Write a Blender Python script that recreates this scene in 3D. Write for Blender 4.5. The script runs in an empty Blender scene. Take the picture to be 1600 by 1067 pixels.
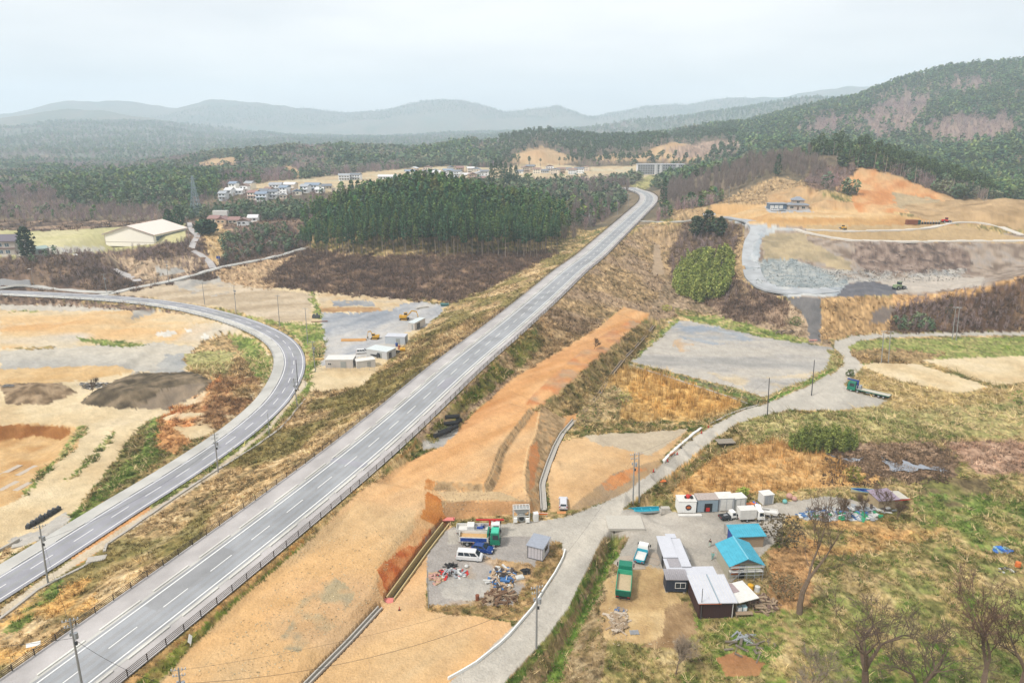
HAZE = 2.15e-4; EXPO = .95
import bpy, math, random
import numpy as np
from mathutils import Vector, Matrix
from mathutils.geometry import delaunay_2d_cdt
random.seed(7); rng = np.random.default_rng(7)
SC = bpy.context.scene; COL = SC.collection
F = 1067.0; H = 74.0; PITCH = math.atan((533.5-215)/F)
CP, SP = math.cos(PITCH), math.sin(PITCH)

# ---------- camera geometry: turn a traced point of the photograph into a place in the world ----------
def ray(u, v):
    a = (u-800)/F; c = -(v-533.5)/F
    return np.array([a, CP+c*SP, -SP+c*CP])
def at(u, v, z=0.0):
    d = ray(u, v); t = (z-H)/d[2]
    return np.array([d[0]*t, d[1]*t, z])
def atY(u, Y, v):
    d = ray(u, v); t = Y/d[1]
    return np.array([d[0]*t, Y, H+d[2]*t])
def proj(x, y, z):
    dz = z-H
    depth = y*CP - dz*SP; up = y*SP + dz*CP
    depth = np.maximum(depth, 1e-3)
    return 800+F*x/depth, 533.5-F*up/depth

# ---------- value noise ----------
def vnoise(x, y, seed=0):
    xi = np.floor(x).astype(np.int64); yi = np.floor(y).astype(np.int64)
    xf = x-xi; yf = y-yi
    xf = xf*xf*(3-2*xf); yf = yf*yf*(3-2*yf)
    def h(a, b):
        n = (a*374761393 + b*668265263 + seed*974634777) & 0xffffffff
        n = ((n ^ (n >> 13))*1274126177) & 0xffffffff
        return ((n ^ (n >> 16)) & 0xffff)/65535.0
    return (h(xi, yi)*(1-xf)+h(xi+1, yi)*xf)*(1-yf)+(h(xi, yi+1)*(1-xf)+h(xi+1, yi+1)*xf)*yf
def fbm(x, y, s, oct=4, seed=0):
    x = np.asarray(x, float)/s; y = np.asarray(y, float)/s
    r = 0*x; a = .5; t = 0
    for i in range(oct):
        r = r+a*vnoise(x+17.3*i, y-9.1*i, seed+i); t += a; a *= .5; x = x*2.03; y = y*2.03
    return r/t
def inpoly(u, v, poly):
    inside = np.zeros(np.shape(u), bool); n = len(poly)
    for i in range(n):
        x0, y0 = poly[i][:2]; x1, y1 = poly[(i+1) % n][:2]
        if y0 == y1: continue
        c = ((y0 > v) != (y1 > v)) & (u < (x1-x0)*(v-y0)/(y1-y0)+x0)
        inside ^= c
    return inside

# ---------- traced lines (photo pixels, height in metres) ----------
ZV = [(1200, .8), (1067, 2.0), (1000, 2.5), (870, 4), (800, 5), (700, 6.5), (600, 8.5), (500, 10), (450, 11), (400, 12.5), (345, 17), (317, 21), (300, 24), (285, 25.5)]
def zroad(v): return float(np.interp(-v, [-a for a, b in ZV], [b for a, b in ZV]))
MRL = [(-140, 1160), (17.5, 1047), (77, 1007), (159, 950), (249, 887), (341, 822), (457, 738), (535, 682), (581, 644), (685, 557), (736, 524), (795, 479), (829, 452), (866, 419), (899, 400), (937, 366.5), (977, 332), (996, 316), (999, 308), (994, 301), (985, 296), (977, 292)]
MRR = [(60, 1167), (185, 1067), (230, 1035), (271, 1000), (316, 962), (356, 929), (394, 896), (428, 873), (488.5, 822), (539, 777), (593.5, 731), (645, 682), (697, 634.5), (729, 602), (772, 563), (798, 537), (845.5, 494), (894, 448), (942, 404), (964, 382.5), (1002, 345), (1028, 318), (1030, 307), (1015, 299.5), (993, 296.5), (985, 292.5)]
LRB = [(-190, 1060), (0, 941), (70, 893), (140, 849), (210, 802), (273, 765), (336.5, 722), (400, 680), (421.5, 655), (443, 635), (461, 609), (472, 588), (476, 572), (474.5, 556), (468, 542), (453, 527), (425, 511), (395, 500), (364, 490.5), (321, 479), (253, 467.5), (202, 463), (162, 460), (121, 457.5), (0, 451), (-150, 446)]
LRA = [(-190, 990), (0, 884), (68, 844), (152, 789.5), (228, 746.5), (329, 681), (369, 653), (400, 629), (415, 607), (428, 582), (432, 563), (427, 547), (415, 533), (400, 524), (349, 502), (278, 485), (228, 477), (152, 470), (76, 466), (0, 463), (-150, 460)]
LZ = -2.0
# side road, right edge / left edge
SRL = [(640, 1120), (700, 1067), (760, 1018), (800, 980), (825, 955), (862, 907), (880, 868), (878, 848), (850, 838), (800, 838), (740, 846), (700, 850), (700, 828), (790, 818), (860, 812), (883, 808), (914, 797), (977, 769), (1015, 741), (1035, 724), (1078, 688), (1116, 663), (1154, 643), (1200, 629), (1263, 603), (1306, 582), (1319, 567), (1314, 552), (1302, 542), (1306, 532), (1331, 525.5), (1377, 522), (1453, 520), (1600, 518.5), (1800, 516)]
SRR = [(1800, 522), (1600, 523.5), (1453, 525), (1377, 527.5), (1341, 533), (1326, 541), (1328, 551), (1342, 564), (1349, 572), (1330, 590), (1318, 600), (1332, 612), (1370, 620), (1386, 626), (1370, 634), (1300, 641), (1240, 640), (1200, 648), (1154, 660), (1116, 685), (1078, 716), (1028, 753), (1000, 774), (975, 792), (968, 806), (962, 826), (950, 830), (940, 843), (930, 862), (912, 900), (887, 950), (850, 1000), (800, 1052), (740, 1120)]
SIDE = SRL+SRR

PTS = []   # terrain control points
def addline(pts, closed=False):
    W = [np.array(p, float) for p in pts]
    for a, b in zip(W, W[1:]):
        d = np.linalg.norm(b[:2]-a[:2]); st = max(1.5, .035*math.hypot(a[0], a[1]))
        n = max(1, int(d/st))
        for i in range(n): PTS.append(tuple(a+(b-a)*i/n))
    PTS.append(tuple(W[-1]))
def L(*pts): addline([at(*p) for p in pts])
def Lz(z, *pts): addline([at(u, v, z) for u, v in pts])
def Q(Y, *pts): addline([atY(u, Y, v) for u, v in pts])
def QZ(Y, z, us): addline([np.array([(u-800)/F*Y*1.0, Y, z]) for u in us])

addline([at(u, v, zroad(v)) for u, v in MRL]); addline([at(u, v, zroad(v)) for u, v in MRR])
Lz(LZ, *LRB); Lz(LZ, *LRA)
# ground beyond the frame, near
for x in (-160, -110, -60, -20, 20, 60, 110, 160):
    for y in (-40, 20, 45): PTS.append((x, y, 0.0 if x > -60 else -2.0))
# strip between the roads: drain line and slope
Lz(-2.2, (0, 972), (75, 922), (165, 862), (250, 803), (345, 748), (400, 700), (455, 655), (490, 610))
L((30, 1000, -1), (200, 880, -.5), (400, 745, .3), (520, 650, .8), (600, 590, 1))
# container yard
Lz(-1, (375, 470), (430, 480), (490, 470), (490, 500), (505, 560), (480, 600), (560, 605), (625, 560), (660, 510), (700, 478), (640, 462), (560, 460), (490, 460), (380, 455), (300, 455), (230, 458))
# bare field left of it
Lz(-1, (240, 462), (320, 474), (400, 495), (440, 505)); L((330, 440, 0), (420, 450, -.8), (440, 480, -1))
# brush slope below the cedar hill
L((415, 440, 0), (500, 455, 0), (600, 463, 0), (700, 470, 0), (760, 452, 2), (820, 425, 6), (850, 405, 10))
L((480, 392, 7), (560, 401, 8), (640, 405, 8), (700, 405, 9), (780, 406, 9.5), (820, 402, 10.5), (860, 388, 11.5))
addline([atY(475, 450, 350)*[1, 1, 0]+[0, 0, 8], atY(550, 470, 330)*[1, 1, 0]+[0, 0, 22], atY(640, 480, 330)*[1, 1, 0]+[0, 0, 30], atY(710, 480, 330)*[1, 1, 0]+[0, 0, 29], atY(790, 465, 330)*[1, 1, 0]+[0, 0, 22], atY(860, 440, 330)*[1, 1, 0]+[0, 0, 12.5]])
addline([atY(u, 560, 330)*[1, 1, 0]+[0, 0, z] for u, z in ((440, 11), (560, 13), (700, 14), (800, 15), (900, 15))])
L((905, 378, 12), (930, 355, 13), (950, 335, 14.5), (965, 315, 17))
# left plain, spoil heaps, pit
Lz(-5, (-200, 475), (0, 476), (100, 478), (200, 483), (300, 492), (360, 515), (380, 540), (360, 560), (310, 560), (250, 580), (150, 590), (0, 600), (-200, 605))
Lz(-5, (-150, 520), (0, 530), (150, 530), (260, 530)); Lz(-5, (0, 640), (60, 640), (120, 655), (200, 650), (225, 655))
L((20, 604, -4), (50, 600, -1.5), (90, 600, -2.5), (110, 612, -4)); Lz(-5, (10, 625), (60, 633), (120, 620))
L((140, 632, -4.5), (165, 604, -.5), (205, 589, 0), (260, 582, 0), (310, 585, 0), (330, 600, -1)); Lz(-5, (128, 632), (165, 637), (215, 638), (260, 636))
L((160, 634, -4), (200, 612, -.8), (290, 600, -.5))
L((100, 585, -4.5), (185, 573, -3), (205, 577, -4.5))
L((345, 575, -2), (370, 590, -1.5), (360, 620, -1), (320, 660, -1.3), (270, 690, -2), (240, 655, -2.5)); L((395, 560, -4), (410, 580, -2.2), (395, 610, -2))
Lz(-4.6, (205, 690), (150, 750), (90, 800), (30, 840), (-60, 890)); L((230, 700, -4), (190, 740, -3.6), (110, 800, -3.4), (60, 838, -3), (0, 870, -3))
Lz(-4.6, (130, 670), (110, 700), (60, 745), (30, 780), (0, 800), (-100, 800)); Lz(-4.6, (0, 670), (40, 660), (100, 662), (128, 668))
Lz(-7.5, (-80, 700), (0, 690), (60, 685), (100, 682)); Lz(-6.5, (20, 740), (60, 720), (-60, 760))
Lz(-3, (-100, 930), (-30, 905), (20, 878))
# left background: brush slope, school ground
Lz(-1.5, (-200, 444), (0, 447), (60, 449), (100, 450), (150, 450), (190, 440), (200, 420))
L((-200, 425, 5), (0, 425, 6), (50, 425, 6.5), (110, 408, 10), (160, 425, 5)); Lz(13, (-200, 400), (0, 398), (60, 396), (120, 392), (165, 387), (250, 385), (285, 372)); Lz(14, (-200, 360), (0, 362), (60, 362), (160, 360), (280, 350))
L((220, 432, 1), (300, 425, 2.5), (320, 400, 7), (300, 385, 11), (340, 418, 3)); L((345, 417, 4), (340, 395, 8), (350, 372, 12), (400, 375, 12), (450, 380, 8.5), (470, 388, 7))
L((262, 441, 0), (350, 417, 3.5), (440, 398, 6.5), (480, 388, 8))
Lz(16, (290, 340), (330, 337), (400, 345), (440, 355))
# right of the highway: valley, platform, terraces
L((1040, 385, 9), (1045, 420, 5), (1055, 455, 2.5), (1045, 480, 1.5), (1100, 490, 1), (1160, 505, 1), (1240, 532, 1))
L((1000, 400, 8.5), (1000, 450, 5), (990, 470, 4)); L((960, 430, 9), (950, 460, 7), (930, 490, 5.5), (870, 535, 5.2), (800, 580, 5), (735, 640, 5), (690, 690, 4.8), (655, 690, 5.2))
PL = [(975, 479, 5), (935, 511, 5), (860, 557, 4.9), (800, 592, 4.9), (730, 655, 4.7), (690, 697, 4.6), (640, 720, 4.3), (560, 768, 3.8), (490, 838, 3.3), (400, 915, 2.6), (300, 1012, 1.8), (240, 1080, 1.2), (180, 1150, .6)]
PR = [(1017, 490, 4.8), (985, 517, 4.6), (930, 560, 4.6), (880, 606, 4.5), (845, 628, 4.5), (826, 640, 4.5), (791, 684, 4.4), (779, 701, 4.4), (764, 742, 4.3), (756, 756, 4.3), (673, 750, 4.2), (660, 766, 3.9), (655, 800, 3.4), (610, 850, 2.9), (590, 895, 2.5), (580, 925, 1.9), (520, 985, 1.3), (440, 1067, .8), (380, 1140, .4)]
L(*PL); L(*PR)
def LD(*pts):
    W = [at(*p) for p in pts]
    for a, b in zip(W, W[1:]):
        n = max(1, int(np.linalg.norm(b-a)/.8)); PTS.extend(tuple(a+(b-a)*i/n) for i in range(n))
LD((836, 644, 2.9), (806, 684, 2.8), (789, 710, 2.8), (780, 748, 2.7), (768, 768, 2.7), (676, 766, 2.8)); LD((847, 637, 2.7), (838, 678, 2.6), (828, 701, 2.5), (820, 742, 2.5), (822, 766, 2.4), (827, 782, 2.4), (750, 782, 2.4), (684, 780, 2.5))
LD((826, 640, 4.5), (791, 684, 4.4), (779, 701, 4.4), (764, 742, 4.3), (756, 756, 4.3), (673, 750, 4.2))
LD((905, 648, .4), (885, 656, .4), (873, 688, .3), (856, 714, .2), (846, 748, .2), (844, 772, .2), (841, 798, .2), (805, 803, .2), (760, 805, .2), (700, 809, .2))
L((700, 812, .2), (640, 890, 0), (606, 935, 0), (540, 1003, 0), (482, 1067, 0), (420, 1140, 0))
L((1025, 500, .6), (1005, 530, .5), (960, 572, .4), (935, 605, .3), (905, 648, .2), (882, 700, .2), (868, 745, .1), (862, 800, .1))
L((1300, 545, .6), (1200, 530, .8), (1100, 500, .7), (1060, 498, .6), (1010, 540, .5), (985, 565, .5), (1100, 600, .5), (1200, 615, .4), (1290, 595, .5))
L((905, 640, 0), (1000, 665, -.2), (1100, 655, -.1), (1155, 632, 0), (1000, 575, 0)); L((870, 690, .9), (930, 684, 1.1), (1060, 678, 1), (1070, 682, .8), (1028, 722, 1.1), (960, 738, 1.4), (905, 778, 1.3), (890, 772, 1.3), (872, 720, 1)); L((1036, 724, .2), (985, 768, .1), (925, 792, .1), (890, 800, .1), (868, 780, .1), (858, 720, .1))
addline([at(u, v, .25) for u, v in SRL if u < 1700]); addline([at(u, v, .25) for u, v in SRR if u < 1700])
# brook right of the side road
L((958, 848, -2.6), (945, 895, -2.7), (905, 975, -2.8), (870, 1040, -2.9), (830, 1110, -3)); L((990, 835, 0), (1003, 828, .1), (985, 865, .1), (960, 920, .1), (950, 975, 0), (948, 1000, -.2), (930, 1060, -.5), (900, 1130, -.5))
L((1000, 795, -2.4), (1030, 770, -2.4), (1075, 735, -2.2), (1110, 710, -2.2), (1140, 690, -1.5)); L((1040, 778, 0), (1080, 750, .1), (1130, 715, 0), (1160, 685, .2))
Lz(.1, (1000, 830), (1100, 810), (1200, 790), (1290, 780), (1200, 850), (1200, 950), (1080, 900), (1000, 980)); L((1100, 1000, -.5), (1060, 1067, -1), (1160, 1067, 0), (1300, 1067, 1), (1500, 1067, 1), (1600, 1000, .8), (1750, 950, .8))
Lz(0, (1300, 700), (1450, 720), (1600, 700), (1250, 760), (1400, 790)); Lz(.3, (1340, 570), (1450, 562), (1600, 556), (1450, 600), (1540, 608), (1600, 600), (1700, 600)); Lz(.6, (1400, 640), (1600, 640), (1500, 850), (1600, 900), (1350, 900), (1800, 800))
# bank below the quarry
L((1240, 533, 1), (1285, 533, 1), (1330, 522, 1), (1400, 519, 1), (1500, 517.5, 1), (1600, 516, 1), (1800, 514, 1))
L((1165, 460, 6), (1200, 462, 8), (1245, 463, 10), (1290, 465, 10), (1330, 462, 10), (1400, 463, 10)); L((1160, 500, 2), (1200, 500, 3), (1230, 500, 4)); L((1100, 450, 3), (1130, 462, 4), (1170, 480, 4))
addline([atY(1430, 285, 468), atY(1480, 282, 461), atY(1530, 280, 448), atY(1570, 276, 438), atY(1600, 272, 428), atY(1800, 265, 400)]); addline([at(1425, 450, 10), at(1480, 447, 10), at(1560, 430, 12), at(1620, 412, 14)])
# quarry floor, wall, terraces
L((1172, 440, 10.5), (1200, 453, 10), (1260, 457, 10), (1330, 452, 10), (1400, 445, 10), (1480, 440, 10), (1530, 437, 10.5)); L((1185, 420, 11), (1340, 432, 10.5), (1400, 436, 10), (1500, 432, 10.5), (1560, 425, 11))
L((1168, 415, 13), (1170, 395, 16), (1182, 372, 20), (1168, 352, 24), (1120, 337, 27), (1070, 346, 22), (1003, 346, 17)); L((1155, 440, 9), (1148, 400, 14), (1150, 365, 20)); L((1110, 372, 11), (1120, 360, 15), (1070, 365, 14))
L((1215, 408, 15), (1240, 410, 15), (1290, 425, 12)); L((1195, 378, 20.5), (1260, 378, 20.5), (1350, 379, 20.8), (1450, 381, 20.8), (1600, 381, 21), (1800, 380, 21)); L((1200, 400, 16.5), (1300, 402, 16), (1350, 405, 15), (1400, 412, 13.5), (1500, 412, 13.5), (1560, 405, 15), (1600, 400, 16))
L((1320, 445, 10), (1345, 441, 13), (1365, 446, 12), (1395, 452, 10)); L((1500, 400, 16.5), (1535, 384, 20.3), (1570, 398, 17))
L((1260, 371, 21.5), (1350, 374, 21.5), (1450, 374, 21.5), (1600, 375, 21.7)); L((1190, 356, 24.3), (1260, 362, 24), (1350, 362, 24), (1450, 359, 24), (1500, 350, 25.5), (1530, 350, 25.5), (1560, 357, 24.5), (1600, 372, 22))
L((1190, 351, 26), (1300, 354, 26), (1430, 353, 26)); L((1190, 348, 26.2), (1300, 350, 26.2), (1420, 349, 26.4), (1470, 347, 26.5), (1500, 345, 27)); L((1170, 338, 30), (1200, 337, 30), (1330, 341, 29), (1400, 342, 28.5)); L((1110, 330, 29), (1200, 330, 30.5), (1300, 328, 30.5), (1340, 330, 30.5), (1420, 334, 30)); L((1120, 320, 31), (1200, 320, 31.3), (1265, 320, 31.3), (1300, 322, 31.5))
L((1215, 310, 34), (1265, 305, 36), (1310, 314, 35), (1330, 318, 34.5)); L((1265, 291, 42), (1300, 308, 38))
addline([atY(u, Y, v) for u, Y, v in ((1306, 535, 291), (1325, 555, 278), (1345, 570, 263), (1375, 560, 268), (1420, 545, 281), (1460, 520, 297), (1500, 495, 313), (1525, 480, 318))])
addline([atY(u, Y, v) for u, Y, v in ((1420, 470, 318), (1440, 460, 322), (1380, 500, 300))])
addline([atY(u, Y, v) for u, Y, v in ((1530, 462, 314), (1560, 455, 309), (1600, 450, 310), (1700, 440, 315))]); L((1450, 338, 29), (1500, 336, 29.5), (1560, 340, 29), (1600, 348, 27)); L((1540, 330, 32), (1600, 332, 31.5))
addline([at(1040, 330, 20), at(1090, 322, 24), at(1150, 302, 32), at(1215, 277, 44), at(1250, 285, 42), at(1300, 290, 42)])
addline([atY(u, Y, v) for u, Y, v in ((1035, 640, 308), (1060, 640, 290), (1100, 640, 272), (1160, 630, 260), (1220, 625, 250), (1270, 620, 240), (1340, 610, 241), (1400, 600, 262), (1440, 590, 277), (1500, 560, 300), (1560, 540, 316), (1620, 520, 322), (1800, 500, 330))])
addline([atY(u, 720, v) for u, v in ((1100, 282), (1200, 272), (1300, 268), (1400, 278), (1500, 292), (1600, 300), (1800, 300))])
# village plateau
QZ(640, 25, (380, 440, 480)); QZ(700, 27, (350, 420, 500, 600)); QZ(800, 28, (300, 420, 500, 600, 700, 780)); QZ(900, 30, (200, 400, 600, 700, 800, 900, 1000, 1080)); QZ(620, 21, (300, 700, 800, 880)); QZ(720, 24, (800, 900, 960)); QZ(760, 28, (1030, 1060, 1100)); QZ(960, 33, (600, 700, 800, 900, 1000, 1100))
Q(760, (-300, 300), (40, 300), (100, 290), (200, 287), (290, 293), (330, 303)); QZ(870, 19, (-300, 0, 100, 200, 260)); QZ(520, 14, (-300, 0, 200, 300, 430)); QZ(600, 16, (-300, 0, 200, 330))
Q(980, (-400, 285), (0, 285), (80, 278), (150, 283), (220, 288), (300, 283), (400, 275), (560, 265))
Q(1150, (-400, 278), (0, 276), (100, 268), (200, 278), (300, 262), (350, 250), (420, 246), (520, 248), (600, 250), (700, 248), (780, 250))
Q(1060, (790, 252), (815, 238), (845, 229), (880, 240), (905, 250), (950, 245), (1000, 240), (1030, 226), (1060, 223), (1090, 228), (1120, 240))
Q(1350, (-400, 262), (0, 266), (100, 262), (200, 268), (280, 254), (350, 243), (460, 237), (600, 229), (650, 230), (730, 226), (790, 226), (850, 217), (930, 226), (1000, 224), (1040, 226), (1090, 208))
Q(1650, (-400, 262), (0, 262), (300, 256), (600, 244), (850, 236), (1000, 232), (1040, 218), (1090, 199), (1170, 196), (1250, 172), (1320, 158), (1400, 133), (1470, 114), (1530, 104), (1600, 93), (1750, 75), (1900, 70))
Q(1050, (1150, 228), (1200, 225), (1300, 232), (1400, 238), (1500, 232), (1560, 215), (1600, 200), (1750, 180)); Q(850, (1150, 258), (1300, 262), (1400, 262), (1500, 258), (1600, 240), (1750, 225))
Q(1350, (1150, 210), (1250, 192), (1350, 178), (1420, 172), (1500, 165), (1560, 150), (1600, 135), (1750, 110))
QZ(2100, 40, (860, 900)); QZ(2300, 60, (1000, 1300, 1600, 1900)); QZ(2700, 50, (860, 1000, 1100, 1300, 1600, 1900))
VC = [(-500, 215), (-200, 212), (0, 200), (60, 183), (100, 177), (160, 182), (200, 189), (300, 200), (400, 216), (470, 221), (600, 223), (720, 218)]
for Y_, k_ in ((2400, 0), (3000, .34), (3650, .7)): Q(Y_, *[(u, 241-(241-v)*k_) for u, v in VC])
QZ(1950, 14, (-500, -200, 0, 200, 400, 600, 740))
Q(4300, (-500, 215), (-200, 212), (0, 200), (60, 183), (100, 177), (160, 182), (200, 189), (300, 200), (400, 216), (470, 221), (600, 223), (720, 218))
Q(3300, (840, 222), (900, 210), (1000, 200), (1080, 190), (1150, 178), (1230, 164), (1300, 158), (1600, 150), (1900, 150))
QZ(4100, 70, (850, 1200, 1600, 1900)); QZ(5000, 70, (-500, 0, 400, 800, 1200, 1600, 1900))
Q(6000, (-400, 150), (0, 158), (50, 156), (90, 151), (120, 147), (170, 155), (230, 161), (280, 169), (330, 159), (380, 163), (430, 167), (480, 174), (540, 182), (600, 178), (650, 162), (690, 160), (720, 161), (760, 168), (790, 177), (840, 171), (870, 171), (920, 182), (1000, 172), (1060, 166), (1120, 158), (1200, 150), (1260, 142), (1330, 134), (1400, 138), (1500, 150), (1900, 150))
QZ(6780, 80, (-500, 200, 800, 1400, 2000))

# ---------- height field: polar sheet under and in front of the drone ----------
NC = 940
AZ = np.linspace(math.radians(-46), math.radians(46), NC)
rr = []; r = 38.0
while r < 6800:
    rr.append(r); r += min(max(.16, (r*r+H*H)/H*.0014), r*.012 if r > 330 else 99)
RR = np.array(rr); NR = len(RR)
P = np.array(PTS)
res = delaunay_2d_cdt([Vector((float(a), float(b))) for a, b in P[:, :2]], [], [], 0, .05)
tv = np.array([tuple(v) for v in res[0]]); tz = np.array([np.mean(P[o, 2]) for o in res[3]])
ZG = np.full((NR, NC), np.nan)
def rasterise():
    for f in res[2]:
        a, b, c = f
        p = tv[[a, b, c]]; z = tz[[a, b, c]]
        az = np.arctan2(p[:, 0], p[:, 1]); ra = np.hypot(p[:, 0], p[:, 1])
        if p[:, 1].max() < 0: continue
        if az.min() > AZ[-1] or az.max() < AZ[0]: continue
        if p[:, 1].min() < 0: i0, i1, j0, j1 = 0, NC, 0, np.searchsorted(RR, ra.max())+1
        else:
            i0 = max(0, np.searchsorted(AZ, az.min())-1); i1 = min(NC, np.searchsorted(AZ, az.max())+1)
            # nearest point of the triangle can be on an edge
            m = ra.min()
            for s, e in ((0, 1), (1, 2), (2, 0)):
                d = p[e]-p[s]; t = np.clip(-np.dot(p[s], d)/max(1e-9, np.dot(d, d)), 0, 1); m = min(m, np.hypot(*(p[s]+t*d)))
            j0 = max(0, np.searchsorted(RR, m)-1); j1 = min(NR, np.searchsorted(RR, ra.max())+1)
        if i1 <= i0 or j1 <= j0: continue
        R_, A_ = np.meshgrid(RR[j0:j1], AZ[i0:i1], indexing='ij'); X = R_*np.sin(A_); Y = R_*np.cos(A_)
        d = (p[1, 1]-p[2, 1])*(p[0, 0]-p[2, 0])+(p[2, 0]-p[1, 0])*(p[0, 1]-p[2, 1])
        if abs(d) < 1e-9: continue
        w0 = ((p[1, 1]-p[2, 1])*(X-p[2, 0])+(p[2, 0]-p[1, 0])*(Y-p[2, 1]))/d
        w1 = ((p[2, 1]-p[0, 1])*(X-p[2, 0])+(p[0, 0]-p[2, 0])*(Y-p[2, 1]))/d
        w2 = 1-w0-w1; m = (w0 > -1e-6) & (w1 > -1e-6) & (w2 > -1e-6)
        s = ZG[j0:j1, i0:i1]; s[m] = (w0*z[0]+w1*z[1]+w2*z[2])[m]
rasterise()
# cells outside the hull take their row neighbour's height
for j in range(NR):
    row = ZG[j]; ok = ~np.isnan(row)
    if ok.any(): row[~ok] = np.interp(np.where(~ok)[0], np.where(ok)[0], row[ok])
    else: row[:] = ZG[j-1] if j else 0
def blur(z, n):
    for _ in range(n):
        q = np.pad(z, 1, mode='edge')
        z = (q[1:-1, 1:-1]*4+q[:-2, 1:-1]+q[2:, 1:-1]+q[1:-1, :-2]+q[1:-1, 2:])/8
    return z
ZG = blur(ZG, 3)
RG, AG = np.meshgrid(RR, AZ, indexing='ij'); XG = RG*np.sin(AG); YG = RG*np.cos(AG)
UG, VG = proj(XG, YG, ZG)
far = np.clip((YG-650)/700, 0, 1); vfar = np.clip((YG-1700)/1500, 0, 1)
ZG += far*(fbm(XG, YG, 190, 4, 3)-.5)*30*(1-.3*vfar)+vfar*((1-abs(fbm(XG, YG, 750, 5, 11)*2-1))-.42)*64
# ---------- materials ----------
def lin(c):
    c = np.asarray(c, float)/255
    return np.where(c <= .04045, c/12.92, ((c+.055)/1.055)**2.4)
K = .66   # picture brightness -> base colour under this daylight
def alb(c): return np.minimum(lin(c)*K, .82)
MATS = {}
def mat(name, c=None, rough=.7, metal=0., noise=.12, nscale=3., bump=0., bscale=20., attr=None, emit=None, spec=.3, trans=0):
    if name in MATS: return MATS[name]
    m = bpy.data.materials.new(name); m.use_nodes = True; MATS[name] = m
    nt = m.node_tree; N = nt.nodes; b = N['Principled BSDF']; l = nt.links.new
    b.inputs['Roughness'].default_value = rough; b.inputs['Metallic'].default_value = metal
    b.inputs['Specular IOR Level'].default_value = spec
    tc = N.new('ShaderNodeNewGeometry') if attr else N.new('ShaderNodeTexCoord')
    co = tc.outputs['Position'] if attr else tc.outputs['Object']
    nz = N.new('ShaderNodeTexNoise'); nz.inputs['Scale'].default_value = nscale; nz.inputs['Detail'].default_value = 5; nz.inputs['Roughness'].default_value = .65
    l(co, nz.inputs['Vector'])
    mr = N.new('ShaderNodeMapRange'); mr.inputs['From Min'].default_value = .3; mr.inputs['From Max'].default_value = .7
    mr.inputs['To Min'].default_value = 1-noise; mr.inputs['To Max'].default_value = 1+noise
    l(nz.outputs['Fac'], mr.inputs['Value'])
    mx = N.new('ShaderNodeVectorMath'); mx.operation = 'SCALE'
    if attr:
        at_ = N.new('ShaderNodeAttribute'); at_.attribute_name = attr; l(at_.outputs['Color'], mx.inputs[0])
    else:
        a = alb(c); mx.inputs[0].default_value = tuple(a)
    l(mr.outputs['Result'], mx.inputs['Scale']); l(mx.outputs[0], b.inputs['Base Color'])
    if bump:
        n2 = N.new('ShaderNodeTexNoise'); n2.inputs['Scale'].default_value = bscale; n2.inputs['Detail'].default_value = 4; l(co, n2.inputs['Vector'])
        bp = N.new('ShaderNodeBump'); bp.inputs['Strength'].default_value = 1; bp.inputs['Distance'].default_value = bump
        l(n2.outputs['Fac'], bp.inputs['Height']); l(bp.outputs['Normal'], b.inputs['Normal'])
    if trans: b.inputs['Transmission Weight'].default_value = trans
    if emit: b.inputs['Emission Color'].default_value = (*emit, 1); b.inputs['Emission Strength'].default_value = 1
    return m
def mesh_np(name, V, Fc, nper, m, parent=None, cols=None, smooth=False, link=True):
    V = np.asarray(V, np.float32); Fc = np.asarray(Fc, np.int32)
    me = bpy.data.meshes.new(name); n = len(Fc)
    me.vertices.add(len(V)); me.vertices.foreach_set('co', V.ravel())
    me.loops.add(n*nper); me.loops.foreach_set('vertex_index', Fc.ravel())
    me.polygons.add(n); me.polygons.foreach_set('loop_start', np.arange(n, dtype=np.int32)*nper)
    me.polygons.foreach_set('loop_total', np.full(n, nper, np.int32))
    if smooth: me.polygons.foreach_set('use_smooth', np.ones(n, bool))
    me.update(calc_edges=True)
    if cols is not None:
        ca = me.color_attributes.new('Col', 'FLOAT_COLOR', 'POINT')
        c4 = np.ones((len(V), 4), np.float32); c4[:, :3] = cols; ca.data.foreach_set('color', c4.ravel())
    me.materials.append(m)
    o = bpy.data.objects.new(name, me)
    if link: COL.objects.link(o)
    if parent: o.parent = parent
    return o

# ---------- smooth centre lines of the two highways ----------
def dens(W, st=3.0):
    W = [np.array(w, float) for w in W]; n = len(W); out = []
    for i in range(n-1):
        p0 = W[max(0, i-1)]; p1 = W[i]; p2 = W[i+1]; p3 = W[min(n-1, i+2)]
        k = max(2, int(np.linalg.norm(p2-p1)/st))
        for j in range(k):
            t = j/k; out.append(.5*((2*p1)+(p2-p0)*t+(2*p0-5*p1+4*p2-p3)*t*t+(3*p1-p0-3*p2+p3)*t**3))
    out.append(W[-1]); return np.array(out)
def lindens(W, st=1.0):
    W = np.asarray(W, float); s = np.r_[0, np.cumsum(np.linalg.norm(np.diff(W, axis=0), axis=1))]
    q = np.arange(0, s[-1], st); return np.stack([np.interp(q, s, W[:, k]) for k in range(W.shape[1])], 1)
def centre(A, B, sm=14):
    A = lindens(A, 1.5); B = lindens(B, 1.5); C = []; Wd = []
    for a in A:
        d = np.linalg.norm(B[:, :2]-a[:2], axis=1); k = d.argmin(); C.append((a+B[k])/2); Wd.append(d[k])
    C = lindens(np.array(C), 1.5)
    for _ in range(3):
        k = np.ones(sm)/sm; C2 = np.stack([np.convolve(np.pad(C[:, i], (sm//2, sm-1-sm//2), mode='reflect', reflect_type='odd'), k, 'valid') for i in range(3)], 1); C = C2
    return lindens(C, 2.0), np.array(Wd)
CM, wm = centre([at(u, v, zroad(v)) for u, v in MRL], [at(u, v, zroad(v)) for u, v in MRR])
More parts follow.
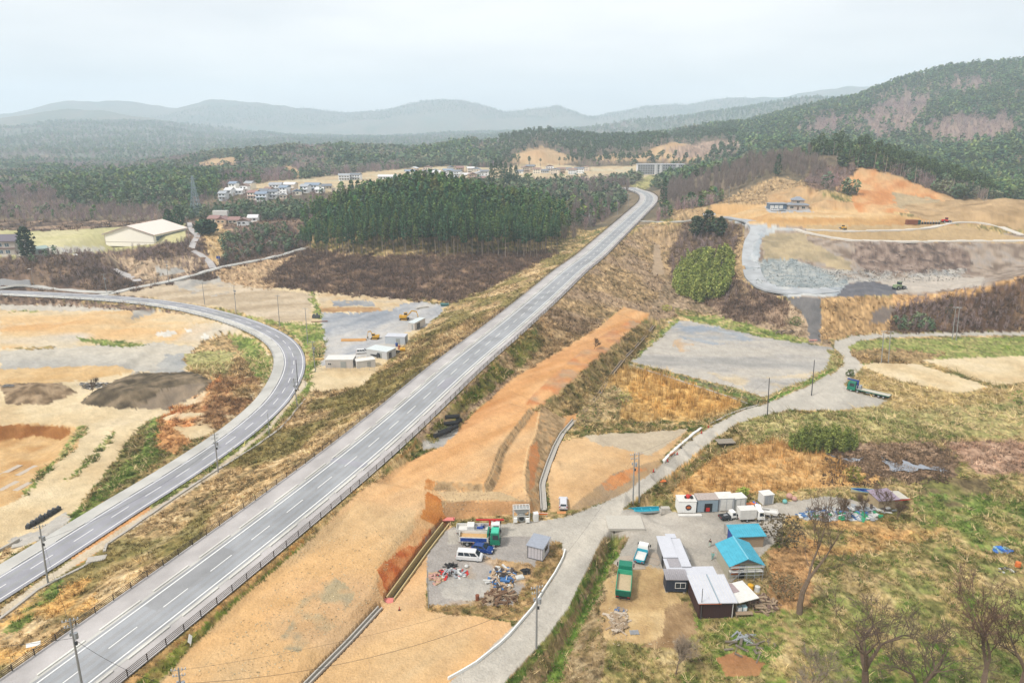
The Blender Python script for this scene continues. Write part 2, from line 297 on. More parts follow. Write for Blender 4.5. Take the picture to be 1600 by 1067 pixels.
CLR, wl = centre([at(u, v, LZ) for u, v in LRA], [at(u, v, LZ) for u, v in LRB], 9)
print('road widths', np.median(wm), np.median(wl))
def nearest(C, X, Y, reach):
    best = np.full(X.shape, 1e9); zc = np.zeros(X.shape)
    for a, b in zip(C, C[1:]):
        d = b-a; L2 = d[0]**2+d[1]**2
        if L2 < 1e-9: continue
        m = (X > min(a[0], b[0])-reach) & (X < max(a[0], b[0])+reach) & (Y > min(a[1], b[1])-reach) & (Y < max(a[1], b[1])+reach)
        x = X[m]; y = Y[m]; t = np.clip(((x-a[0])*d[0]+(y-a[1])*d[1])/L2, 0, 1)
        q = np.hypot(x-a[0]-t*d[0], y-a[1]-t*d[1]); bb = best[m]; w = q < bb
        bb[w] = q[w]; best[m] = bb; z = zc[m]; z[w] = (a[2]+t*d[2])[w]; zc[m] = z
    return best, zc
def carve(C, hw):
    global ZG
    CC = C[::3]
    if len(CC) and not np.allclose(CC[-1], C[-1]): CC = np.vstack([CC, C[-1]])
    d, z = nearest(CC, XG, YG, hw+5)
    t = np.clip((d-hw-.4)/2.5, 0, 1); on = d < hw+4
    low = (d < hw+.25)
    ZG = np.where(on, z*(1-t)+ZG*t, ZG)-low*(.16+.0011*RG)
    return d
HM, HL = 8.2, float(np.median(wl))/2
dM = carve(CM, HM); dL = carve(CLR, HL)
UG, VG = proj(XG, YG, ZG)
# small relief
rough = fbm(XG, YG, 5, 3, 21)-.5
calm = np.clip((np.minimum(dM-HM, dL-HL)-1)/4, 0, 1)
FLAT = inpoly(UG, VG, SIDE) | inpoly(UG, VG, [(985, 565), (1060, 498), (1300, 542), (1320, 600), (1200, 648), (960, 570)])
FLAT |= inpoly(UG, VG, [(950, 800), (1300, 780), (1380, 800), (1200, 850), (1200, 960), (1060, 1000), (960, 1000), (940, 900)]) | inpoly(UG, VG, [(650, 800), (880, 800), (890, 860), (840, 960), (660, 950)])
FLAT |= inpoly(UG, VG, [(100, 355), (300, 350), (290, 385), (160, 392), (0, 400), (0, 360)]) | inpoly(UG, VG, [(1120, 315), (1300, 315), (1300, 332), (1120, 332)])
EARTH = inpoly(UG, VG, [(u, v) for u, v, z in PL]+[(420, 1140), (700, 1120), (884, 900), (884, 800), (1080, 670), (905, 640), (985, 517), (1017, 490)])
ZG += np.where(FLAT, .03, np.where(EARTH, .22, 1))*calm*rough*np.clip(.35+RG*.0025, .35, 1.6)
PADS = []
def G(x, y):
    r = math.hypot(x, y); a = math.atan2(x, y)
    j = min(max(np.searchsorted(RR, r)-1, 0), NR-2); i = min(max((a-AZ[0])/(AZ[1]-AZ[0]), 0), NC-1.001)
    i0 = int(i); fi = i-i0; fj = min(max((r-RR[j])/(RR[j+1]-RR[j]), 0), 1)
    return float((ZG[j, i0]*(1-fi)+ZG[j, i0+1]*fi)*(1-fj)+(ZG[j+1, i0]*(1-fi)+ZG[j+1, i0+1]*fi)*fj)
def GA(X, Y):
    r = np.hypot(X, Y); a = np.arctan2(X, Y)
    j = np.clip(np.searchsorted(RR, r)-1, 0, NR-2); i = np.clip((a-AZ[0])/(AZ[1]-AZ[0]), 0, NC-1.001)
    i0 = i.astype(int); fi = i-i0; fj = np.clip((r-RR[j])/(RR[j+1]-RR[j]), 0, 1)
    return (ZG[j, i0]*(1-fi)+ZG[j, i0+1]*fi)*(1-fj)+(ZG[j+1, i0]*(1-fi)+ZG[j+1, i0+1]*fi)*fj
def hit(u, v):
    """point of the ground seen at that place of the photograph"""
    d = ray(u, v); y = 45.0; last = 45.0
    while y < 6000:
        t = y/d[1]; 
        if H+d[2]*t < G(d[0]*t, y): break
        last = y; y *= 1.01
    lo, hi = last, y
    for _ in range(18):
        m = (lo+hi)/2; t = m/d[1]
        if H+d[2]*t < G(d[0]*t, m): hi = m
        else: lo = m
    t = hi/d[1]; return np.array([d[0]*t, hi, H+d[2]*t])

LUMP = [([(125, 632), (150, 608), (185, 592), (210, 583), (300, 580), (332, 595), (318, 612), (262, 640), (210, 640), (160, 636)], 1.5, 3.5), ([(0, 600), (40, 598), (95, 598), (120, 612), (75, 632), (10, 632)], 1.1, 3), ([(250, 650), (320, 590), (400, 570), (410, 610), (370, 655), (300, 700)], 1.4, 4), ([(1340, 378), (1500, 378), (1520, 425), (1340, 425)], 3, 8), ([(1170, 408), (1240, 404), (1330, 435), (1320, 450), (1180, 447)], 1.6, 5), ([(1410, 322), (1540, 310), (1640, 306), (1640, 345), (1430, 340)], 3, 14), ([(1283, 466), (1420, 466), (1390, 518), (1282, 530)], 1.6, 6), ([(700, 785), (830, 785), (835, 798), (700, 810)], .5, 2), ([(600, 850), (690, 800), (705, 812), (610, 925)], .5, 2.2), ([(0, 664), (110, 664), (112, 676), (60, 684), (0, 692)], 1.0, 3)]
for pl_, am_, sc_ in LUMP: ZG += np.where(inpoly(UG, VG, pl_) & (YG < 620), am_*(fbm(XG, YG, sc_, 3, 33)-.5), 0)
# drainage channels cut into the ground: (pixels, width, depth)
def cut(C, w, dep):
    global ZG
    d, z = nearest(C, XG, YG, w+3); m = d < w/2
    ZG = np.where(m, z-dep, ZG)
CH1 = np.array([hit(u, v) for u, v in ((697, 817), (665, 858), (636, 898), (609, 935))])
CH2 = np.array([hit(u, v) for u, v in ((594, 948), (545, 1001), (482, 1064), (440, 1110))])
CH3 = np.array([hit(u, v) for u, v in ((1022, 508), (1010, 523), (990, 545), (975, 560), (950, 592), (935, 617), (915, 640), (898, 655))])
CH4 = np.array([hit(u, v) for u, v in ((898, 655), (878, 678), (868, 697), (858, 722), (847, 755), (848, 770), (850, 798))])
for c, w, dp in ((CH1, 1.5, 1.5), (CH2, .9, .5), (CH4, 1.0, .5)):
    c[:, 2] += 0; cut(c, w+.5, dp+.25)
UG, VG = proj(XG, YG, ZG)

# ---------- ground colours ----------
CG = np.zeros((NR, NC, 3))
def ramp(t, cols):
    cols = alb(cols) if np.max(cols) > 1.01 else np.array(cols)
    t = np.clip(t, 0, .9999)*(len(cols)-1); i = t.astype(int); f = (t-i)[..., None]
    return cols[i]*(1-f)+cols[np.minimum(i+1, len(cols)-1)]*f
def tex(s, seed, ang=None, st=6, oct=5, con=2.2, X=None, Y=None):
    x, y = (XG, YG) if X is None else (X, Y)
    if ang is not None:
        a = math.radians(ang); x, y = (x*math.cos(a)+y*math.sin(a))/st, -x*math.sin(a)+y*math.cos(a)
    return np.clip((fbm(x, y, s, oct, seed)-.5)*con+.5, 0, 1)
JU = (fbm(XG, YG, 3.2, 5, 50)-.5)*2.4; JV = (fbm(XG, YG, 3.2, 5, 60)-.5)*2.4
RJU = rng.normal(0, 1, (NR, NC)); RJV = rng.normal(0, 1, (NR, NC)); NEARK = np.clip(140/RG, .25, 1)
GRASSM = np.zeros((NR, NC), np.float32)  # where tufts grow: value = kind
KIND = np.zeros((NR, NC), np.int16)
seedc = [100]
def paint(poly, cols, s=6, jit=6, ang=None, st=6, con=2.2, kind=0, Y=None, mask=None, soft=0, amt=1):
    seedc[0] += 7
    if poly is not None:
        p = np.array(poly, float); 
        m0 = (UG > p[:, 0].min()-jit-2) & (UG < p[:, 0].max()+jit+2) & (VG > p[:, 1].min()-jit-2) & (VG < p[:, 1].max()+jit+2)
    else: m0 = np.ones(UG.shape, bool)
    if Y: m0 &= (YG > Y[0]) & (YG < Y[1])
    if mask is not None: m0 &= mask
    idx = np.where(m0)
    if not len(idx[0]): return
    x = XG[idx]; y = YG[idx]
    if poly is not None:
        jj = jit*(1.5 if kind in (1, 2, 3, 4) and not soft else 1.15); rj = (jit*.5 if kind in (1, 2, 3, 4) else .15*jit)
        k = inpoly(UG[idx]+JU[idx]*jj+RJU[idx]*rj, VG[idx]+JV[idx]*jj*.6+RJV[idx]*rj*.6, poly); idx = (idx[0][k], idx[1][k]); x = x[k]; y = y[k]
    if kind in (1, 2, 4): t = .55*tex(s*.8, seedc[0], ang, st, con=con, X=x, Y=y)+.45*tex(.9, seedc[0]+1, con=3., X=x, Y=y); t = np.clip((t-.5)*1.25+.5, 0, 1)
    else: t = tex(s, seedc[0], ang, st, con=con, X=x, Y=y)
    c = ramp(t, cols)
    a = amt
    if soft: a = amt*np.clip((fbm(x, y, soft, 3, seedc[0]+3)-.42)*6, 0, 1)[:, None]
    CG[idx] = CG[idx]*(1-a)+c*a
    if kind is not None and not soft: KIND[idx] = kind
    elif kind is not None and soft: 
        q = a[:, 0] > .5; KIND[idx[0][q], idx[1][q]] = kind
DRY = [(120, 108, 72), (168, 142, 98), (205, 172, 124), (226, 196, 150)]
MIX = [(88, 98, 50), (140, 128, 80), (186, 158, 108), (214, 186, 138)]
GRN = [(96, 112, 54), (120, 138, 66), (154, 156, 90), (190, 172, 120)]
BRU = [(82, 66, 58), (112, 92, 80), (140, 116, 98), (168, 142, 118)]
EAR = [(206, 160, 112), (222, 182, 132), (226, 194, 148), (214, 192, 160)]
RED = [(188, 100, 52), (212, 132, 76), (226, 162, 104)]
GRV = [(164, 161, 156), (184, 179, 171), (202, 195, 184)]
TAN = [(214, 188, 146), (226, 204, 164), (232, 212, 176)]
# kinds: 1 dry slope, 2 green/mixed meadow, 3 brush, 4 reeds, 5 forest
paint(None, MIX, 7, kind=2)
paint(None, [(104, 96, 78), (126, 112, 90), (150, 132, 108)], 20, kind=5, Y=(470, 9000))
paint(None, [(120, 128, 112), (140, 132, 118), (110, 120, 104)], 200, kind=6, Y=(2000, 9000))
# --- left side ---
paint([(-300, 330), (480, 330), (480, 470), (-300, 470)], BRU, 8, kind=3, Y=(200, 520))
paint([(-100, 355), (60, 362), (165, 356), (290, 350), (290, 378), (165, 393), (60, 400), (-100, 405)], [(186, 182, 128), (204, 196, 146), (214, 204, 160)], 25, 2, kind=0, Y=(300, 560))
paint([(0, 385), (165, 386), (165, 391), (80, 398), (0, 400)], [(206, 200, 184), (216, 210, 194)], 9, 2, kind=0, Y=(300, 520))
paint([(155, 395), (230, 405), (300, 398), (330, 415), (250, 440), (205, 438), (185, 420)], [(150, 132, 110), (186, 160, 132), (204, 180, 150)], 8, 6, kind=1)
paint([(240, 420), (285, 418), (290, 426), (250, 431)], GRV, 6, 4, kind=0)
paint([(305, 340), (350, 350), (355, 378), (340, 415), (325, 400), (318, 375)], DRY[1:], 6, 4, kind=1, Y=(250, 520))
paint([(200, 462), (260, 445), (300, 438), (415, 448), (500, 455), (560, 460), (700, 478), (650, 520), (610, 560), (560, 608), (470, 612), (485, 560), (450, 512), (370, 485)], TAN, 10, 3, kind=0)
paint([(170, 461), (262, 443), (330, 436), (420, 450), (486, 460), (486, 500), (440, 504), (340, 480), (230, 465)], [(186, 166, 138), (206, 186, 158), (216, 198, 172)], 8, 4, kind=0, ang=20)
paint([(270, 440), (350, 432), (370, 455), (330, 462), (280, 452)], GRV, 8, 6, kind=0, soft=9)
paint([(330, 425), (470, 395), (500, 410), (420, 452), (370, 445), (345, 437)], [(160, 134, 104), (190, 158, 122), (206, 178, 140)], 5, 4, kind=1)
paint([(430, 505), (500, 505), (515, 535), (500, 565), (482, 600), (465, 600), (484, 560), (470, 535), (455, 520)], GRN, 5, 4, kind=2)
paint([(500, 488), (560, 488), (650, 470), (700, 476), (660, 512), (630, 520), (615, 545), (560, 560), (500, 572), (510, 545), (505, 510)], [(150, 156, 164), (176, 178, 182), (196, 194, 192), (206, 200, 192)], 9, 5, kind=0, ang=60, st=3)
paint([(495, 460), (560, 458), (640, 468), (610, 486), (500, 487)], [(202, 172, 132), (214, 190, 152), (206, 190, 166)], 7, 3, kind=0)
paint([(515, 470), (580, 470), (590, 478), (520, 478)], [(136, 140, 148), (170, 170, 168)], 4, 5, kind=0)
paint([(490, 480), (590, 480), (600, 486), (500, 488)], [(170, 132, 92), (196, 160, 116)], 4, 2, kind=0)
paint([(510, 487), (545, 487), (540, 494), (512, 493)], [(112, 124, 142)], 4, 3, kind=0) if False else None
paint([(365, 415), (375, 478), (378, 500)], MIX, 3, 2, kind=2) if False else None
paint([(483, 455), (490, 455), (505, 498), (494, 500)], GRN, 3, 3, kind=2)
paint([(320, 480), (400, 495), (437, 503), (425, 509), (370, 492)], GRN[1:], 4, 3, kind=2)
# brush slope below the cedars
paint([(405, 440), (480, 388), (560, 398), (870, 392), (860, 410), (760, 452), (705, 472), (600, 464), (500, 456)], [(84, 66, 58), (108, 86, 74), (128, 104, 86), (156, 128, 102)], 6, 5, kind=3, Y=(200, 470))
# slope from left road up to the highway
paint([(-200, 1000), (0, 950), (70, 900), (210, 812), (336, 732), (421, 664), (470, 612), (560, 606), (640, 545), (700, 478), (760, 452), (860, 400), (900, 385), (870, 430), (700, 548), (540, 685), (340, 826), (160, 955), (20, 1050), (-200, 1200)], [(136, 120, 84), (182, 152, 108), (206, 176, 130), (224, 198, 154)], 6, 2, kind=1)
paint([(-200, 1000), (0, 950), (70, 900), (210, 812), (336, 732), (421, 664), (470, 612), (560, 606), (640, 545), (700, 478), (760, 452), (860, 400), (900, 385), (870, 430), (700, 548), (540, 685), (340, 826), (160, 955), (20, 1050), (-200, 1200)], [(100, 104, 50), (136, 122, 66)], 5, 2, kind=1, soft=11, amt=.75)
paint([(-50, 1010), (60, 930), (150, 900), (150, 940), (60, 1010), (-50, 1080)], [(214, 166, 98), (224, 180, 114)], 4, 8, kind=1, soft=6)
paint([(225, 780), (300, 728), (395, 672), (450, 628), (478, 590), (492, 600), (462, 640), (400, 695), (310, 752), (240, 802)], GRN, 4, 2, kind=2)
paint([(110, 870), (225, 785), (240, 800), (120, 885)], [(206, 142, 82), (218, 166, 112)], 4, 2, kind=0)
paint([(0, 952), (70, 902), (210, 812), (336, 732), (421, 664), (470, 600), (473, 588), (480, 600), (425, 668), (338, 740), (225, 815), (85, 905), (0, 965)], [(206, 188, 160), (220, 206, 182)], 4, 1, kind=0)
paint([(0, 990), (60, 925), (100, 900), (90, 930), (30, 985)], GRN, 3, 6, kind=2, soft=4)
# left plain
paint([(-400, 465), (0, 468), (100, 470), (250, 483), (360, 508), (415, 540), (428, 570), (410, 610), (370, 650), (330, 675), (150, 785), (68, 838), (0, 878), (-400, 1000)], TAN, 14, 2, kind=0)
paint([(-100, 465), (0, 466), (150, 473), (230, 480), (300, 492), (250, 487), (100, 478), (0, 477), (-100, 477)], BRU[1:], 4, 2, kind=1)
paint([(0, 476), (110, 478), (190, 484), (120, 486), (0, 484)], [(196, 190, 176), (210, 200, 186)], 6, 2, kind=0)
paint([(0, 487), (60, 485), (45, 494), (0, 497)], GRN[1:], 4, 2, kind=2)
paint([(0, 488), (200, 485), (300, 492), (345, 505), (380, 535), (300, 536), (150, 530), (0, 545)], [(224, 178, 122), (228, 192, 142), (226, 202, 162), (220, 200, 170)], 14, 4, kind=0, ang=0, st=5)
paint([(0, 505), (380, 505), (380, 535), (150, 555), (0, 570)], [(214, 196, 164), (222, 206, 178), (210, 200, 184)], 16, 6, kind=0, ang=0, st=5, soft=30)
paint([(0, 548), (250, 535), (330, 545), (300, 570), (280, 582), (180, 582), (0, 585)], [(184, 180, 172), (200, 193, 180), (214, 204, 186)], 14, 4, kind=0, ang=0, st=6)
paint([(260, 555), (300, 553), (285, 580), (240, 582)], [(170, 171, 170), (184, 182, 176)], 8, 8, kind=0)
paint([(210, 484), (252, 484), (236, 492), (205, 498)], GRV, 5, 1, kind=0)
paint([(245, 520), (275, 517), (268, 524), (248, 525)], [(226, 222, 214)], 5, 2, kind=0) if False else None
for pl in ([(243, 521), (262, 517), (278, 518), (262, 525), (246, 526)], [(313, 527), (322, 521), (336, 528), (330, 532)], [(288, 515), (300, 513), (303, 517), (292, 519)]): paint(pl, [(226, 220, 208), (234, 230, 220)], 4, 3, kind=0)
paint([(120, 528), (165, 530), (232, 538), (215, 542), (160, 540), (125, 533)], GRN, 4, 3, kind=2)
paint([(20, 543), (84, 541), (82, 545), (30, 547)], MIX, 4, 2, kind=2)
paint([(-20, 578), (60, 574), (185, 571), (212, 580), (150, 592), (60, 600), (-20, 600)], [(214, 176, 122), (222, 190, 142)], 6, 3, kind=0)
paint([(285, 560), (320, 530), (360, 520), (400, 535), (425, 560), (405, 610), (370, 640), (330, 640), (320, 600), (300, 585)], DRY, 5, 4, kind=1)
paint([(290, 555), (330, 548), (370, 552), (360, 580), (320, 585), (295, 575)], [(150, 148, 88), (176, 170, 112), (190, 178, 126)], 5, 4, kind=2)
paint([(355, 520), (400, 530), (425, 560), (415, 600), (390, 580), (375, 550)], GRN, 5, 4, kind=2)
paint([(250, 655), (320, 600), (340, 590), (360, 605), (350, 660), (300, 700), (260, 700)], [(196, 124, 72), (212, 150, 96), (214, 166, 110)], 4, 6, kind=1, soft=6)
paint([(300, 610), (360, 590), (400, 590), (410, 610), (370, 655), (300, 700), (270, 705), (300, 660)], [(130, 98, 68), (166, 126, 88), (196, 158, 112)], 4, 5, kind=1, soft=7)
paint([(0, 600), (40, 598), (95, 598), (120, 612), (75, 632), (10, 632)], [(112, 92, 70), (148, 124, 96), (176, 152, 122)], 2, 3, kind=0, con=3)
paint([(125, 632), (150, 608), (185, 592), (210, 583), (300, 580), (332, 595), (318, 612), (262, 640), (210, 640), (160, 636)], [(84, 74, 60), (118, 104, 84), (150, 132, 108)], 2, 3, kind=0, ang=20, st=2, con=3)
paint([(215, 640), (250, 610), (290, 600), (320, 600), (290, 630), (255, 640)], [(134, 120, 104), (160, 142, 120)], 3, 4, kind=0)
paint([(110, 808), (220, 665), (240, 652), (262, 690), (330, 680), (150, 790), (105, 818), (80, 835)], MIX[:3], 4, 3, kind=2)
paint([(100, 812), (150, 770), (220, 700), (235, 655), (250, 650), (245, 720), (180, 765), (120, 815)], GRN[:3], 3, 3, kind=2)
paint([(250, 650), (300, 690), (270, 710), (245, 700)], [(206, 150, 96), (190, 146, 98)], 4, 4, kind=1)
paint([(-20, 672), (30, 660), (100, 665), (132, 668), (120, 700), (60, 745), (30, 780), (-20, 800)], [(196, 150, 96), (212, 172, 118), (220, 184, 134)], 5, 2, kind=0)
paint([(-20, 670), (30, 662), (110, 668), (112, 676), (95, 688), (60, 680), (0, 690), (-20, 690)], [(150, 96, 48), (176, 122, 70)], 3, 3, kind=0)
for pl in ([(125, 665), (137, 667), (132, 680), (100, 712), (45, 770), (35, 768), (95, 708)], [(178, 672), (180, 680), (150, 715), (108, 750), (100, 752), (148, 708)]): paint(pl, GRN, 3, 5, kind=2)
paint([(10, 842), (60, 830), (100, 800), (112, 808), (80, 838), (30, 856)], GRV, 5, 4, kind=0)
paint([(-10, 855), (18, 850), (18, 865), (-10, 880)], DRY, 3, 2, kind=1)
# --- right of the highway ---
RS = [(1010, 350), (1075, 350), (1090, 380), (1050, 400), (1045, 470), (1060, 495), (1020, 500), (975, 478), (935, 510), (860, 557), (740, 640), (690, 695), (655, 690), (648, 682), (700, 634), (800, 537), (896, 448), (966, 382)]
paint(RS, [(112, 96, 66), (150, 126, 90), (180, 150, 110), (204, 174, 132)], 5, 2, kind=1)
paint(RS, [(140, 118, 90), (164, 138, 110), (184, 158, 128)], 6, 4, kind=1, soft=18)
paint([(796, 543), (760, 580), (690, 650), (655, 690), (690, 690), (735, 640), (800, 580), (850, 540), (845, 500)], [(84, 96, 40), (124, 118, 62), (164, 140, 90)], 4, 3, kind=1, soft=9)
paint([(1022, 380), (1030, 385), (1038, 430), (1020, 430)], [(184, 160, 132)], 4, 2, kind=0)
paint([(1010, 500), (1045, 480), (1100, 490), (1250, 530), (1300, 545), (1300, 500), (1160, 440), (1040, 440)], [(126, 110, 84), (164, 140, 112), (190, 166, 138)], 6, 4, kind=1)
paint([(1060, 492), (1120, 494), (1240, 524), (1270, 532), (1250, 538), (1180, 525), (1090, 504)], GRN, 4, 3, kind=2)
paint([(1090, 440), (1160, 440), (1230, 470), (1225, 510), (1150, 500), (1100, 475)], BRU, 5, 4, kind=3)
paint([(1070, 345), (1110, 340), (1165, 352), (1150, 395), (1160, 440), (1175, 462), (1100, 470), (1050, 440), (1045, 400)], [(100, 84, 70), (136, 114, 92), (170, 144, 112)], 6, 4, kind=3)
paint([(1155, 372), (1170, 355), (1172, 400), (1165, 440), (1148, 430), (1148, 395)], [(176, 146, 106), (196, 168, 126)], 5, 4, kind=1)
paint([(1228, 465), (1248, 463), (1283, 465), (1281, 532), (1265, 534), (1262, 500)], [(110, 108, 108), (130, 126, 124)], 4, 3, kind=0)
paint([(1283, 466), (1330, 462), (1420, 466), (1410, 500), (1390, 520), (1330, 524), (1282, 534)], [(150, 120, 82), (180, 146, 102), (204, 168, 120)], 6, 3, kind=1)
paint([(1370, 480), (1405, 478), (1385, 505), (1358, 503)], [(124, 112, 104), (140, 126, 114)], 4, 4, kind=0)
paint([(1400, 478), (1440, 466), (1500, 458), (1560, 445), (1620, 424), (1800, 400), (1800, 516), (1390, 519)], [(78, 58, 46), (104, 80, 64), (128, 102, 78)], 6, 3, kind=3, Y=(200, 290))
paint([(1390, 455), (1440, 462), (1530, 446), (1620, 418), (1620, 428), (1530, 456), (1440, 472), (1400, 480)], [(190, 148, 98), (206, 166, 116)], 5, 3, kind=1)
# quarry
QA = [(1165, 352), (1600, 366), (1900, 370), (1900, 400), (1600, 430), (1540, 446), (1440, 462), (1400, 460), (1330, 462), (1285, 466), (1200, 462), (1168, 440), (1160, 400)]
paint(QA, [(134, 116, 102), (160, 142, 126), (180, 162, 144), (172, 160, 150)], 4, 2, kind=0, Y=(240, 420), con=3)
paint([(1190, 362), (1260, 366), (1260, 376), (1330, 410), (1330, 425), (1250, 405), (1195, 405)], [(158, 144, 116), (182, 164, 132), (196, 176, 140)], 6, 4, kind=0, Y=(240, 420))
paint([(1340, 378), (1480, 378), (1520, 400), (1510, 425), (1400, 430), (1350, 425), (1330, 400)], [(98, 84, 78), (134, 114, 102), (166, 146, 132)], 2.5, 7, kind=0, Y=(240, 420), con=3)
paint([(1170, 408), (1240, 404), (1330, 435), (1320, 452), (1180, 447)], [(140, 150, 152), (166, 172, 172), (188, 188, 182)], 2.5, 3, kind=0, Y=(240, 420))
paint([(1280, 420), (1400, 425), (1510, 420), (1500, 438), (1400, 440), (1330, 442)], [(150, 152, 152), (186, 180, 172), (206, 200, 190)], 3, 4, kind=0, soft=8, Y=(240, 420))
paint([(1370, 438), (1450, 432), (1540, 434), (1530, 446), (1450, 456), (1400, 458)], [(190, 180, 168), (206, 194, 180)], 6, 3, kind=0, Y=(240, 420))
paint([(1310, 450), (1335, 441), (1365, 440), (1400, 450), (1402, 460), (1330, 463), (1296, 463)], [(104, 104, 110), (124, 122, 126)], 4, 2, kind=0, Y=(240, 420))
QR = [(1112, 333), (1160, 343), (1200, 352), (1258, 361), (1212, 361), (1190, 372), (1188, 395), (1184, 420), (1192, 437), (1215, 447), (1260, 450), (1320, 449), (1305, 463), (1230, 463), (1195, 455), (1170, 438), (1164, 415), (1166, 385), (1176, 362), (1160, 350), (1110, 337)]
paint(QR, [(168, 176, 182), (190, 194, 196), (206, 206, 202)], 5, 1.5, kind=0, ang=75, st=5, Y=(240, 600))
# terraces, orange hill, village floor
paint([(1035, 330), (1110, 322), (1150, 303), (1215, 276), (1255, 285), (1310, 315), (1300, 322), (1180, 325), (1120, 335), (1060, 345)], [(150, 126, 96), (178, 150, 112), (198, 168, 126)], 9, 3, kind=1, Y=(380, 640))
paint([(1110, 318), (1340, 318), (1440, 345), (1430, 352), (1180, 350), (1110, 338)], [(206, 162, 108), (220, 184, 134), (222, 196, 154)], 9, 2, kind=0, ang=0, st=5, Y=(380, 520))
paint([(1190, 340), (1330, 340), (1460, 340), (1470, 350), (1500, 350), (1450, 357), (1200, 354)], [(190, 140, 88), (206, 164, 108), (216, 180, 130)], 8, 2, kind=0, ang=0, st=6, Y=(380, 480))
paint([(1260, 352), (1500, 352), (1600, 372), (1600, 380), (1300, 375), (1260, 366)], [(186, 158, 116), (200, 172, 130)], 8, 2, kind=0, ang=0, st=6, Y=(350, 420))
paint([(1200, 302), (1255, 290), (1310, 314), (1345, 318), (1345, 328), (1270, 325), (1200, 330)], [(190, 150, 104), (206, 170, 126), (178, 150, 112)], 6, 3, kind=0, Y=(380, 640))
paint([(1195, 322), (1262, 322), (1270, 331), (1200, 332)], [(176, 178, 182), (196, 194, 190)], 5, 3, kind=0, Y=(380, 520))
paint([(1303, 295), (1320, 278), (1338, 262), (1360, 263), (1400, 273), (1440, 290), (1500, 313), (1500, 325), (1440, 335), (1340, 332), (1330, 310), (1340, 300)], [(206, 140, 84), (220, 160, 106), (224, 176, 124), (214, 176, 130)], 10, 2, kind=0, Y=(420, 590), ang=60, st=3)
paint([(1395, 300), (1460, 312), (1500, 318), (1440, 335), (1400, 325)], [(176, 158, 126), (196, 172, 134)], 8, 5, kind=0, Y=(400, 560))
paint([(1410, 322), (1490, 312), (1540, 310), (1600, 306), (1800, 310), (1800, 372), (1600, 362), (1540, 352), (1480, 350), (1430, 340)], [(160, 132, 94), (186, 156, 116), (204, 172, 130)], 8, 3, kind=0, Y=(380, 560))
paint([(1255, 285), (1270, 262), (1340, 255), (1330, 275), (1303, 292), (1320, 320), (1300, 308)], [(100, 80, 70), (126, 102, 88), (146, 118, 100)], 6, 3, kind=3, Y=(480, 620))
WR = [[(1258, 360), (1330, 361), (1420, 359), (1470, 352), (1500, 348), (1540, 351), (1560, 356), (1600, 370), (1600, 367), (1560, 351), (1535, 347.5), (1500, 344), (1465, 348), (1420, 355), (1330, 358), (1258, 358)], [(1256, 360), (1290, 364), (1340, 373), (1420, 374), (1600, 373.5), (1800, 374), (1800, 380), (1600, 379), (1420, 378), (1335, 376), (1280, 368), (1250, 362)]]

# gravel lot, fields, platform
paint([(985, 565), (1058, 499), (1110, 508), (1190, 527), (1300, 543), (1312, 560), (1292, 592), (1200, 622), (1150, 606)], [(168, 165, 160), (186, 181, 174), (200, 192, 180), (194, 188, 178)], 8, 1.5, kind=0, ang=-10, st=3)
paint([(1040, 500), (1120, 512), (1180, 530), (1120, 540), (1060, 525)], [(150, 160, 172), (176, 180, 184)], 8, 6, kind=0, soft=8)
paint([(1050, 530), (1080, 532), (1090, 550), (1060, 552)], [(208, 180, 148)], 6, 5, kind=0, soft=5)
paint([(1100, 580), (1200, 590), (1280, 580), (1240, 600), (1190, 618), (1150, 603)], [(206, 188, 158), (214, 198, 172)], 8, 4, kind=0, soft=7)
paint([(984, 567), (1150, 608), (1196, 624), (1190, 630), (1140, 618), (1060, 592), (980, 572)], [(110, 104, 90), (130, 134, 80), (100, 130, 60)], 3, 1.5, kind=2)
paint([(985, 560), (1055, 498), (1062, 500), (992, 562)], GRN, 3, 2, kind=2)
paint([(975, 573), (1060, 594), (1150, 622), (1162, 632), (1100, 660), (1000, 668), (900, 680), (880, 690), (940, 610)], [(176, 140, 84), (204, 166, 104), (218, 182, 124)], 6, 2, kind=4)
paint([(1010, 575), (1150, 622), (1155, 632), (1080, 655), (1000, 640), (980, 600)], [(206, 160, 92), (220, 178, 112)], 6, 4, kind=4)
paint([(900, 640), (960, 600), (985, 620), (960, 660), (890, 685)], [(140, 130, 90), (186, 160, 116), (206, 184, 140)], 4, 5, kind=2)
paint([(870, 686), (930, 655), (1060, 660), (1120, 652), (1080, 676), (1000, 674), (880, 692)], MIX, 4, 4, kind=2)
paint([(900, 560), (1020, 495), (1010, 540), (960, 585), (905, 645), (880, 655), (832, 640), (880, 605)], [(108, 104, 60), (150, 130, 86), (184, 156, 110)], 4, 3, kind=1)
paint([(862, 692), (920, 681), (1000, 676), (1076, 670), (1060, 690), (1030, 722), (975, 770), (905, 795), (860, 800), (855, 740)], [(212, 172, 124), (224, 188, 142)], 7, 1.5, kind=0)
paint([(910, 680), (1000, 675), (1075, 671), (1050, 690), (1015, 712), (930, 692)], [(196, 180, 156), (206, 190, 164)], 6, 4, kind=0)
paint([(905, 782), (958, 740), (1000, 726), (1030, 718), (1036, 724), (985, 770), (920, 798), (890, 796)], [(160, 138, 110), (176, 150, 118), (190, 158, 116)], 5, 1.5, kind=0)
paint([(935, 752), (1000, 725), (1014, 730), (960, 765), (945, 765)], [(206, 132, 76), (214, 156, 104)], 4, 4, kind=0, soft=3)
paint([(890, 800), (925, 790), (985, 768), (1000, 756), (1000, 762), (977, 772), (914, 800), (885, 806)], MIX, 3, 1, kind=2)
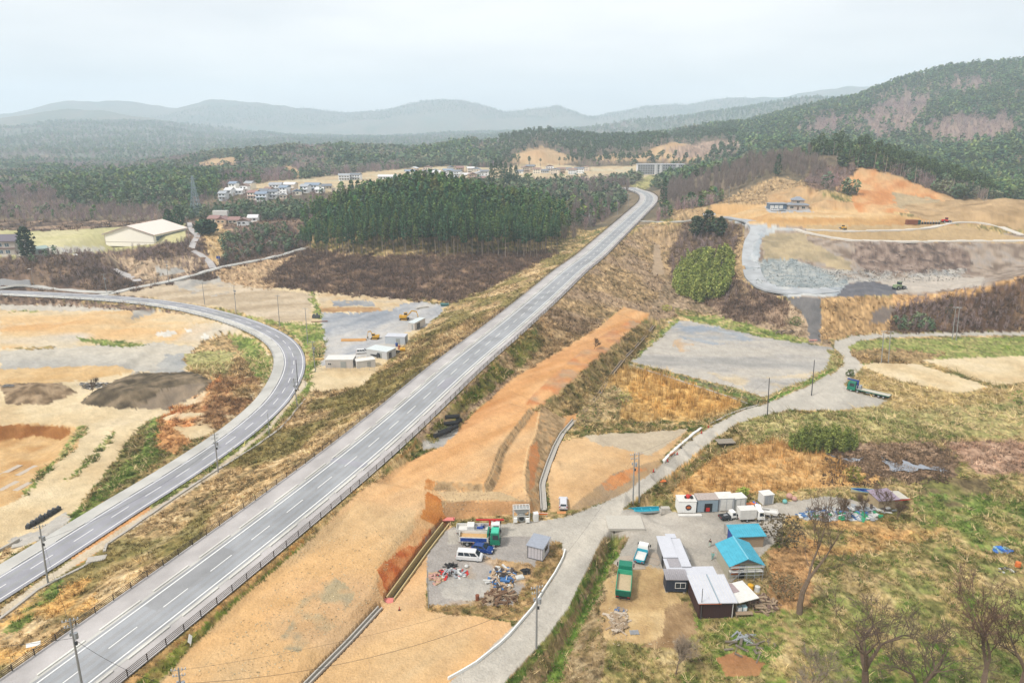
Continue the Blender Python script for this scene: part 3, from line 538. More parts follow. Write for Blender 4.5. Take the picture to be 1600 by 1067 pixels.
PP = [(u, v) for u, v, z in PL]+[(420, 1140), (700, 1120), (760, 1018), (800, 982), (798, 972), (700, 955), (665, 948), (668, 900), (700, 845), (705, 812), (850, 800), (845, 790), (858, 720), (905, 645), (882, 650), (830, 640)]+[(u, v) for u, v, z in PR[:4]][::-1]
EART = [(218, 152, 92), (230, 170, 110), (234, 186, 132), (218, 184, 142)]
paint(PP, EART, 11, 1.5, kind=0, ang=52, st=5)
for s_, a_ in ((4, 52), (3, 47)): paint(PP, [(186, 138, 88), (240, 206, 160)], s_, 1.5, kind=None, ang=a_, st=9, con=3.0, amt=.2)
paint([(200, 1067), (560, 780), (660, 800), (600, 900), (600, 940), (800, 972), (800, 1067)], [(218, 174, 116), (226, 184, 128), (214, 186, 142)], 9, 10, kind=0, soft=16, ang=50, st=3, amt=.6)
paint([(470, 940), (520, 900), (560, 930), (520, 980), (460, 1020), (430, 1010)], [(170, 156, 128), (186, 168, 132)], 3, 8, kind=0, soft=4)
paint([(664, 806), (700, 812), (640, 890), (600, 935), (586, 912), (612, 866)], [(214, 152, 98), (222, 166, 112), (226, 180, 128)], 3, 4, kind=0)
paint([(590, 892), (612, 868), (636, 851), (652, 852), (660, 842), (672, 826), (680, 830), (656, 866), (640, 886), (604, 928), (596, 914)], [(186, 100, 54), (200, 122, 70), (212, 144, 92)], 1.5, 5, kind=0, con=3)
TER = [[(673, 750), (756, 757), (764, 742), (779, 701), (791, 684), (826, 638), (836, 643), (806, 684), (789, 710), (780, 748), (768, 769), (676, 766), (664, 760)], [(846, 635), (885, 654), (873, 687), (855, 713), (844, 748), (841, 772), (843, 797), (829, 797), (829, 780), (822, 766), (820, 742), (827, 701), (838, 678)], [(680, 781), (827, 785), (838, 797), (805, 802), (692, 808)]]
for pl in TER: paint(pl, [(150, 124, 90), (178, 150, 112), (196, 166, 126), (206, 162, 112)], 1.2, .6, kind=0, con=2.6)
for pl in ([(668, 776), (690, 782), (698, 804), (684, 808), (670, 792)], [(664, 748), (682, 752), (676, 766), (662, 764)]): paint(pl, [(200, 134, 76), (214, 154, 94), (220, 168, 112)], 1.5, 5, kind=0)
paint([(826, 700), (838, 690), (842, 720), (834, 760), (826, 770)], [(212, 140, 86), (190, 140, 96)], 1.5, 3, kind=0)
for pl, cc in (([(758, 758), (766, 745), (784, 702), (796, 686), (830, 641)], 0), ([(843, 636), (834, 678), (823, 701), (816, 742), (819, 766), (826, 782)], 0)):
    w_ = [(u+2.2, v+.5) for u, v in pl][::-1]; paint(pl+w_, [(236, 196, 146)], 2, .3, kind=0)
paint([(668, 768), (690, 780), (700, 815), (690, 825), (660, 810)], [(196, 122, 60), (210, 142, 78)], 3, 3, kind=0)
paint([(700, 783), (830, 783), (835, 800), (700, 812), (690, 798)], [(176, 138, 98), (196, 150, 104), (208, 160, 112)], 3, 2, kind=0)
paint([(690, 800), (800, 798), (800, 806), (715, 816)], [(214, 138, 82)], 3, 3, kind=0, soft=3) if False else None
for pl in () and ([(674, 751), (768, 751), (782, 696), (806, 652), (815, 652), (800, 692), (790, 756), (765, 768), (674, 760)], [(884, 651), (905, 648), (870, 692), (842, 728), (838, 785), (826, 784), (826, 738), (846, 690), (862, 664)]):
    paint(pl, [(170, 136, 98), (186, 150, 110), (204, 162, 114)], 1.6, 2, kind=0)
paint([(680, 768), (780, 768), (820, 782), (700, 782)], [(206, 178, 138), (216, 188, 146)], 4, 2, kind=0)
paint([(900, 590), (960, 540), (1000, 505), (985, 500), (930, 530), (860, 590), (820, 630), (850, 632)], [(212, 142, 90), (204, 152, 110), (190, 158, 124)], 4, 2, kind=0, soft=6)
paint([(660, 690), (700, 660), (720, 668), (690, 697), (663, 704)], GRV, 3, 3, kind=0)
# green verge right of the highway
paint([(190, 1067), (271, 1003), (394, 899), (490, 824), (600, 731), (655, 686), (648, 700), (560, 762), (490, 830), (400, 912), (310, 998), (240, 1075), (190, 1100)], [(176, 128, 72), (150, 124, 78), (190, 150, 98)], 3, 2, kind=1)
paint([(200, 1075), (290, 1000), (470, 850), (480, 845), (400, 915), (300, 1010), (240, 1075)], [(84, 104, 34), (120, 124, 54), (156, 136, 80)], 3, 3, kind=2)
paint([(655, 686), (700, 645), (800, 545), (840, 510), (830, 560), (730, 640), (680, 690)], [(84, 96, 36), (130, 122, 62)], 3, 3, kind=2, soft=5)
# yard
paint([(665, 840), (705, 822), (880, 838), (884, 870), (850, 920), (840, 945), (670, 950)], [(168, 162, 156), (184, 176, 168)], 6, 3, kind=0)
paint([(665, 905), (760, 870), (830, 880), (850, 930), (838, 965), (670, 952)], [(170, 140, 102), (190, 156, 114), (160, 138, 100)], 4, 4, kind=1, soft=7)
paint([(685, 910), (720, 900), (765, 905), (765, 930), (735, 940), (695, 935)], GRV, 6, 4, kind=0)
paint([(830, 895), (845, 860), (870, 842), (884, 850), (884, 872), (855, 925), (838, 960), (815, 970), (668, 955), (664, 945), (800, 945)], [(120, 112, 66), (166, 136, 92), (190, 158, 112)], 3, 3, kind=1)
# brook banks, right
BR = [(962, 826), (990, 830), (1003, 830), (990, 870), (965, 930), (950, 1000), (930, 1120), (740, 1120), (800, 1054), (850, 1002), (887, 952), (912, 902), (930, 864), (945, 840)]
paint(BR, [(124, 112, 70), (156, 132, 96), (176, 156, 120)], 4, 1, kind=2)
paint([(955, 838), (975, 838), (950, 900), (915, 970), (880, 1050), (860, 1100), (830, 1100), (900, 970), (935, 900)], [(86, 112, 44), (112, 136, 58), (150, 146, 84)], 3, 5, kind=2)
paint([(745, 1110), (850, 1004), (912, 904), (935, 866), (930, 895), (880, 980), (800, 1080)], [(80, 104, 40), (110, 128, 58), (160, 150, 90)], 3, 3, kind=2)
RB = [(975, 794), (1000, 776), (1030, 754), (1080, 716), (1120, 684), (1160, 660), (1200, 650), (1320, 640), (1600, 615), (1900, 610), (1900, 1130), (930, 1130), (950, 1000), (965, 930), (1003, 830), (1000, 800)]
paint(RB, [(112, 110, 62), (154, 140, 88), (186, 162, 112), (200, 178, 130)], 7, 1, kind=2)
paint([(1150, 650), (1250, 645), (1340, 640), (1600, 625), (1600, 680), (1400, 690), (1180, 690)], [(140, 140, 84), (176, 166, 110), (204, 188, 132)], 5, 6, kind=2)
paint([(1040, 740), (1110, 700), (1200, 690), (1300, 700), (1390, 740), (1360, 760), (1250, 765), (1050, 780)], [(180, 138, 84), (206, 162, 104), (216, 176, 120)], 6, 5, kind=4)
paint([(1290, 695), (1450, 690), (1500, 715), (1490, 745), (1420, 758), (1330, 730)], [(120, 98, 78), (152, 126, 100), (176, 148, 122)], 4, 5, kind=1)
paint([(1470, 690), (1640, 690), (1640, 745), (1530, 740)], [(168, 134, 110), (190, 156, 130), (200, 168, 142)], 5, 5, kind=1)
paint([(1300, 640), (1600, 615), (1640, 640), (1640, 690), (1300, 685)], [(120, 126, 70), (170, 160, 104), (200, 184, 130)], 4, 6, kind=2, soft=10)
paint([(1440, 745), (1540, 745), (1560, 780), (1480, 800), (1430, 790)], [(104, 90, 64), (136, 120, 84), (120, 120, 66)], 4, 5, kind=3)
paint([(1440, 780), (1570, 770), (1640, 800), (1640, 870), (1500, 850), (1430, 830)], GRN, 5, 8, kind=2, soft=9)
paint([(1230, 800), (1440, 790), (1480, 830), (1400, 860), (1240, 870)], [(190, 146, 92), (210, 166, 108), (170, 146, 90)], 4, 6, kind=1, soft=9)
paint([(1200, 860), (1270, 850), (1270, 950), (1200, 960)], [(170, 134, 92), (204, 160, 110)], 3, 5, kind=1)
paint([(1150, 960), (1640, 900), (1640, 1130), (1050, 1130), (1080, 1000)], [(88, 116, 40), (124, 136, 64), (170, 150, 98), (180, 156, 110)], 5, 6, kind=2, soft=13)
paint([(1080, 965), (1210, 950), (1225, 1020), (1160, 1070), (1080, 1050)], [(96, 130, 48), (130, 146, 70), (176, 160, 104)], 3, 12, kind=2, soft=4)
paint([(1430, 775), (1560, 765), (1640, 790), (1640, 850), (1520, 845), (1440, 830)], [(96, 130, 50), (120, 146, 66), (162, 164, 98)], 3, 14, kind=2, soft=6, amt=.8)
paint([(1330, 870), (1500, 850), (1640, 920), (1640, 1100), (1300, 1100), (1260, 980)], [(106, 134, 58), (130, 146, 74), (170, 162, 104)], 3, 14, kind=2, soft=5, amt=.6)
paint([(1118, 1028), (1150, 1018), (1195, 1035), (1185, 1055), (1135, 1056)], [(166, 118, 80), (184, 136, 92)], 3, 2, kind=0)
paint([(975, 795), (1030, 756), (1110, 700), (1150, 668), (1170, 690), (1110, 720), (1040, 775), (1000, 800)], [(96, 96, 46), (140, 122, 78), (170, 144, 104)], 3, 2, kind=2)
paint([(1320, 535), (1380, 530), (1600, 526), (1900, 524), (1900, 560), (1450, 562), (1340, 572), (1330, 550)], [(116, 132, 60), (144, 150, 84), (172, 162, 104)], 6, 1, kind=2)
paint([(1320, 548), (1400, 545), (1480, 553), (1440, 565), (1390, 572), (1340, 568)], [(150, 128, 86), (180, 150, 108)], 4, 4, kind=1)
paint([(1340, 534), (1600, 534), (1600, 538), (1400, 537)], [(170, 150, 110)], 4, 2, kind=1) if False else None
for pl in ([(1348, 572), (1365, 566), (1430, 568), (1550, 604), (1500, 614), (1395, 592)], [(1440, 562), (1600, 556), (1800, 556), (1800, 590), (1600, 597), (1555, 602)]): paint(pl, TAN, 9, 1.2, kind=0)
paint([(1338, 588), (1395, 594), (1500, 616), (1640, 600), (1640, 625), (1400, 640), (1385, 626), (1330, 608)], [(146, 132, 80), (186, 162, 108), (204, 178, 124)], 4, 3, kind=2)
paint([(944, 838), (975, 795), (1060, 800), (1180, 790), (1290, 775), (1370, 785), (1370, 805), (1230, 805), (1210, 850), (1130, 920), (1060, 920), (1000, 912), (958, 880), (985, 838)], [(176, 170, 160), (192, 184, 172), (204, 196, 184)], 8, 2, kind=0)
paint([(948, 905), (1000, 880), (1050, 890), (1060, 930), (1080, 965), (1070, 1000), (1000, 1005), (950, 1000), (938, 950)], [(186, 154, 110), (208, 176, 126), (222, 192, 144)], 3, 8, kind=0)
paint([(1040, 950), (1080, 940), (1085, 985), (1060, 1010), (1000, 1012), (1035, 990)], [(146, 116, 82), (164, 134, 98), (186, 156, 116)], 2, 9, kind=0)
paint(SIDE, [(188, 182, 171), (200, 193, 181), (210, 202, 188)], 7, 1.2, kind=0, ang=50, st=5)
for pl in ([(1196, 619), (1262, 592), (1290, 575), (1297, 560), (1292, 546), (1303, 545), (1314, 556), (1318, 567), (1305, 580), (1262, 601), (1198, 627)],): paint(pl, [(110, 122, 62), (150, 146, 90), (188, 164, 118)], 3, 1.5, kind=2)
paint([(1198, 624), (1262, 597), (1302, 574), (1302, 578), (1262, 602), (1198, 629)], [(96, 134, 50), (120, 146, 66)], 3, 1, kind=2)
# far cleared slopes and village floor
for pl in ([(780, 254), (815, 236), (845, 228), (880, 240), (905, 252), (870, 258)], [(975, 252), (1020, 232), (1050, 222), (1080, 226), (1125, 240), (1100, 252)], [(920, 246), (960, 240), (985, 246), (960, 256)], [(300, 258), (330, 248), (372, 245), (370, 258), (335, 263)], [(432, 262), (450, 258), (470, 270), (468, 282)]): paint(pl, [(196, 160, 120), (206, 176, 136)], 14, 2, kind=0, Y=(700, 1500))
paint([(1040, 232), (1130, 218), (1180, 225), (1150, 236), (1060, 250)], [(160, 134, 118), (176, 150, 130)], 14, 3, kind=3, Y=(800, 1500))
paint([(340, 296), (420, 284), (560, 270), (700, 258), (1000, 258), (1080, 262), (1080, 272), (960, 282), (760, 290), (560, 300), (340, 304)], [(196, 174, 140), (214, 190, 152), (206, 196, 166)], 16, 2, kind=0, Y=(560, 1000))
paint([(985, 290), (1035, 262), (1060, 270), (1000, 300)], [(150, 150, 96), (176, 164, 112)], 6, 2, kind=2, Y=(560, 900))
for (a, b, c) in ((1200, 1600, 3),):
    for pl in ([(1330, 180), (1390, 150), (1480, 140), (1440, 190), (1400, 215), (1345, 215)], [(1250, 195), (1290, 175), (1330, 185), (1300, 215), (1255, 215)], [(1480, 130), (1530, 118), (1560, 135), (1500, 150)], [(1430, 210), (1480, 180), (1600, 180), (1600, 205), (1500, 225)]): paint(pl, [(150, 128, 118), (168, 144, 130)], 30, 22, kind=7, Y=(800, 2300))
nat = np.isin(KIND, (1, 2, 3, 4)); f1 = fbm(XG, YG, .7, 3, 5)-.5; f2 = fbm(XG, YG, 2.6, 4, 8)-.5
CG *= np.clip(1+np.where(nat, 1.35*f1+.6*f2+.14*RJU, .24*f1+.3*f2+.03*RJU)+.16*(fbm(XG, YG, 35, 3, 6)-.5), .35, 1.8)[..., None]
ter_m = mat('ground_soil', attr='Col', rough=.95, noise=.10, nscale=3.2, bump=.22, bscale=2.6, spec=.1)
idx = np.arange(NR*NC).reshape(NR, NC)
QF = np.stack([idx[:-1, :-1], idx[:-1, 1:], idx[1:, 1:], idx[1:, :-1]], -1).reshape(-1, 4)[:, ::-1]
onside = inpoly(UG, VG, SIDE)[:-1, :-1].ravel() & (YG[:-1, :-1].ravel() < 300)
farm = (YG[:-1, :-1].ravel() > 1600)
VALL = np.stack([XG, YG, ZG], -1).reshape(-1, 3); CALL = CG.reshape(-1, 3)
def submesh(name, mask):
    f = QF[mask]; u, inv = np.unique(f, return_inverse=True)
    o = mesh_np(name, VALL[u], inv.reshape(-1, 4), 4, ter_m, cols=CALL[u], smooth=True); o['kind'] = 'structure'; return o
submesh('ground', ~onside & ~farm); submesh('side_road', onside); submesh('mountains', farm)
# the same ground carried on to both sides of the traced sector and back under the drone
def flank(name, rows, az, zrow, crow):
    R_, A_ = np.meshgrid(RR[rows], az, indexing='ij'); X = R_*np.sin(A_); Y = R_*np.cos(A_); w = np.clip(abs(A_-az[0])*3, 0, 1)
    Z = zrow[rows][:, None]+w*(fbm(X, Y, 22, 3, 71)-.5)*1.2; c = crow[rows][:, None, :]*(1-w[..., None])+ramp(tex(6, 72, X=X, Y=Y), MIX)*w[..., None]
    n, m = X.shape; q = np.arange(n*m).reshape(n, m); f = np.stack([q[:-1, :-1], q[:-1, 1:], q[1:, 1:], q[1:, :-1]], -1).reshape(-1, 4)
    if az[-1] > az[0]: f = f[:, ::-1]
    mesh_np(name, np.stack([X, Y, Z], -1).reshape(-1, 3), f, 4, ter_m, cols=c.reshape(-1, 3), smooth=True)['kind'] = 'structure'
rws = np.r_[0:NR:3, NR-1]
flank('ground', rws, np.linspace(AZ[-1], math.radians(115), 90), ZG[:, -1], CG[:, -1]); flank('ground', rws, np.linspace(AZ[0], math.radians(-115), 90), ZG[:, 0], CG[:, 0])
X = []; az_ = np.r_[AZ[::6], AZ[-1]]; z_ = np.r_[ZG[0, ::6], ZG[0, -1]]; c_ = np.r_[CG[0, ::6], CG[0, -1:]]
for k in (1.0, .66, .33, .02): X.append(np.stack([RR[0]*k*np.sin(az_), RR[0]*k*np.cos(az_), z_*k], 1))
for k in (1.0, .66, .33, .02):
    pass
na = len(az_); q = np.arange(4*na).reshape(4, na); f = np.stack([q[:-1, :-1], q[:-1, 1:], q[1:, 1:], q[1:, :-1]], -1).reshape(-1, 4)
mesh_np('ground', np.concatenate(X), f, 4, ter_m, cols=np.tile(c_, (4, 1)), smooth=True)['kind'] = 'structure'
# floor far under and behind everything so the land has no edge
back = mesh_np('ground_behind', [(-9000, -3000, -9), (9000, -3000, -9), (9000, 60, -9), (-9000, 60, -9)], [(0, 1, 2, 3)], 4, mat('plain_soil', (170, 150, 110), .95)); back['kind'] = 'structure'
# ---------- mesh kit ----------
def tag(o, label=None, cat=None, group=None, kind=None):
    if label: o['label'] = label
    if cat: o['category'] = cat
    if group: o['group'] = group
    if kind: o['kind'] = kind
    return o
def thing(name, label, cat, loc=(0, 0, 0), rot=0, group=None):
    o = bpy.data.objects.new(name, None); o.empty_display_size = .5; COL.objects.link(o); o.location = tuple(loc); o.rotation_euler = (0, 0, rot)
    return tag(o, label, cat, group)
def bx(x0, x1, y0, y1, z0, z1):
    return [(x0, y0, z0), (x1, y0, z0), (x1, y1, z0), (x0, y1, z0), (x0, y0, z1), (x1, y0, z1), (x1, y1, z1), (x0, y1, z1)], [(3, 2, 1, 0), (4, 5, 6, 7), (0, 1, 5, 4), (1, 2, 6, 5), (2, 3, 7, 6), (3, 0, 4, 7)]
def tb(b, t, z0, z1):   # tapered block from two rectangles (x0,x1,y0,y1)
    v = [(b[0], b[2], z0), (b[1], b[2], z0), (b[1], b[3], z0), (b[0], b[3], z0), (t[0], t[2], z1), (t[1], t[2], z1), (t[1], t[3], z1), (t[0], t[3], z1)]
    return v, [(3, 2, 1, 0), (4, 5, 6, 7), (0, 1, 5, 4), (1, 2, 6, 5), (2, 3, 7, 6), (3, 0, 4, 7)]
def cyl(p, q, r, r2=None, n=8):
    p = Vector(p); q = Vector(q); d = q-p; r2 = r if r2 is None else r2
    z = d.normalized(); a = z.orthogonal().normalized(); b = z.cross(a); v = []
    for c, rad in ((p, r), (q, r2)):
        for i in range(n): t = 2*math.pi*i/n; v.append(tuple(c+a*rad*math.cos(t)+b*rad*math.sin(t)))
    f = [(i, (i+1) % n, n+(i+1) % n, n+i) for i in range(n)]+[tuple(range(n))[::-1], tuple(range(n, 2*n))]
    return v, f
def tube(pts, r, n=6):
    out = []
    for a, b in zip(pts, pts[1:]): out.append(cyl(a, b, r, n=n))
    return out
def pr(prof, y0, y1, y0t=None, y1t=None):   # profile in x,z extruded along y
    n = len(prof); v = [(x, y0, z) for x, z in prof]+[(x, y1, z) for x, z in prof]
    return v, [tuple(range(n)), tuple(range(2*n-1, n-1, -1))]+[(i, n+i, n+(i+1) % n, (i+1) % n) for i in range(n)]
def prx(prof, x0, x1):  # profile in y,z extruded along x
    n = len(prof); v = [(x0, y, z) for y, z in prof]+[(x1, y, z) for y, z in prof]
    return v, [tuple(range(n))[::-1], tuple(range(n, 2*n))]+[(i, (i+1) % n, n+(i+1) % n, n+i) for i in range(n)]
def sph(c, r, sz=1, n=8, m=6):
    v = []; f = []
    for j in range(m+1):
        for i in range(n): a = math.pi*j/m; t = 2*math.pi*i/n; v.append((c[0]+r*math.sin(a)*math.cos(t), c[1]+r*math.sin(a)*math.sin(t), c[2]+r*sz*math.cos(a)))
    for j in range(m):
        for i in range(n): f.append((j*n+i, (j+1)*n+i, (j+1)*n+(i+1) % n, j*n+(i+1) % n))
    return v, f
def join(shapes):
    V = []; Fc = []
    for s in shapes:
        if isinstance(s, list): s = join(s)
        k = len(V); V += list(s[0]); Fc += [tuple(i+k for i in f) for f in s[1]]
    return V, Fc
def xf(shape, loc=(0, 0, 0), rot=0, ry=0, rx=0, sc=1):
    if isinstance(shape, list): shape = join(shape)
    M = Matrix.Translation(loc) @ Matrix.Rotation(rot, 4, 'Z') @ Matrix.Rotation(ry, 4, 'Y') @ Matrix.Rotation(rx, 4, 'X') @ Matrix.Scale(sc, 4)
    return [tuple(M @ Vector(v)) for v in shape[0]], shape[1]
def P_(parent, name, m, shapes, bev=0, smooth=False, label=None):
    V, Fc = join(shapes) if isinstance(shapes, list) else shapes
    me = bpy.data.meshes.new(name); me.from_pydata(V, [], Fc); me.materials.append(m)
    if smooth: me.polygons.foreach_set('use_smooth', [True]*len(Fc))
    o = bpy.data.objects.new(name, me); COL.objects.link(o)
    if parent: o.parent = parent
    if label: o['label'] = label
    if bev:
        b = o.modifiers.new('bevel', 'BEVEL'); b.width = bev; b.segments = 2; b.limit_method = 'ANGLE'; b.angle_limit = .6
    return o
def solo(name, m, shapes, label, cat, loc=(0, 0, 0), rot=0, group=None, bev=0, kind=None):
    o = P_(None, name, m, shapes, bev); o.location = tuple(loc); o.rotation_euler = (0, 0, rot)
    if kind: o['kind'] = kind; return o
    return tag(o, label, cat, group)
def dup(root, loc=None, rot=None, label=None, scale=None):
    r = root.copy(); COL.objects.link(r)
    for ch in root.children:
        c = ch.copy(); COL.objects.link(c); c.parent = r
        for g in ch.children: d = g.copy(); COL.objects.link(d); d.parent = c
    if loc is not None: r.location = tuple(loc)
    if rot is not None: r.rotation_euler = (0, 0, rot)
    if label: r['label'] = label
    if scale: r.scale = (scale,)*3
    return r
def heading(u0, v0, u1, v1):
    a = hit(u0, v0); b = hit(u1, v1); return math.atan2(b[1]-a[1], b[0]-a[0])
# common paints
def M(name, c, rough=.6, **k): return mat(name, c, rough, **k)
WHITE = M('white_paint', (262, 262, 258), .45, noise=.04); OFFW = M('weathered_white_sheet', (236, 234, 228), .6, noise=.1, nscale=1.5)
CONC = M('concrete', (196, 190, 180), .9, noise=.12); DARK = M('black_rubber', (44, 44, 46), .8, noise=.1); GLASS = mat('dark_glass', (46, 56, 66), .15, spec=.6, noise=.05)
STEEL = M('galvanised_steel', (166, 170, 174), .5, metal=0, noise=.1); RUST = M('rusty_steel', (140, 84, 58), .9, noise=.25); WOOD = M('weathered_wood', (170, 148, 122), .9, noise=.25, nscale=6)
CHASSIS = M('chassis_black', (58, 60, 62), .7); RED_ = M('red_paint', (206, 50, 44), .5); BLUE = M('blue_paint', (34, 74, 156), .4); TURQ = M('turquoise_paint', (44, 172, 196), .5, noise=.06)
GREEN = M('green_paint', (24, 132, 104), .45); YEL = M('yellow_paint', (226, 172, 52), .5); ORNG = M('orange_paint', (232, 126, 60), .6); LAMPM = M('red_lens', (190, 40, 36), .3)
BROWN = M('brown_metal_rail', (70, 56, 50), .6); TYRE = DARK; DPOLE = M('dark_pole', (92, 92, 94), .7); POLE = M('concrete_pole', (158, 158, 156), .85, noise=.08)
CERAM = M('ceramic_white', (214, 216, 218), .4); WIRE = M('cable_black', (50, 50, 54), .7)

# ---------- roads as sheets that follow the carved bed ----------
def frame(C):
    t = np.gradient(C[:, :2], axis=0); t /= np.linalg.norm(t, axis=1)[:, None]
    return np.stack([t[:, 1], -t[:, 0]], 1), np.r_[0, np.cumsum(np.linalg.norm(np.diff(C[:, :2], axis=0), axis=1))]
def strip(name, C, o0, o1, dz, m, th=.0, s0=None, s1=None, cols=None):
    Nn, S = frame(C); V = []; Fc = []
    for i in range(len(C)):
        for o in (o0, o1): V.append((C[i, 0]+Nn[i, 0]*o, C[i, 1]+Nn[i, 1]*o, C[i, 2]+dz))
    for i in range(len(C)-1): Fc.append((2*i, 2*i+1, 2*i+3, 2*i+2))
    if th:
        n = len(V); V += [(x, y, z-th) for x, y, z in V]
        for i in range(len(C)-1): Fc += [(2*i+n, 2*i, 2*i+2, 2*i+2+n), (2*i+1, 2*i+1+n, 2*i+3+n, 2*i+3)]
    o = P_(None, name, m, (V, Fc)); o['kind'] = 'structure'; return o
def pieces(C, o0, o1, dz, on, off, th=.12, start=0, jitter=0):
    """dashes or kerb blocks along the line"""
    Nn, S = frame(C); V = []; Fc = []; s = start
    def at_s(s, o):
        x = np.interp(s, S, C[:, 0]); y = np.interp(s, S, C[:, 1]); z = np.interp(s, S, C[:, 2]); nx = np.interp(s, S, Nn[:, 0]); ny = np.interp(s, S, Nn[:, 1]); return (x+nx*o, y+ny*o, z+dz)
    while s+on < S[-1]:
        k = len(V); n = 2 if off else 1; n = max(1, int(on/4))
        for j in range(n+1):
            q = s+on*j/n; a = at_s(q, o0); b = at_s(q, o1); V += [a, b, (a[0], a[1], a[2]-th), (b[0], b[1], b[2]-th)]
        for j in range(n):
            i = k+4*j; Fc += [(i, i+1, i+5, i+4), (i+2, i, i+4, i+6), (i+1, i+3, i+7, i+5)]
        Fc += [(k+1, k, k+2, k+3), (k+4*n, k+4*n+1, k+4*n+3, k+4*n+2)]
        s += on+(off or .001)
        if not off: pass
    return V, Fc
def asphalt(name, c, warm=0):
    m = bpy.data.materials.new(name); m.use_nodes = True; nt = m.node_tree; N = nt.nodes; l = nt.links.new; b = N['Principled BSDF']; b.inputs['Roughness'].default_value = .9; b.inputs['Specular IOR Level'].default_value = .15
    g = N.new('ShaderNodeNewGeometry'); n1 = N.new('ShaderNodeTexNoise'); n1.inputs['Scale'].default_value = .16; n1.inputs['Detail'].default_value = 6; n2 = N.new('ShaderNodeTexNoise'); n2.inputs['Scale'].default_value = 5; n2.inputs['Detail'].default_value = 3
    l(g.outputs['Position'], n1.inputs['Vector']); l(g.outputs['Position'], n2.inputs['Vector'])
    r = N.new('ShaderNodeValToRGB'); a = alb(c); r.color_ramp.elements[0].position = .35; r.color_ramp.elements[0].color = (*(a*.84), 1); r.color_ramp.elements[1].position = .65; r.color_ramp.elements[1].color = (*(a*1.1), 1)
    l(n1.outputs['Fac'], r.inputs['Fac']); mr = N.new('ShaderNodeMapRange'); mr.inputs['To Min'].default_value = .86; mr.inputs['To Max'].default_value = 1.14; l(n2.outputs['Fac'], mr.inputs['Value'])
    s = N.new('ShaderNodeVectorMath'); s.operation = 'SCALE'; l(r.outputs['Color'], s.inputs[0]); l(mr.outputs['Result'], s.inputs['Scale']); l(s.outputs[0], b.inputs['Base Color']); return m
A1 = asphalt('asphalt_carriageway', (166, 167, 169)); A2 = asphalt('asphalt_worn_tracks', (170, 173, 177)); A3 = asphalt('sidewalk_paving', (198, 193, 191)); A4 = asphalt('asphalt_left', (168, 168, 175)); A5 = asphalt('kerbside_concrete', (206, 204, 198)); A6 = asphalt('kerb_concrete', (232, 230, 222))
MK = M('road_paint', (252, 252, 250), .7, noise=.1, nscale=2)
A4D = asphalt('asphalt_patch_dark', (160, 161, 163)); cl_ = HL-3.9; Nn_, S_ = frame(CM); CMv = CM.copy(); bend = np.searchsorted(CM[:, 1], 1e9)
c0 = .8
strip('highway_pavement', CM, -HM, HM, .0, A3); strip('highway', CM, -3.75, 5.25, .03, A1)
for k, (a, b) in enumerate(((-2.1, -1.1), (-.3, .5), (1.4, 2.2), (2.9, 3.8))): strip('wheel_track_paving', CM, a, b, .038, A2)
strip('highway_gutter', CM, -3.75, -3.2, .036, A5); strip('highway_gutter', CM, 4.7, 5.25, .036, A5)
def mk(name, sh, m=MK): o = P_(None, name, m, sh); o['kind'] = 'structure'; return o
for s0_, n_, a_, b_, m_ in ((14, 9, -3.2, .6, 'D'), (60, 5, .9, 4.7, 'L'), (96, 12, -3.1, .7, 'D'), (150, 7, .9, 4.6, 'D'), (38, 2, -3.6, 5.0, 'L')): strip('asphalt_patch', CM[s0_:s0_+n_], a_, b_, .043, A4D if m_ == 'D' else A4)
for s0_, n_, a_, b_ in ((30, 8, cl_-2.7, cl_+.1), (75, 5, cl_+.1, cl_+2.9), (110, 9, cl_-2.7, cl_+2.8)): strip('asphalt_patch', CLR[s0_:s0_+n_], a_, b_, .043, A4D)
mk('road_edge_marking', pieces(CM, -2.64, -2.40, .05, 20, 0, .02)); mk('road_edge_marking', pieces(CM, 4.02, 4.26, .05, 20, 0, .02)); mk('road_centre_marking', pieces(CM, c0-.085, c0+.085, .05, 4.65, 4.6, .02, 1.2))
mk('kerb', pieces(CM, -4.0, -3.68, .2, 6.9, 2.35, .2, 3), A6); mk('kerb', pieces(CM, 5.2, 5.5, .2, 6.9, 2.35, .2, 1), A6)
cl_ = HL-3.9
strip('left_road_pavement', CLR, -HL, HL, .0, A5); strip('left_road', CLR, cl_-3.35, HL-.05, .03, A4); strip('wheel_track_paving', CLR, cl_-1.9, cl_-1.0, .038, A1); strip('wheel_track_paving', CLR, cl_+1.1, cl_+2.0, .038, A1)
mk('road_edge_marking', pieces(CLR, cl_-2.98, cl_-2.76, .05, 12, 0, .02)); mk('road_edge_marking', pieces(CLR, cl_+2.93, cl_+3.15, .05, 12, 0, .02)); mk('road_centre_marking', pieces(CLR, cl_-.09, cl_+.09, .05, 4.6, 4.6, .02, 2))
mk('kerb', pieces(CLR, cl_-3.55, cl_-3.35, .18, 6.9, 2.3, .18, 1), A6)
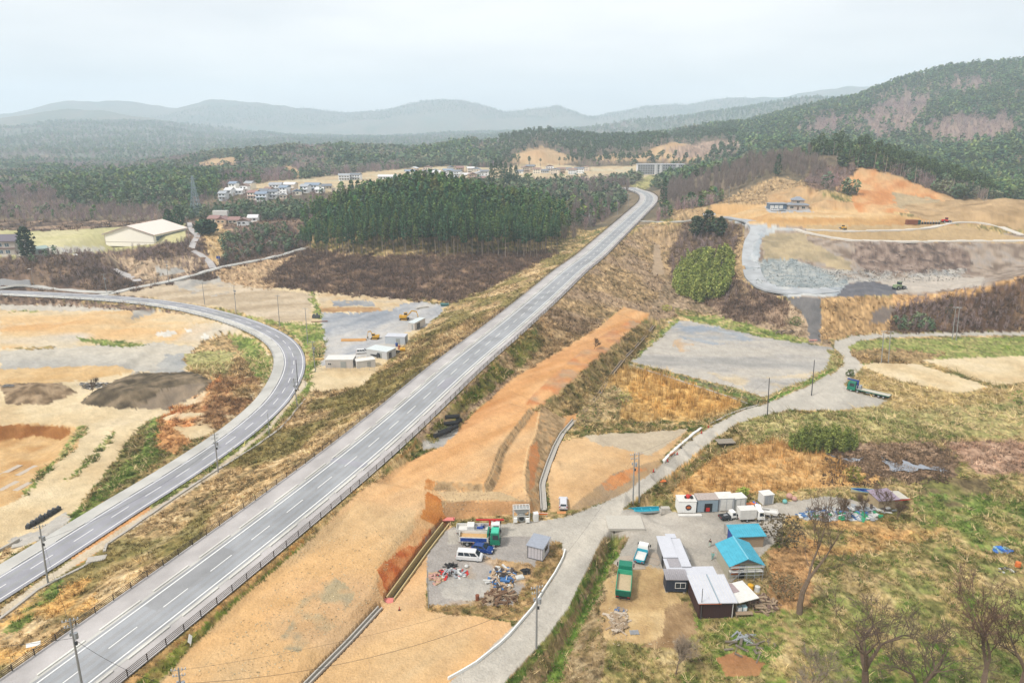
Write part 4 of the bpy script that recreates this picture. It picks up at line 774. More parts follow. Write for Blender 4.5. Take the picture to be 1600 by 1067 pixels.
# small paved lanes
LANES = []
def lane(name, px, w, m, dz=.12, lift=True):
    C = dens([hit(u, v) for u, v in px], 3 if w < 6 else 4); C[:, 2] = GA(C[:, 0], C[:, 1]); k = np.ones(5)/5; C[2:-2, 2] = np.convolve(C[:, 2], k, 'valid')
    LANES.append((C, w)); return strip(name, C, -w/2, w/2, dz+.1, m, th=.8), C
LN, CV = lane('village_lane', [(120, 466), (165, 460), (210, 450), (262, 440), (350, 417), (440, 398), (476, 388)], 5.2, A5)
lane('school_lane', [(-100, 452), (0, 450), (80, 451), (140, 456), (175, 457)], 4.5, A5)
lane('school_lane', [(215, 440), (200, 432), (178, 421)], 4.2, A3)
lane('hillside_lane', [(333, 419), (326, 408), (312, 398), (300, 390), (303, 378), (308, 368), (300, 360), (296, 348)], 3.6, A3)
lane('farm_bridge_road', [(1000, 346), (1030, 347.5), (1060, 347), (1082, 344)], 3.2, A5)
lane('quarry_road', [(1258, 359), (1300, 360), (1340, 360.5), (1390, 359.5), (1430, 357.5), (1470, 352), (1500, 347), (1535, 348.5), (1565, 355), (1600, 368)], 4.0, M('pale_haul_road', (222, 214, 202), .9), .12); lane('quarry_road', [(1245, 358), (1262, 363), (1290, 369), (1330, 375.5), (1380, 377), (1440, 376.5), (1520, 376), (1620, 376)], 5.0, M('pale_haul_road', (222, 214, 202), .9), .12); lane('quarry_haul_road', [(1108, 334), (1135, 338), (1165, 345), (1182, 352), (1184, 362), (1176, 378), (1173, 396), (1173, 415), (1180, 436), (1196, 449), (1220, 455), (1260, 456), (1300, 453)], 8.5, asphalt('haul_road_gravel', (188, 191, 194)), .2)
lane('school_footpath', [(80, 384), (100, 392), (118, 400)], 2.5, A5)

# ---------- railings of the highway ----------
def post_fence(name, C, o, label, h=1.15, gap=3.1, m=BROWN, smin=0, smax=1e9, rails=(.25, .55, .85, 1.12), rr_=.045, cap=100):
    Nn, S = frame(C); T = thing(name, label, 'fence', tuple(C[0]))
    org = C[0]; q = np.arange(max(2, smin), min(S[-1]-2, smax), gap)
    pts = np.stack([np.interp(q, S, C[:, 0])+np.interp(q, S, Nn[:, 0])*o, np.interp(q, S, C[:, 1])+np.interp(q, S, Nn[:, 1])*o, np.interp(q, S, C[:, 2])], 1)-org
    order = np.argsort(np.hypot(pts[:, 0]+org[0], pts[:, 1]+org[1])); near = set(order[:cap].tolist()); rest = []
    pm = None
    for i, p in enumerate(pts):
        if i in near:
            if pm is None: o0 = P_(T, 'post', m, [bx(-.05, .05, -.06, .06, -.3, h)]); pm = o0.data
            else: o0 = bpy.data.objects.new('post', pm); COL.objects.link(o0); o0.parent = T
            o0.location = tuple(p)
        else: rest.append(xf(bx(-.05, .05, -.06, .06, -.3, h), tuple(p)))
    if rest: P_(T, 'far_posts', m, rest)['kind'] = 'stuff'
    for z in rails: P_(T, 'rail', m, [cyl(tuple(a+[0, 0, z]), tuple(b+[0, 0, z]), rr_, n=4) for a, b in zip(pts, pts[1:])])
    return T
post_fence('roadside_railing', CM, -HM+.15, 'brown post and rail fence along the left highway edge above dry grass')
post_fence('roadside_railing', CM, HM-.15, 'brown post and rail fence along the right highway edge above orange earth')
post_fence('guard_railing', CLR, -HL+.1, 'thin low railing along the outer side of the curved left road above the bare plain', h=.8, gap=3, m=STEEL, rails=(.4, .75), smin=150, smax=330, rr_=.03)
T = thing('guardrail', 'white guardrail along the lane that climbs to the village below the cedar wood', 'guardrail', tuple(CV[0]))
gN, gS = frame(CV); gp = [(CV[i, 0]+gN[i, 0]*2.5-CV[0, 0], CV[i, 1]+gN[i, 1]*2.5-CV[0, 1], CV[i, 2]-CV[0, 2]+.3) for i in range(16, len(CV), 2)]
P_(T, 'beam', WHITE, [cyl((a[0], a[1], a[2]+.55), (b[0], b[1], b[2]+.55), .22, n=4) for a, b in zip(gp, gp[1:])])
for a in gp[::2]: P_(T, 'post', WHITE, [bx(a[0]-.08, a[0]+.08, a[1]-.08, a[1]+.08, a[2]-.6, a[2]+.6)])

# ---------- drains ----------
def channel(name, C, w, dep, label, m=CONC, wall=.22, top=.12, water=None):
    C = lindens(C, 2.0); Nn, S = frame(C); T = thing(name, label, 'drain', tuple(C[0])); L0 = C-C[0]
    def ribbon(o0, o1, z0, z1):
        V = []; Fc = []
        for i in range(len(L0)):
            for o, z in ((o0, z0), (o1, z0), (o1, z1), (o0, z1)): V.append((L0[i, 0]+Nn[i, 0]*o, L0[i, 1]+Nn[i, 1]*o, L0[i, 2]+z))
        for i in range(len(L0)-1):
            a = 4*i; b = a+4
            for k in range(4): Fc.append((a+k, a+(k+1) % 4, b+(k+1) % 4, b+k))
        n = len(V); Fc += [(3, 2, 1, 0), (n-4, n-3, n-2, n-1)]; return V, Fc
    P_(T, 'side_wall', m, [ribbon(-w/2-wall, -w/2, -dep, top)]); P_(T, 'side_wall', m, [ribbon(w/2, w/2+wall, -dep, top)]); P_(T, 'channel_bed', water or m, [ribbon(-w/2, w/2, -dep-.1, -dep)])
    return T
BEDC = M('dark_bed_concrete', (96, 92, 84), .5)  # darker, smoother tone for the channel beds
YCON = M('ochre_concrete', (206, 184, 134), .85)
channel('drainage_channel', CH1, 1.15, 1.35, 'deep open concrete trench at the foot of the rust red bank beside the gravel yard', YCON, water=BEDC)
channel('drainage_channel', CH2, .5, .3, 'narrow concrete gutter running on from the pink cover towards the bottom edge', CONC)
channel('drainage_channel', CH4, .9, .3, 'pale concrete gutter between the orange terraces and the fan shaped earth pad', CONC)
channel('drainage_channel', CH3, .7, .2, 'old dark edged gutter between the reed field and the brown bank', WOOD, water=BEDC)
PINK = M('pink_panel', (232, 140, 130), .6)
def solo_at(name, m, sh, label, cat, u, v, rot=0, dz=0, group=None, bev=0):
    p = hit(u, v); return solo(name, m, sh, label, cat, (p[0], p[1], p[2]+dz), rot, group, bev)
solo_at('cover_plate', PINK, [bx(-1.6, 1.6, -.75, .75, 0, .16)], 'pink flat cover where the deep trench meets the narrow gutter', 'cover', 600, 940, 0, .12, bev=.03)
solo_at('cover_plate', PINK, [bx(-1.2, 1.2, -.6, .6, 0, .16)], 'pink flat cover at the top end of the deep trench', 'cover', 701, 812, 0, .1, bev=.03)
def kerbline(name, px, label, w=.35, h=.25, m=CONC, cat='kerb line', dz=0):
    C = lindens([hit(u, v) for u, v in px], 2.5); C[:, 2] = GA(C[:, 0], C[:, 1]); Nn, S = frame(C); V = []; Fc = []
    for i, c in enumerate(C):
        for o, z in ((-w/2, -.4), (w/2, -.4), (w/2, h), (-w/2, h)): V.append((c[0]+Nn[i, 0]*o-C[0, 0], c[1]+Nn[i, 1]*o-C[0, 1], c[2]-C[0, 2]+z+dz))
    for i in range(len(C)-1):
        for k in range(4): Fc.append((4*i+k, 4*i+(k+1) % 4, 4*i+4+(k+1) % 4, 4*i+4+k))
    n = len(V); Fc += [(3, 2, 1, 0), (n-4, n-3, n-2, n-1)]
    return tag((lambda o: (setattr(o, 'location', tuple(C[0])), o)[1])(P_(None, name, m, (V, Fc))), label, cat)
kerbline('concrete_gutter', [(0, 967), (60, 921), (85, 908), (130, 886), (160, 868)], 'concrete gutter in the dry grass beside the left road, near the bottom left corner', .5)
kerbline('concrete_gutter', [(163, 862), (167, 850), (200, 829), (255, 790), (300, 760), (338, 735), (400, 697), (440, 668), (480, 620)], 'long concrete gutter between the green verge and the tan slope of the left road', .5)
kerbline('white_pipe', [(700, 1062), (740, 1040), (790, 1000), (833, 950), (848, 925), (868, 895), (880, 872), (883, 860)], 'white pipe guardrail along the edge of the side road beside the yard', .2, .5, WHITE, 'guardrail')
kerbline('concrete_kerb', [(985, 570), (1040, 588), (1095, 606), (1150, 624), (1170, 632)], 'thin pale kerb between the grey gravel lot and the reed field', .4, .3)
kerbline('concrete_kerb', [(1036, 722), (1052, 705), (1078, 683), (1098, 667)], 'white gutter wall beside the open roadside excavation', .6, .35, WHITE)
kerbline('concrete_kerb', [(1110, 662), (1140, 647), (1165, 638), (1195, 630)], 'pale kerb in the green verge of the side road', .4, .25)
kerbline('retaining_wall', [(-120, 446), (0, 447), (30, 447.5), (52, 448)], 'grey block retaining wall below the school grounds', .6, 3.0, M('grey_block', (176, 176, 178), .9), 'wall')
kerbline('earth_edge', [(30, 845), (0, 862), (-40, 885)], 'grey concrete edge beside the pit road at the left border', .5, .7)
def gz(px): pass
slab = solo_at('culvert_cover', CONC, [bx(-1.6, 1.6, -.9, .9, 0, .18)], 'grey concrete pit cover where the gutter bends beside the left road', 'cover', 151, 874, .3, .1)
slab = solo_at('culvert_cover', CONC, [bx(-1.5, 1.5, -.7, .7, 0, .2)], 'grey concrete culvert lid at the pit road near the left border', 'cover', 33, 852, .5, .1)
# ---------- vegetation ----------
veg_m = mat('leaves_and_twigs', attr='Col', rough=.9, noise=.12, nscale=.5, spec=.05)
bark_m = mat('bark', (140, 124, 112), .95, noise=.2); pale_bark = mat('pale_bark', (176, 160, 146), .95, noise=.2)
def soup(C, s, up=.3, asp=1.0, r=rng):
    """one small triangle round each centre, random facing; up>0 tilts them level"""
    n = len(C); s = np.broadcast_to(s, n)[:, None]
    nrm = r.normal(size=(n, 3)); nrm[:, 2] += np.sign(nrm[:, 2])*up*2; nrm /= np.linalg.norm(nrm, axis=1)[:, None]
    a = np.cross(nrm, r.normal(size=(n, 3))); a /= np.linalg.norm(a, axis=1)[:, None]; b = np.cross(nrm, a)
    V = np.stack([C+a*s, C-a*s*.5+b*s*.87*asp, C-a*s*.5-b*s*.87*asp], 1); return V.reshape(-1, 3)
def sticks(A, B, w, r=rng):
    """thin flat triangles from A to B"""
    d = B-A; q = np.cross(d, r.normal(size=d.shape)); q /= np.linalg.norm(q, axis=1)[:, None]+1e-9
    return np.stack([A-q*w, A+q*w, B], 1).reshape(-1, 3)
def tri(n): return np.arange(n).reshape(-1, 3)
def merged(name, parts, label=None, kind='stuff', parent=None, m=None):
    V = np.concatenate([p[0] for p in parts]); Cc = np.concatenate([p[1] for p in parts])
    o = mesh_np(name, V, tri(len(V)), 3, m or veg_m, cols=np.clip(Cc, 0, .85), parent=parent)
    if kind: o['kind'] = kind
    return o
def scatter_tpl(tpls, X, Y, Z, S, TI, which=None):
    """tpls: list of (V,C) triangle soups -> merged arrays"""
    out = []; w = rng.integers(0, len(tpls), len(X)) if which is None else which
    for k, (V, Cc) in enumerate(tpls):
        i = np.where(w == k)[0]
        if not len(i): continue
        a = rng.uniform(0, 6.283, len(i)); ca = np.cos(a)[:, None]; sa = np.sin(a)[:, None]; s = S[i][:, None]
        x = (V[None, :, 0]*ca-V[None, :, 1]*sa)*s+X[i][:, None]; y = (V[None, :, 0]*sa+V[None, :, 1]*ca)*s+Y[i][:, None]; z = V[None, :, 2]*s+Z[i][:, None]
        out.append((np.stack([x, y, z], -1).reshape(-1, 3).astype(np.float32), (Cc[None]*TI[i][:, None, :]).reshape(-1, 3).astype(np.float32)))
    return out
def colr(c, n, var=.25, hue=.08, r=rng):
    base = alb(c); f = r.uniform(1-var, 1+var, (n, 1)); h = r.normal(0, hue, (n, 3)); return base*f*(1+h)
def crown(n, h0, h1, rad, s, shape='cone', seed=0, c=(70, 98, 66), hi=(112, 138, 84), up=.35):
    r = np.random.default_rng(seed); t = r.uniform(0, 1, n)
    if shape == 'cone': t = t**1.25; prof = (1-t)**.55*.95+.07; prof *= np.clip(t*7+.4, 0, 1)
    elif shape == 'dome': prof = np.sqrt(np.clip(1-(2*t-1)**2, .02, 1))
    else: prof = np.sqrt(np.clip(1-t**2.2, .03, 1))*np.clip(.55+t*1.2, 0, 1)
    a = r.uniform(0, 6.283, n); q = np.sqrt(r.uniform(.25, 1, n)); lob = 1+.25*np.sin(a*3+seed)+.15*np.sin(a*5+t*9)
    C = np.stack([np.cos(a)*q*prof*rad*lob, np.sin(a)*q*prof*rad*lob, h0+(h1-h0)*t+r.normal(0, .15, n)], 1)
    V = soup(C, s*r.uniform(.6, 1.3, n), up, r=r); k = (r.uniform(0, 1, n)**1.5*.6+.4*t)[:, None]  # random blend to hi, raised with height: light on crown tops coloured in
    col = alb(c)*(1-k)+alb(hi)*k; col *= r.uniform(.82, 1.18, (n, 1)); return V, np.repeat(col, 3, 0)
def tsoup(h, r0, r1, c, x=0, y=0, seed=0):
    v, f = cyl((x, y, -1.5), (x*.6, y*.6, h), r0, r1, 4); v = np.array(v); T = []
    for q in f[:4]: T += [v[q[0]], v[q[1]], v[q[2]], v[q[0]], v[q[2]], v[q[3]]]
    return np.array(T), np.repeat(alb(c)[None], len(T), 0)
def bare(n, h, w, tw, c=(150, 136, 128), c2=(184, 170, 160), seed=0, base=.25):
    r = np.random.default_rng(seed); nl = max(4, n//12)
    z = r.uniform(base, .85, n)*h; a = r.uniform(0, 6.283, n); q = np.sqrt(r.uniform(.02, 1, n))*w*np.sqrt(np.clip(1-((z/h-.55)/.55)**2, .05, 1))*.8
    A = np.stack([np.cos(a)*q*.5, np.sin(a)*q*.5, z-.08*h], 1); B = np.stack([np.cos(a)*q*1.15, np.sin(a)*q*1.15, z+h*r.uniform(.06, .2, n)], 1)+r.normal(0, .25, (n, 3))
    V = sticks(A, B, tw, r); k = r.uniform(0, 1, (n, 1)); col = alb(c)*(1-k)+alb(c2)*k
    return V, np.repeat(col, 3, 0)
def plus(*t): return np.concatenate([x[0] for x in t]), np.concatenate([x[1] for x in t])
def kind_at(X, Y):
    r = np.hypot(X, Y); a = np.arctan2(X, Y); j = np.clip(np.searchsorted(RR, r), 0, NR-1); i = np.clip(np.round((a-AZ[0])/(AZ[1]-AZ[0])).astype(int), 0, NC-1)
    return KIND[j, i], CG[j, i]
def field(r0, r1, n, kinds, amax=43):
    a = np.radians(rng.uniform(-amax, amax, n)); r = np.sqrt(rng.uniform(r0*r0, r1*r1, n)); X = r*np.sin(a); Y = r*np.cos(a)
    k, c = kind_at(X, Y); m = np.isin(k, kinds); X, Y, c, k = X[m], Y[m], c[m], k[m]; Z = GA(X, Y); U, V = proj(X, Y, Z)
    return X, Y, Z, U, V, c, k
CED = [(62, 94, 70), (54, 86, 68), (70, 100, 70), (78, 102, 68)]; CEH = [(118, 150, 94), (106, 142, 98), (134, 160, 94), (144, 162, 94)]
NL = lambda X, Y: np.minimum.reduce([nearest(C_, X, Y, 12)[0]-w_/2 for C_, w_ in LANES]) > 1.2

# individual cedars on the front hill, nearest first
HILL = [(476, 396), (560, 404), (640, 408), (700, 409), (800, 409), (872, 396), (905, 376), (900, 330), (840, 300), (700, 292), (560, 305), (480, 335)]
hillw = [atY(u, 386, 400)[:1][0] for u in (474, 872)]
cx = []
xs = np.arange(-140, 45, 5.0)
for yi, yy in enumerate(np.arange(378, 505, 4.6)):
    for x in xs:
        X = x+rng.normal(0, 1.0)+(yi % 2)*2.5; Y = yy+rng.normal(0, .9)
        u, v = proj(X, Y, G(X, Y))
        front = 392+np.interp(u, [470, 520, 860, 900], [2, 10, 12, -6])
        if v < front+rng.uniform(-3, 1) and u > 478+max(0, (430-Y))*.05-6 and u < 872+(Y-390)*.42-rng.uniform(0, 14) and Y < 500 and not (X > 38 and Y > 470):
            cx.append((X, Y))
cx = sorted(cx, key=lambda p: p[1])
print('cedars', len(cx))
def tree_thing(name, label, cat, trunk, crown_, group, trm=bark_m):
    T = thing(name, label, cat, (0, 0, -999), 0, group)
    P_(T, 'trunk', trm, trunk); V, Cc = crown_
    mesh_np('crown', V, tri(len(V)), 3, veg_m, T, np.clip(Cc, 0, .8)); return T
protos = []
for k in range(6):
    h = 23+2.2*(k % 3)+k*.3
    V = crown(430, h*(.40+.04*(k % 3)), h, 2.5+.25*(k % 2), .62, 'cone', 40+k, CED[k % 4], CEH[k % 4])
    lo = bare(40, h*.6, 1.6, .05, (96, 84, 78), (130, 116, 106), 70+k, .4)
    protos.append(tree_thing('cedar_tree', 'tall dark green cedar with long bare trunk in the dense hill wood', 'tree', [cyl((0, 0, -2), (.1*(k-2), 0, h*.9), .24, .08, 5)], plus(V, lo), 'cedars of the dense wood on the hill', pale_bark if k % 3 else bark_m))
used = set()
rest = []
for n, (x, y) in enumerate(cx):
    z = G(x, y)
    sc = rng.uniform(.72, .95)*(np.interp(proj(x, y, z)[0], [478, 540, 670, 850, 960], [.6, .86, 1.06, .84, .6]))
    if n < 300:
        k = int(rng.integers(0, 6)); p = protos[k]
        if k in used: p = dup(p)
        used.add(k); p.location = (x, y, z); p.scale = (sc,)*3; p.rotation_euler = (rng.normal(0, .012), rng.normal(0, .012), rng.uniform(0, 6.28))
    else: rest.append((x, y, z, sc))
rest = np.array(rest)
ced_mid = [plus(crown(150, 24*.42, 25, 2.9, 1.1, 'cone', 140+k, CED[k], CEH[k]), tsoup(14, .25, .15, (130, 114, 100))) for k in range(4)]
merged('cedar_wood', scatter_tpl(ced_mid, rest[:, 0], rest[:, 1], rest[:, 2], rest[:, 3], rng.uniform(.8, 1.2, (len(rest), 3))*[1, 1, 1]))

# pines and bare trees told apart on the right hill
def group_trees(name, label, cat, group, spots, mk_, trm, nv=4, s=(.85, 1.15)):
    pr_ = []
    for k in range(nv): tr, cr_ = mk_(k); pr_.append(tree_thing(name, label, cat, tr, cr_, group, trm))
    us = set()
    for n, (x, y) in enumerate(spots):
        k = n % nv; p = pr_[k]
        if k in us: p = dup(p)
        us.add(k); p.location = (x, y, G(x, y)); sc = rng.uniform(*s); p.scale = (sc,)*3; p.rotation_euler = (0, 0, rng.uniform(0, 6.28))
def in_region(poly, Y0, Y1, n, sp=4.5):
    """random well spaced places whose ground lies in the traced region"""
    out = []; u0 = min(p[0] for p in poly); u1 = max(p[0] for p in poly)
    X0 = (u0-800)/F*Y0 if u0 < 800 else (u0-800)/F*Y0*.95; X1 = (u1-800)/F*(Y1*1.06)
    x0, x1 = min((u0-800)/F*Y0, (u0-800)/F*Y1)*1.05, max((u1-800)/F*Y0, (u1-800)/F*Y1)*1.05
    X = rng.uniform(min(x0, x1), max(x0, x1), n*40); Y = rng.uniform(Y0, Y1, n*40); Z = GA(X, Y); U, V = proj(X, Y, Z); m = inpoly(U, V, poly)
    for x, y in zip(X[m], Y[m]):
        if all((x-a)**2+(y-b)**2 > sp*sp for a, b in out):
            out.append((x, y))
            if len(out) >= n: break
    return sorted(out, key=lambda p: p[1])
def pine_mk(k):
    h = 15+1.5*k
    return [cyl((0, 0, -1.5), (.5*(k-1), .2, h*.9), .22, .09, 5)]+[cyl((.4*(k-1), .1, h*.75), (1.4*math.cos(a), 1.4*math.sin(a), h*.88), .08, .03, 4) for a in (0, 2, 4)], crown(260, h*.68, h*1.0, 2.6, .62, 'umbrella', 300+k, (66, 94, 62), (120, 140, 92))
RID = [(1262, 246), (1340, 243), (1400, 262), (1440, 278), (1500, 300), (1560, 318), (1600, 322), (1600, 332), (1540, 324), (1500, 314), (1455, 300), (1410, 282), (1360, 266), (1330, 262), (1262, 264)]
group_trees('pine_tree', 'pale trunked pine with flat green top on the ridge above the orange hill', 'tree', 'pines along the ridge above the orange hill', in_region(RID, 500, 640, 150, 2.6), pine_mk, pale_bark)
def bare_mk(k):
    h = 11+1.3*k
    t = [cyl((0, 0, -1.2), (.3, .1, h*.55), .17, .09, 5)]+[cyl((.2, .1, h*.3), (1.6*math.cos(a), 1.6*math.sin(a), h*.72), .08, .03, 4) for a in (.3, 2.2, 4.4)]
    return t, bare(330, h, 3.0, .055, (124, 108, 102), (172, 156, 148), 400+k)
BH = [(1036, 328), (1090, 322), (1150, 300), (1215, 274), (1262, 282), (1300, 290), (1265, 245), (1160, 262), (1060, 290), (1030, 312)]
group_trees('bare_tree', 'leafless grey brown tree in the wood on the slope right of the highway bend', 'tree', 'bare trees on the slope right of the highway bend', in_region(BH, 540, 645, 190, 3.4), bare_mk, pale_bark)
BM = [(872, 398), (905, 378), (935, 352), (960, 325), (985, 300), (975, 290), (900, 300), (840, 310), (870, 350)]
group_trees('bare_tree', 'leafless grey tree between the cedar wood and the highway', 'tree', 'bare trees between the cedar wood and the highway', in_region(BM, 420, 760, 90, 4), bare_mk, pale_bark)

# conifers standing by themselves
def conifer(u, v, h, w, label, name='conifer_tree', n=420, c=(56, 84, 62), hi=(96, 122, 84), shape='cone', base=.12, Y=None):
    p = hit(u, v) if Y is None else np.array([(u-800)/F*Y*CP, Y, 0]);
    if Y is not None: p[0] = atY(u, Y, v)[0]; p[2] = G(p[0], p[1])
    T = tree_thing(name, label, 'tree', [cyl((0, 0, -1), (0, 0, h*.85), h*.016, h*.004, 5)], crown(n, h*base, h, w, w*.23, shape, int(u), c, hi), None); T.location = tuple(p); return T
conifer(1036, 330, 24, 3.6, 'tall narrow dark conifer standing right of the highway bend')
conifer(1214, 276, 17, 3.2, 'tall dark conifer rising above the bare trees left of the pine ridge')
conifer(44, 404, 17, 4.6, 'lone dark pine in front of the school building at the left edge', 'pine_tree', 500, (48, 66, 58), (84, 104, 84), 'umbrella', .1)
conifer(281, 356, 15, 4.2, 'dark conifer just right of the sports hall', 'conifer_tree'); conifer(264, 352, 11, 4.5, 'shorter dark conifer behind the right corner of the sports hall', 'conifer_tree')
conifer(322, 366, 9, 6.5, 'broad round dark evergreen beside the hillside lane', 'evergreen_tree', 600, (48, 76, 58), (84, 108, 78), 'dome', .1)
conifer(1506, 606-8, 2.2, .8, 'small') if False else None
for u, v, h, w, lb in ((1087, 372, 13, 4, 'dark evergreen left of the three behind the bamboo grove'), (1105, 368, 15, 4.5, 'dark evergreen in the middle of the three behind the bamboo grove'), (1124, 372, 12, 4, 'dark evergreen right of the three behind the bamboo grove')): conifer(u, v, h, w, lb, 'evergreen_tree', 450, (52, 72, 56), (90, 104, 74), 'dome', .15)
for u, v, h, w, lb in ((551, 300, 20, 3, 'left of two dark spire conifers at the village edge behind the cedar wood'), (561, 300, 19, 2.8, 'right of two dark spire conifers at the village edge behind the cedar wood')):
    conifer(u, 297, h, w, lb, Y=590)
for i, (u, v, h) in enumerate(((768, 286, 26), (775, 288, 30), (783, 286, 26), (790, 287, 28), (798, 288, 24), (806, 287, 22))):
    T = conifer(u, v, h, 4.2, 'dark conifer in the tight clump right of the hillside houses', Y=700+(i % 3)*12); T['group'] = 'conifer clump right of the hillside houses'

# woods that read as a mass
def in_any(U, V, polys): 
    m = np.zeros(U.shape, bool)
    for p in polys: m |= inpoly(U, V, p)
    return m
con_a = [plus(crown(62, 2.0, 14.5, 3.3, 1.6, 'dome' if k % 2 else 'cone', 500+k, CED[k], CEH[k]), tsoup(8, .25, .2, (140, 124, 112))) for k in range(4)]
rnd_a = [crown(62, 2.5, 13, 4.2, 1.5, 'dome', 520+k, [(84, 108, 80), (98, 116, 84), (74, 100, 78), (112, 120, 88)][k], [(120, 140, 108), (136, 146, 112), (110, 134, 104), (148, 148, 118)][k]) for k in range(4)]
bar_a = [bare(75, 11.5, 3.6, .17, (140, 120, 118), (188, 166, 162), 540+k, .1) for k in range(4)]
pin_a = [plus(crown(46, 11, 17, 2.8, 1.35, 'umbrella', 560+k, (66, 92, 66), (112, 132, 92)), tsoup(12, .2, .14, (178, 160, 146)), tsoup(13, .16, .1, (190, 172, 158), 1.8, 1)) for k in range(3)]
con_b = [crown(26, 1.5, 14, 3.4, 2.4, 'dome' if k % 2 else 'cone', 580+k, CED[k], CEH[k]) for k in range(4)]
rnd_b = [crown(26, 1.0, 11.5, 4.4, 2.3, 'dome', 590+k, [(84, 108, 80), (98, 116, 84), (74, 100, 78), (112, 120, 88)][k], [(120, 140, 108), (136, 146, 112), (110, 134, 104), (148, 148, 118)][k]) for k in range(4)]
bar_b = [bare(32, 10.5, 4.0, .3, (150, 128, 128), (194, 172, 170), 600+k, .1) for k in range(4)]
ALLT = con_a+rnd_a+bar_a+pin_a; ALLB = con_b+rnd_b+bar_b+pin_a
def thin(X, Y, cell):   # at most one tree per cell so that crowns stand apart
    k = np.floor(X/cell).astype(int)*100003+np.floor(Y/cell).astype(int); _, i = np.unique(k, return_index=True); return i
def wood(r0, r1, n, cell, size, sname, TP=None):
    X, Y, Z, U, V, c, k = field(r0, r1, n, (5, 6, 7)); i = thin(X, Y, cell); X, Y, Z, U, V, c, k = [q[i] for q in (X, Y, Z, U, V, c, k)]
    keep = ~((inpoly(U, V, HILL)) & (Y < 505)) & ~((U > 1030) & (U < 1310) & (V > 244) & (Y < 640) & (Y > 530)) & (nearest(CM[::6], X, Y, 20)[0] > 12)
    keep &= ~((U > 700) & (U < 1040) & (V > 285) & (nearest(CM[::6], X, Y, 40)[0] < 20))
    X, Y, Z, U, V, k = [q[keep] for q in (X, Y, Z, U, V, k)]
    t = fbm(X, Y, 85, 4, 77); t2 = fbm(X, Y, 60, 3, 88)
    w = np.where(t > .53, rng.integers(0, 4, len(X)), rng.integers(4, 8, len(X)))      # conifer / round
    w = np.where((t2 > .52) & (rng.random(len(X)) < .8), rng.integers(8, 12, len(X)), w)     # bare
    Lb = inpoly(U, V, [(0, 300), (80, 298), (160, 320), (260, 340), (300, 350), (0, 400)]) | inpoly(U, V, [(100, 255), (230, 262), (280, 290), (200, 300), (100, 290)])
    w = np.where((U < 520) & (t2 > .47) & (rng.random(len(X)) < .6), rng.integers(8, 12, len(X)), w); w = np.where(Lb & (rng.random(len(X)) < .8), rng.integers(8, 12, len(X)), w)
    dk = inpoly(U, V, [(60, 275), (300, 270), (300, 330), (100, 320)]); w = np.where(dk & (rng.random(len(X)) < .8), rng.integers(0, 8, len(X)), w)
    w = np.where((k == 7) & (rng.random(len(X)) < .93), rng.integers(8, 12, len(X)), w)
    rm = (U > 1100) & (k != 7) & (Y > 800); w = np.where(rm & (rng.random(len(X)) < .8), rng.integers(0, 4, len(X)), w)
    pn = (U > 780) & (Y > 950) & (Y < 1500) & (U < 1150); w = np.where(pn & (rng.random(len(X)) < .8), rng.integers(12, 15, len(X)), w)
    w = np.where((U > 1250) & (Y > 560) & (Y < 1000) & (rng.random(len(X)) < .85), rng.integers(0, 4, len(X)), w)
    w = np.where((Y > 1500) & (U < 1000) & (rng.random(len(X)) < .5), rng.integers(8, 12, len(X)), w); far_ = (Y > 2100) & (rng.random(len(X)) < .35); w = np.where(far_, rng.integers(0, 8, len(X)), w)  # extra pale bare trees far off also stand in for lightening by haze
    S = size*rng.uniform(.7, 1.2, len(X)); TI = (rng.uniform(.8, 1.22, (len(X), 1)) if r1 <= 1000 else rng.uniform(.9, 1.1, (len(X), 1)))*(.8+.4*fbm(X, Y, 45, 3, 99))[:, None]*rng.normal(1, .05, (len(X), 3))
    low = (U < 480) & (Y < 620); S = np.where(low, S*.75, S); S = np.where((U > 325) & (U < 560) & (Y < 650), S*.6, S); print(sname, len(X))
    for nm, sel in (('conifer_forest', w < 4), ('mixed_forest', (w >= 4) & (w < 8)), ('bare_forest', (w >= 8) & (w < 12)), ('pine_forest', w >= 12)):
        if sel.any(): merged(nm, scatter_tpl(TP or ALLT, X[sel], Y[sel], Z[sel]-.6, S[sel], TI[sel], w[sel]))
wood(470, 1000, 60000, 5.2, .78, 'near'); wood(1000, 2100, 120000, 8.6, 1.0, 'mid', ALLB); wood(2100, 4500, 70000, 16, 1.2, 'far', ALLB); wood(5600, 6200, 30000, 22, 1.1, 'crest', ALLB)
# trees left of the cedar wood, west knoll and along the lane
def patch_trees(name, poly, Y0, Y1, n, sp, mix, size, label=None):
    P0 = np.array(in_region(poly, Y0, Y1, n, sp)); 
    if not len(P0): return
    P0 = P0[NL(P0[:, 0], P0[:, 1])]; w = rng.choice(mix, len(P0)); X, Y = P0[:, 0], P0[:, 1]
    merged(name, scatter_tpl(ALLT, X, Y, GA(X, Y)-.4, size*rng.uniform(.7, 1.2, len(X)), rng.uniform(.8, 1.2, (len(X), 1))*np.ones(3), w))
patch_trees('evergreen_thicket', [(348, 372), (400, 358), (480, 356), (482, 390), (400, 400), (352, 412), (345, 395)], 330, 480, 200, 3.0, [4, 5, 6, 8, 9, 10], .42)
patch_trees('evergreen_thicket', [(335, 332), (480, 322), (485, 345), (410, 345), (345, 340)], 505, 640, 130, 4.5, [4, 5, 6, 4, 9], .7)
patch_trees('bare_thicket', [(0, 405), (60, 396), (150, 395), (200, 425), (190, 446), (100, 450), (60, 440), (0, 432)], 290, 450, 260, 3.0, [8, 9, 10, 11], .38)
patch_trees('bare_thicket', [(165, 394), (290, 378), (318, 395), (320, 420), (290, 425), (250, 412), (180, 405)], 340, 470, 200, 3.0, [8, 9, 10, 11], .36)
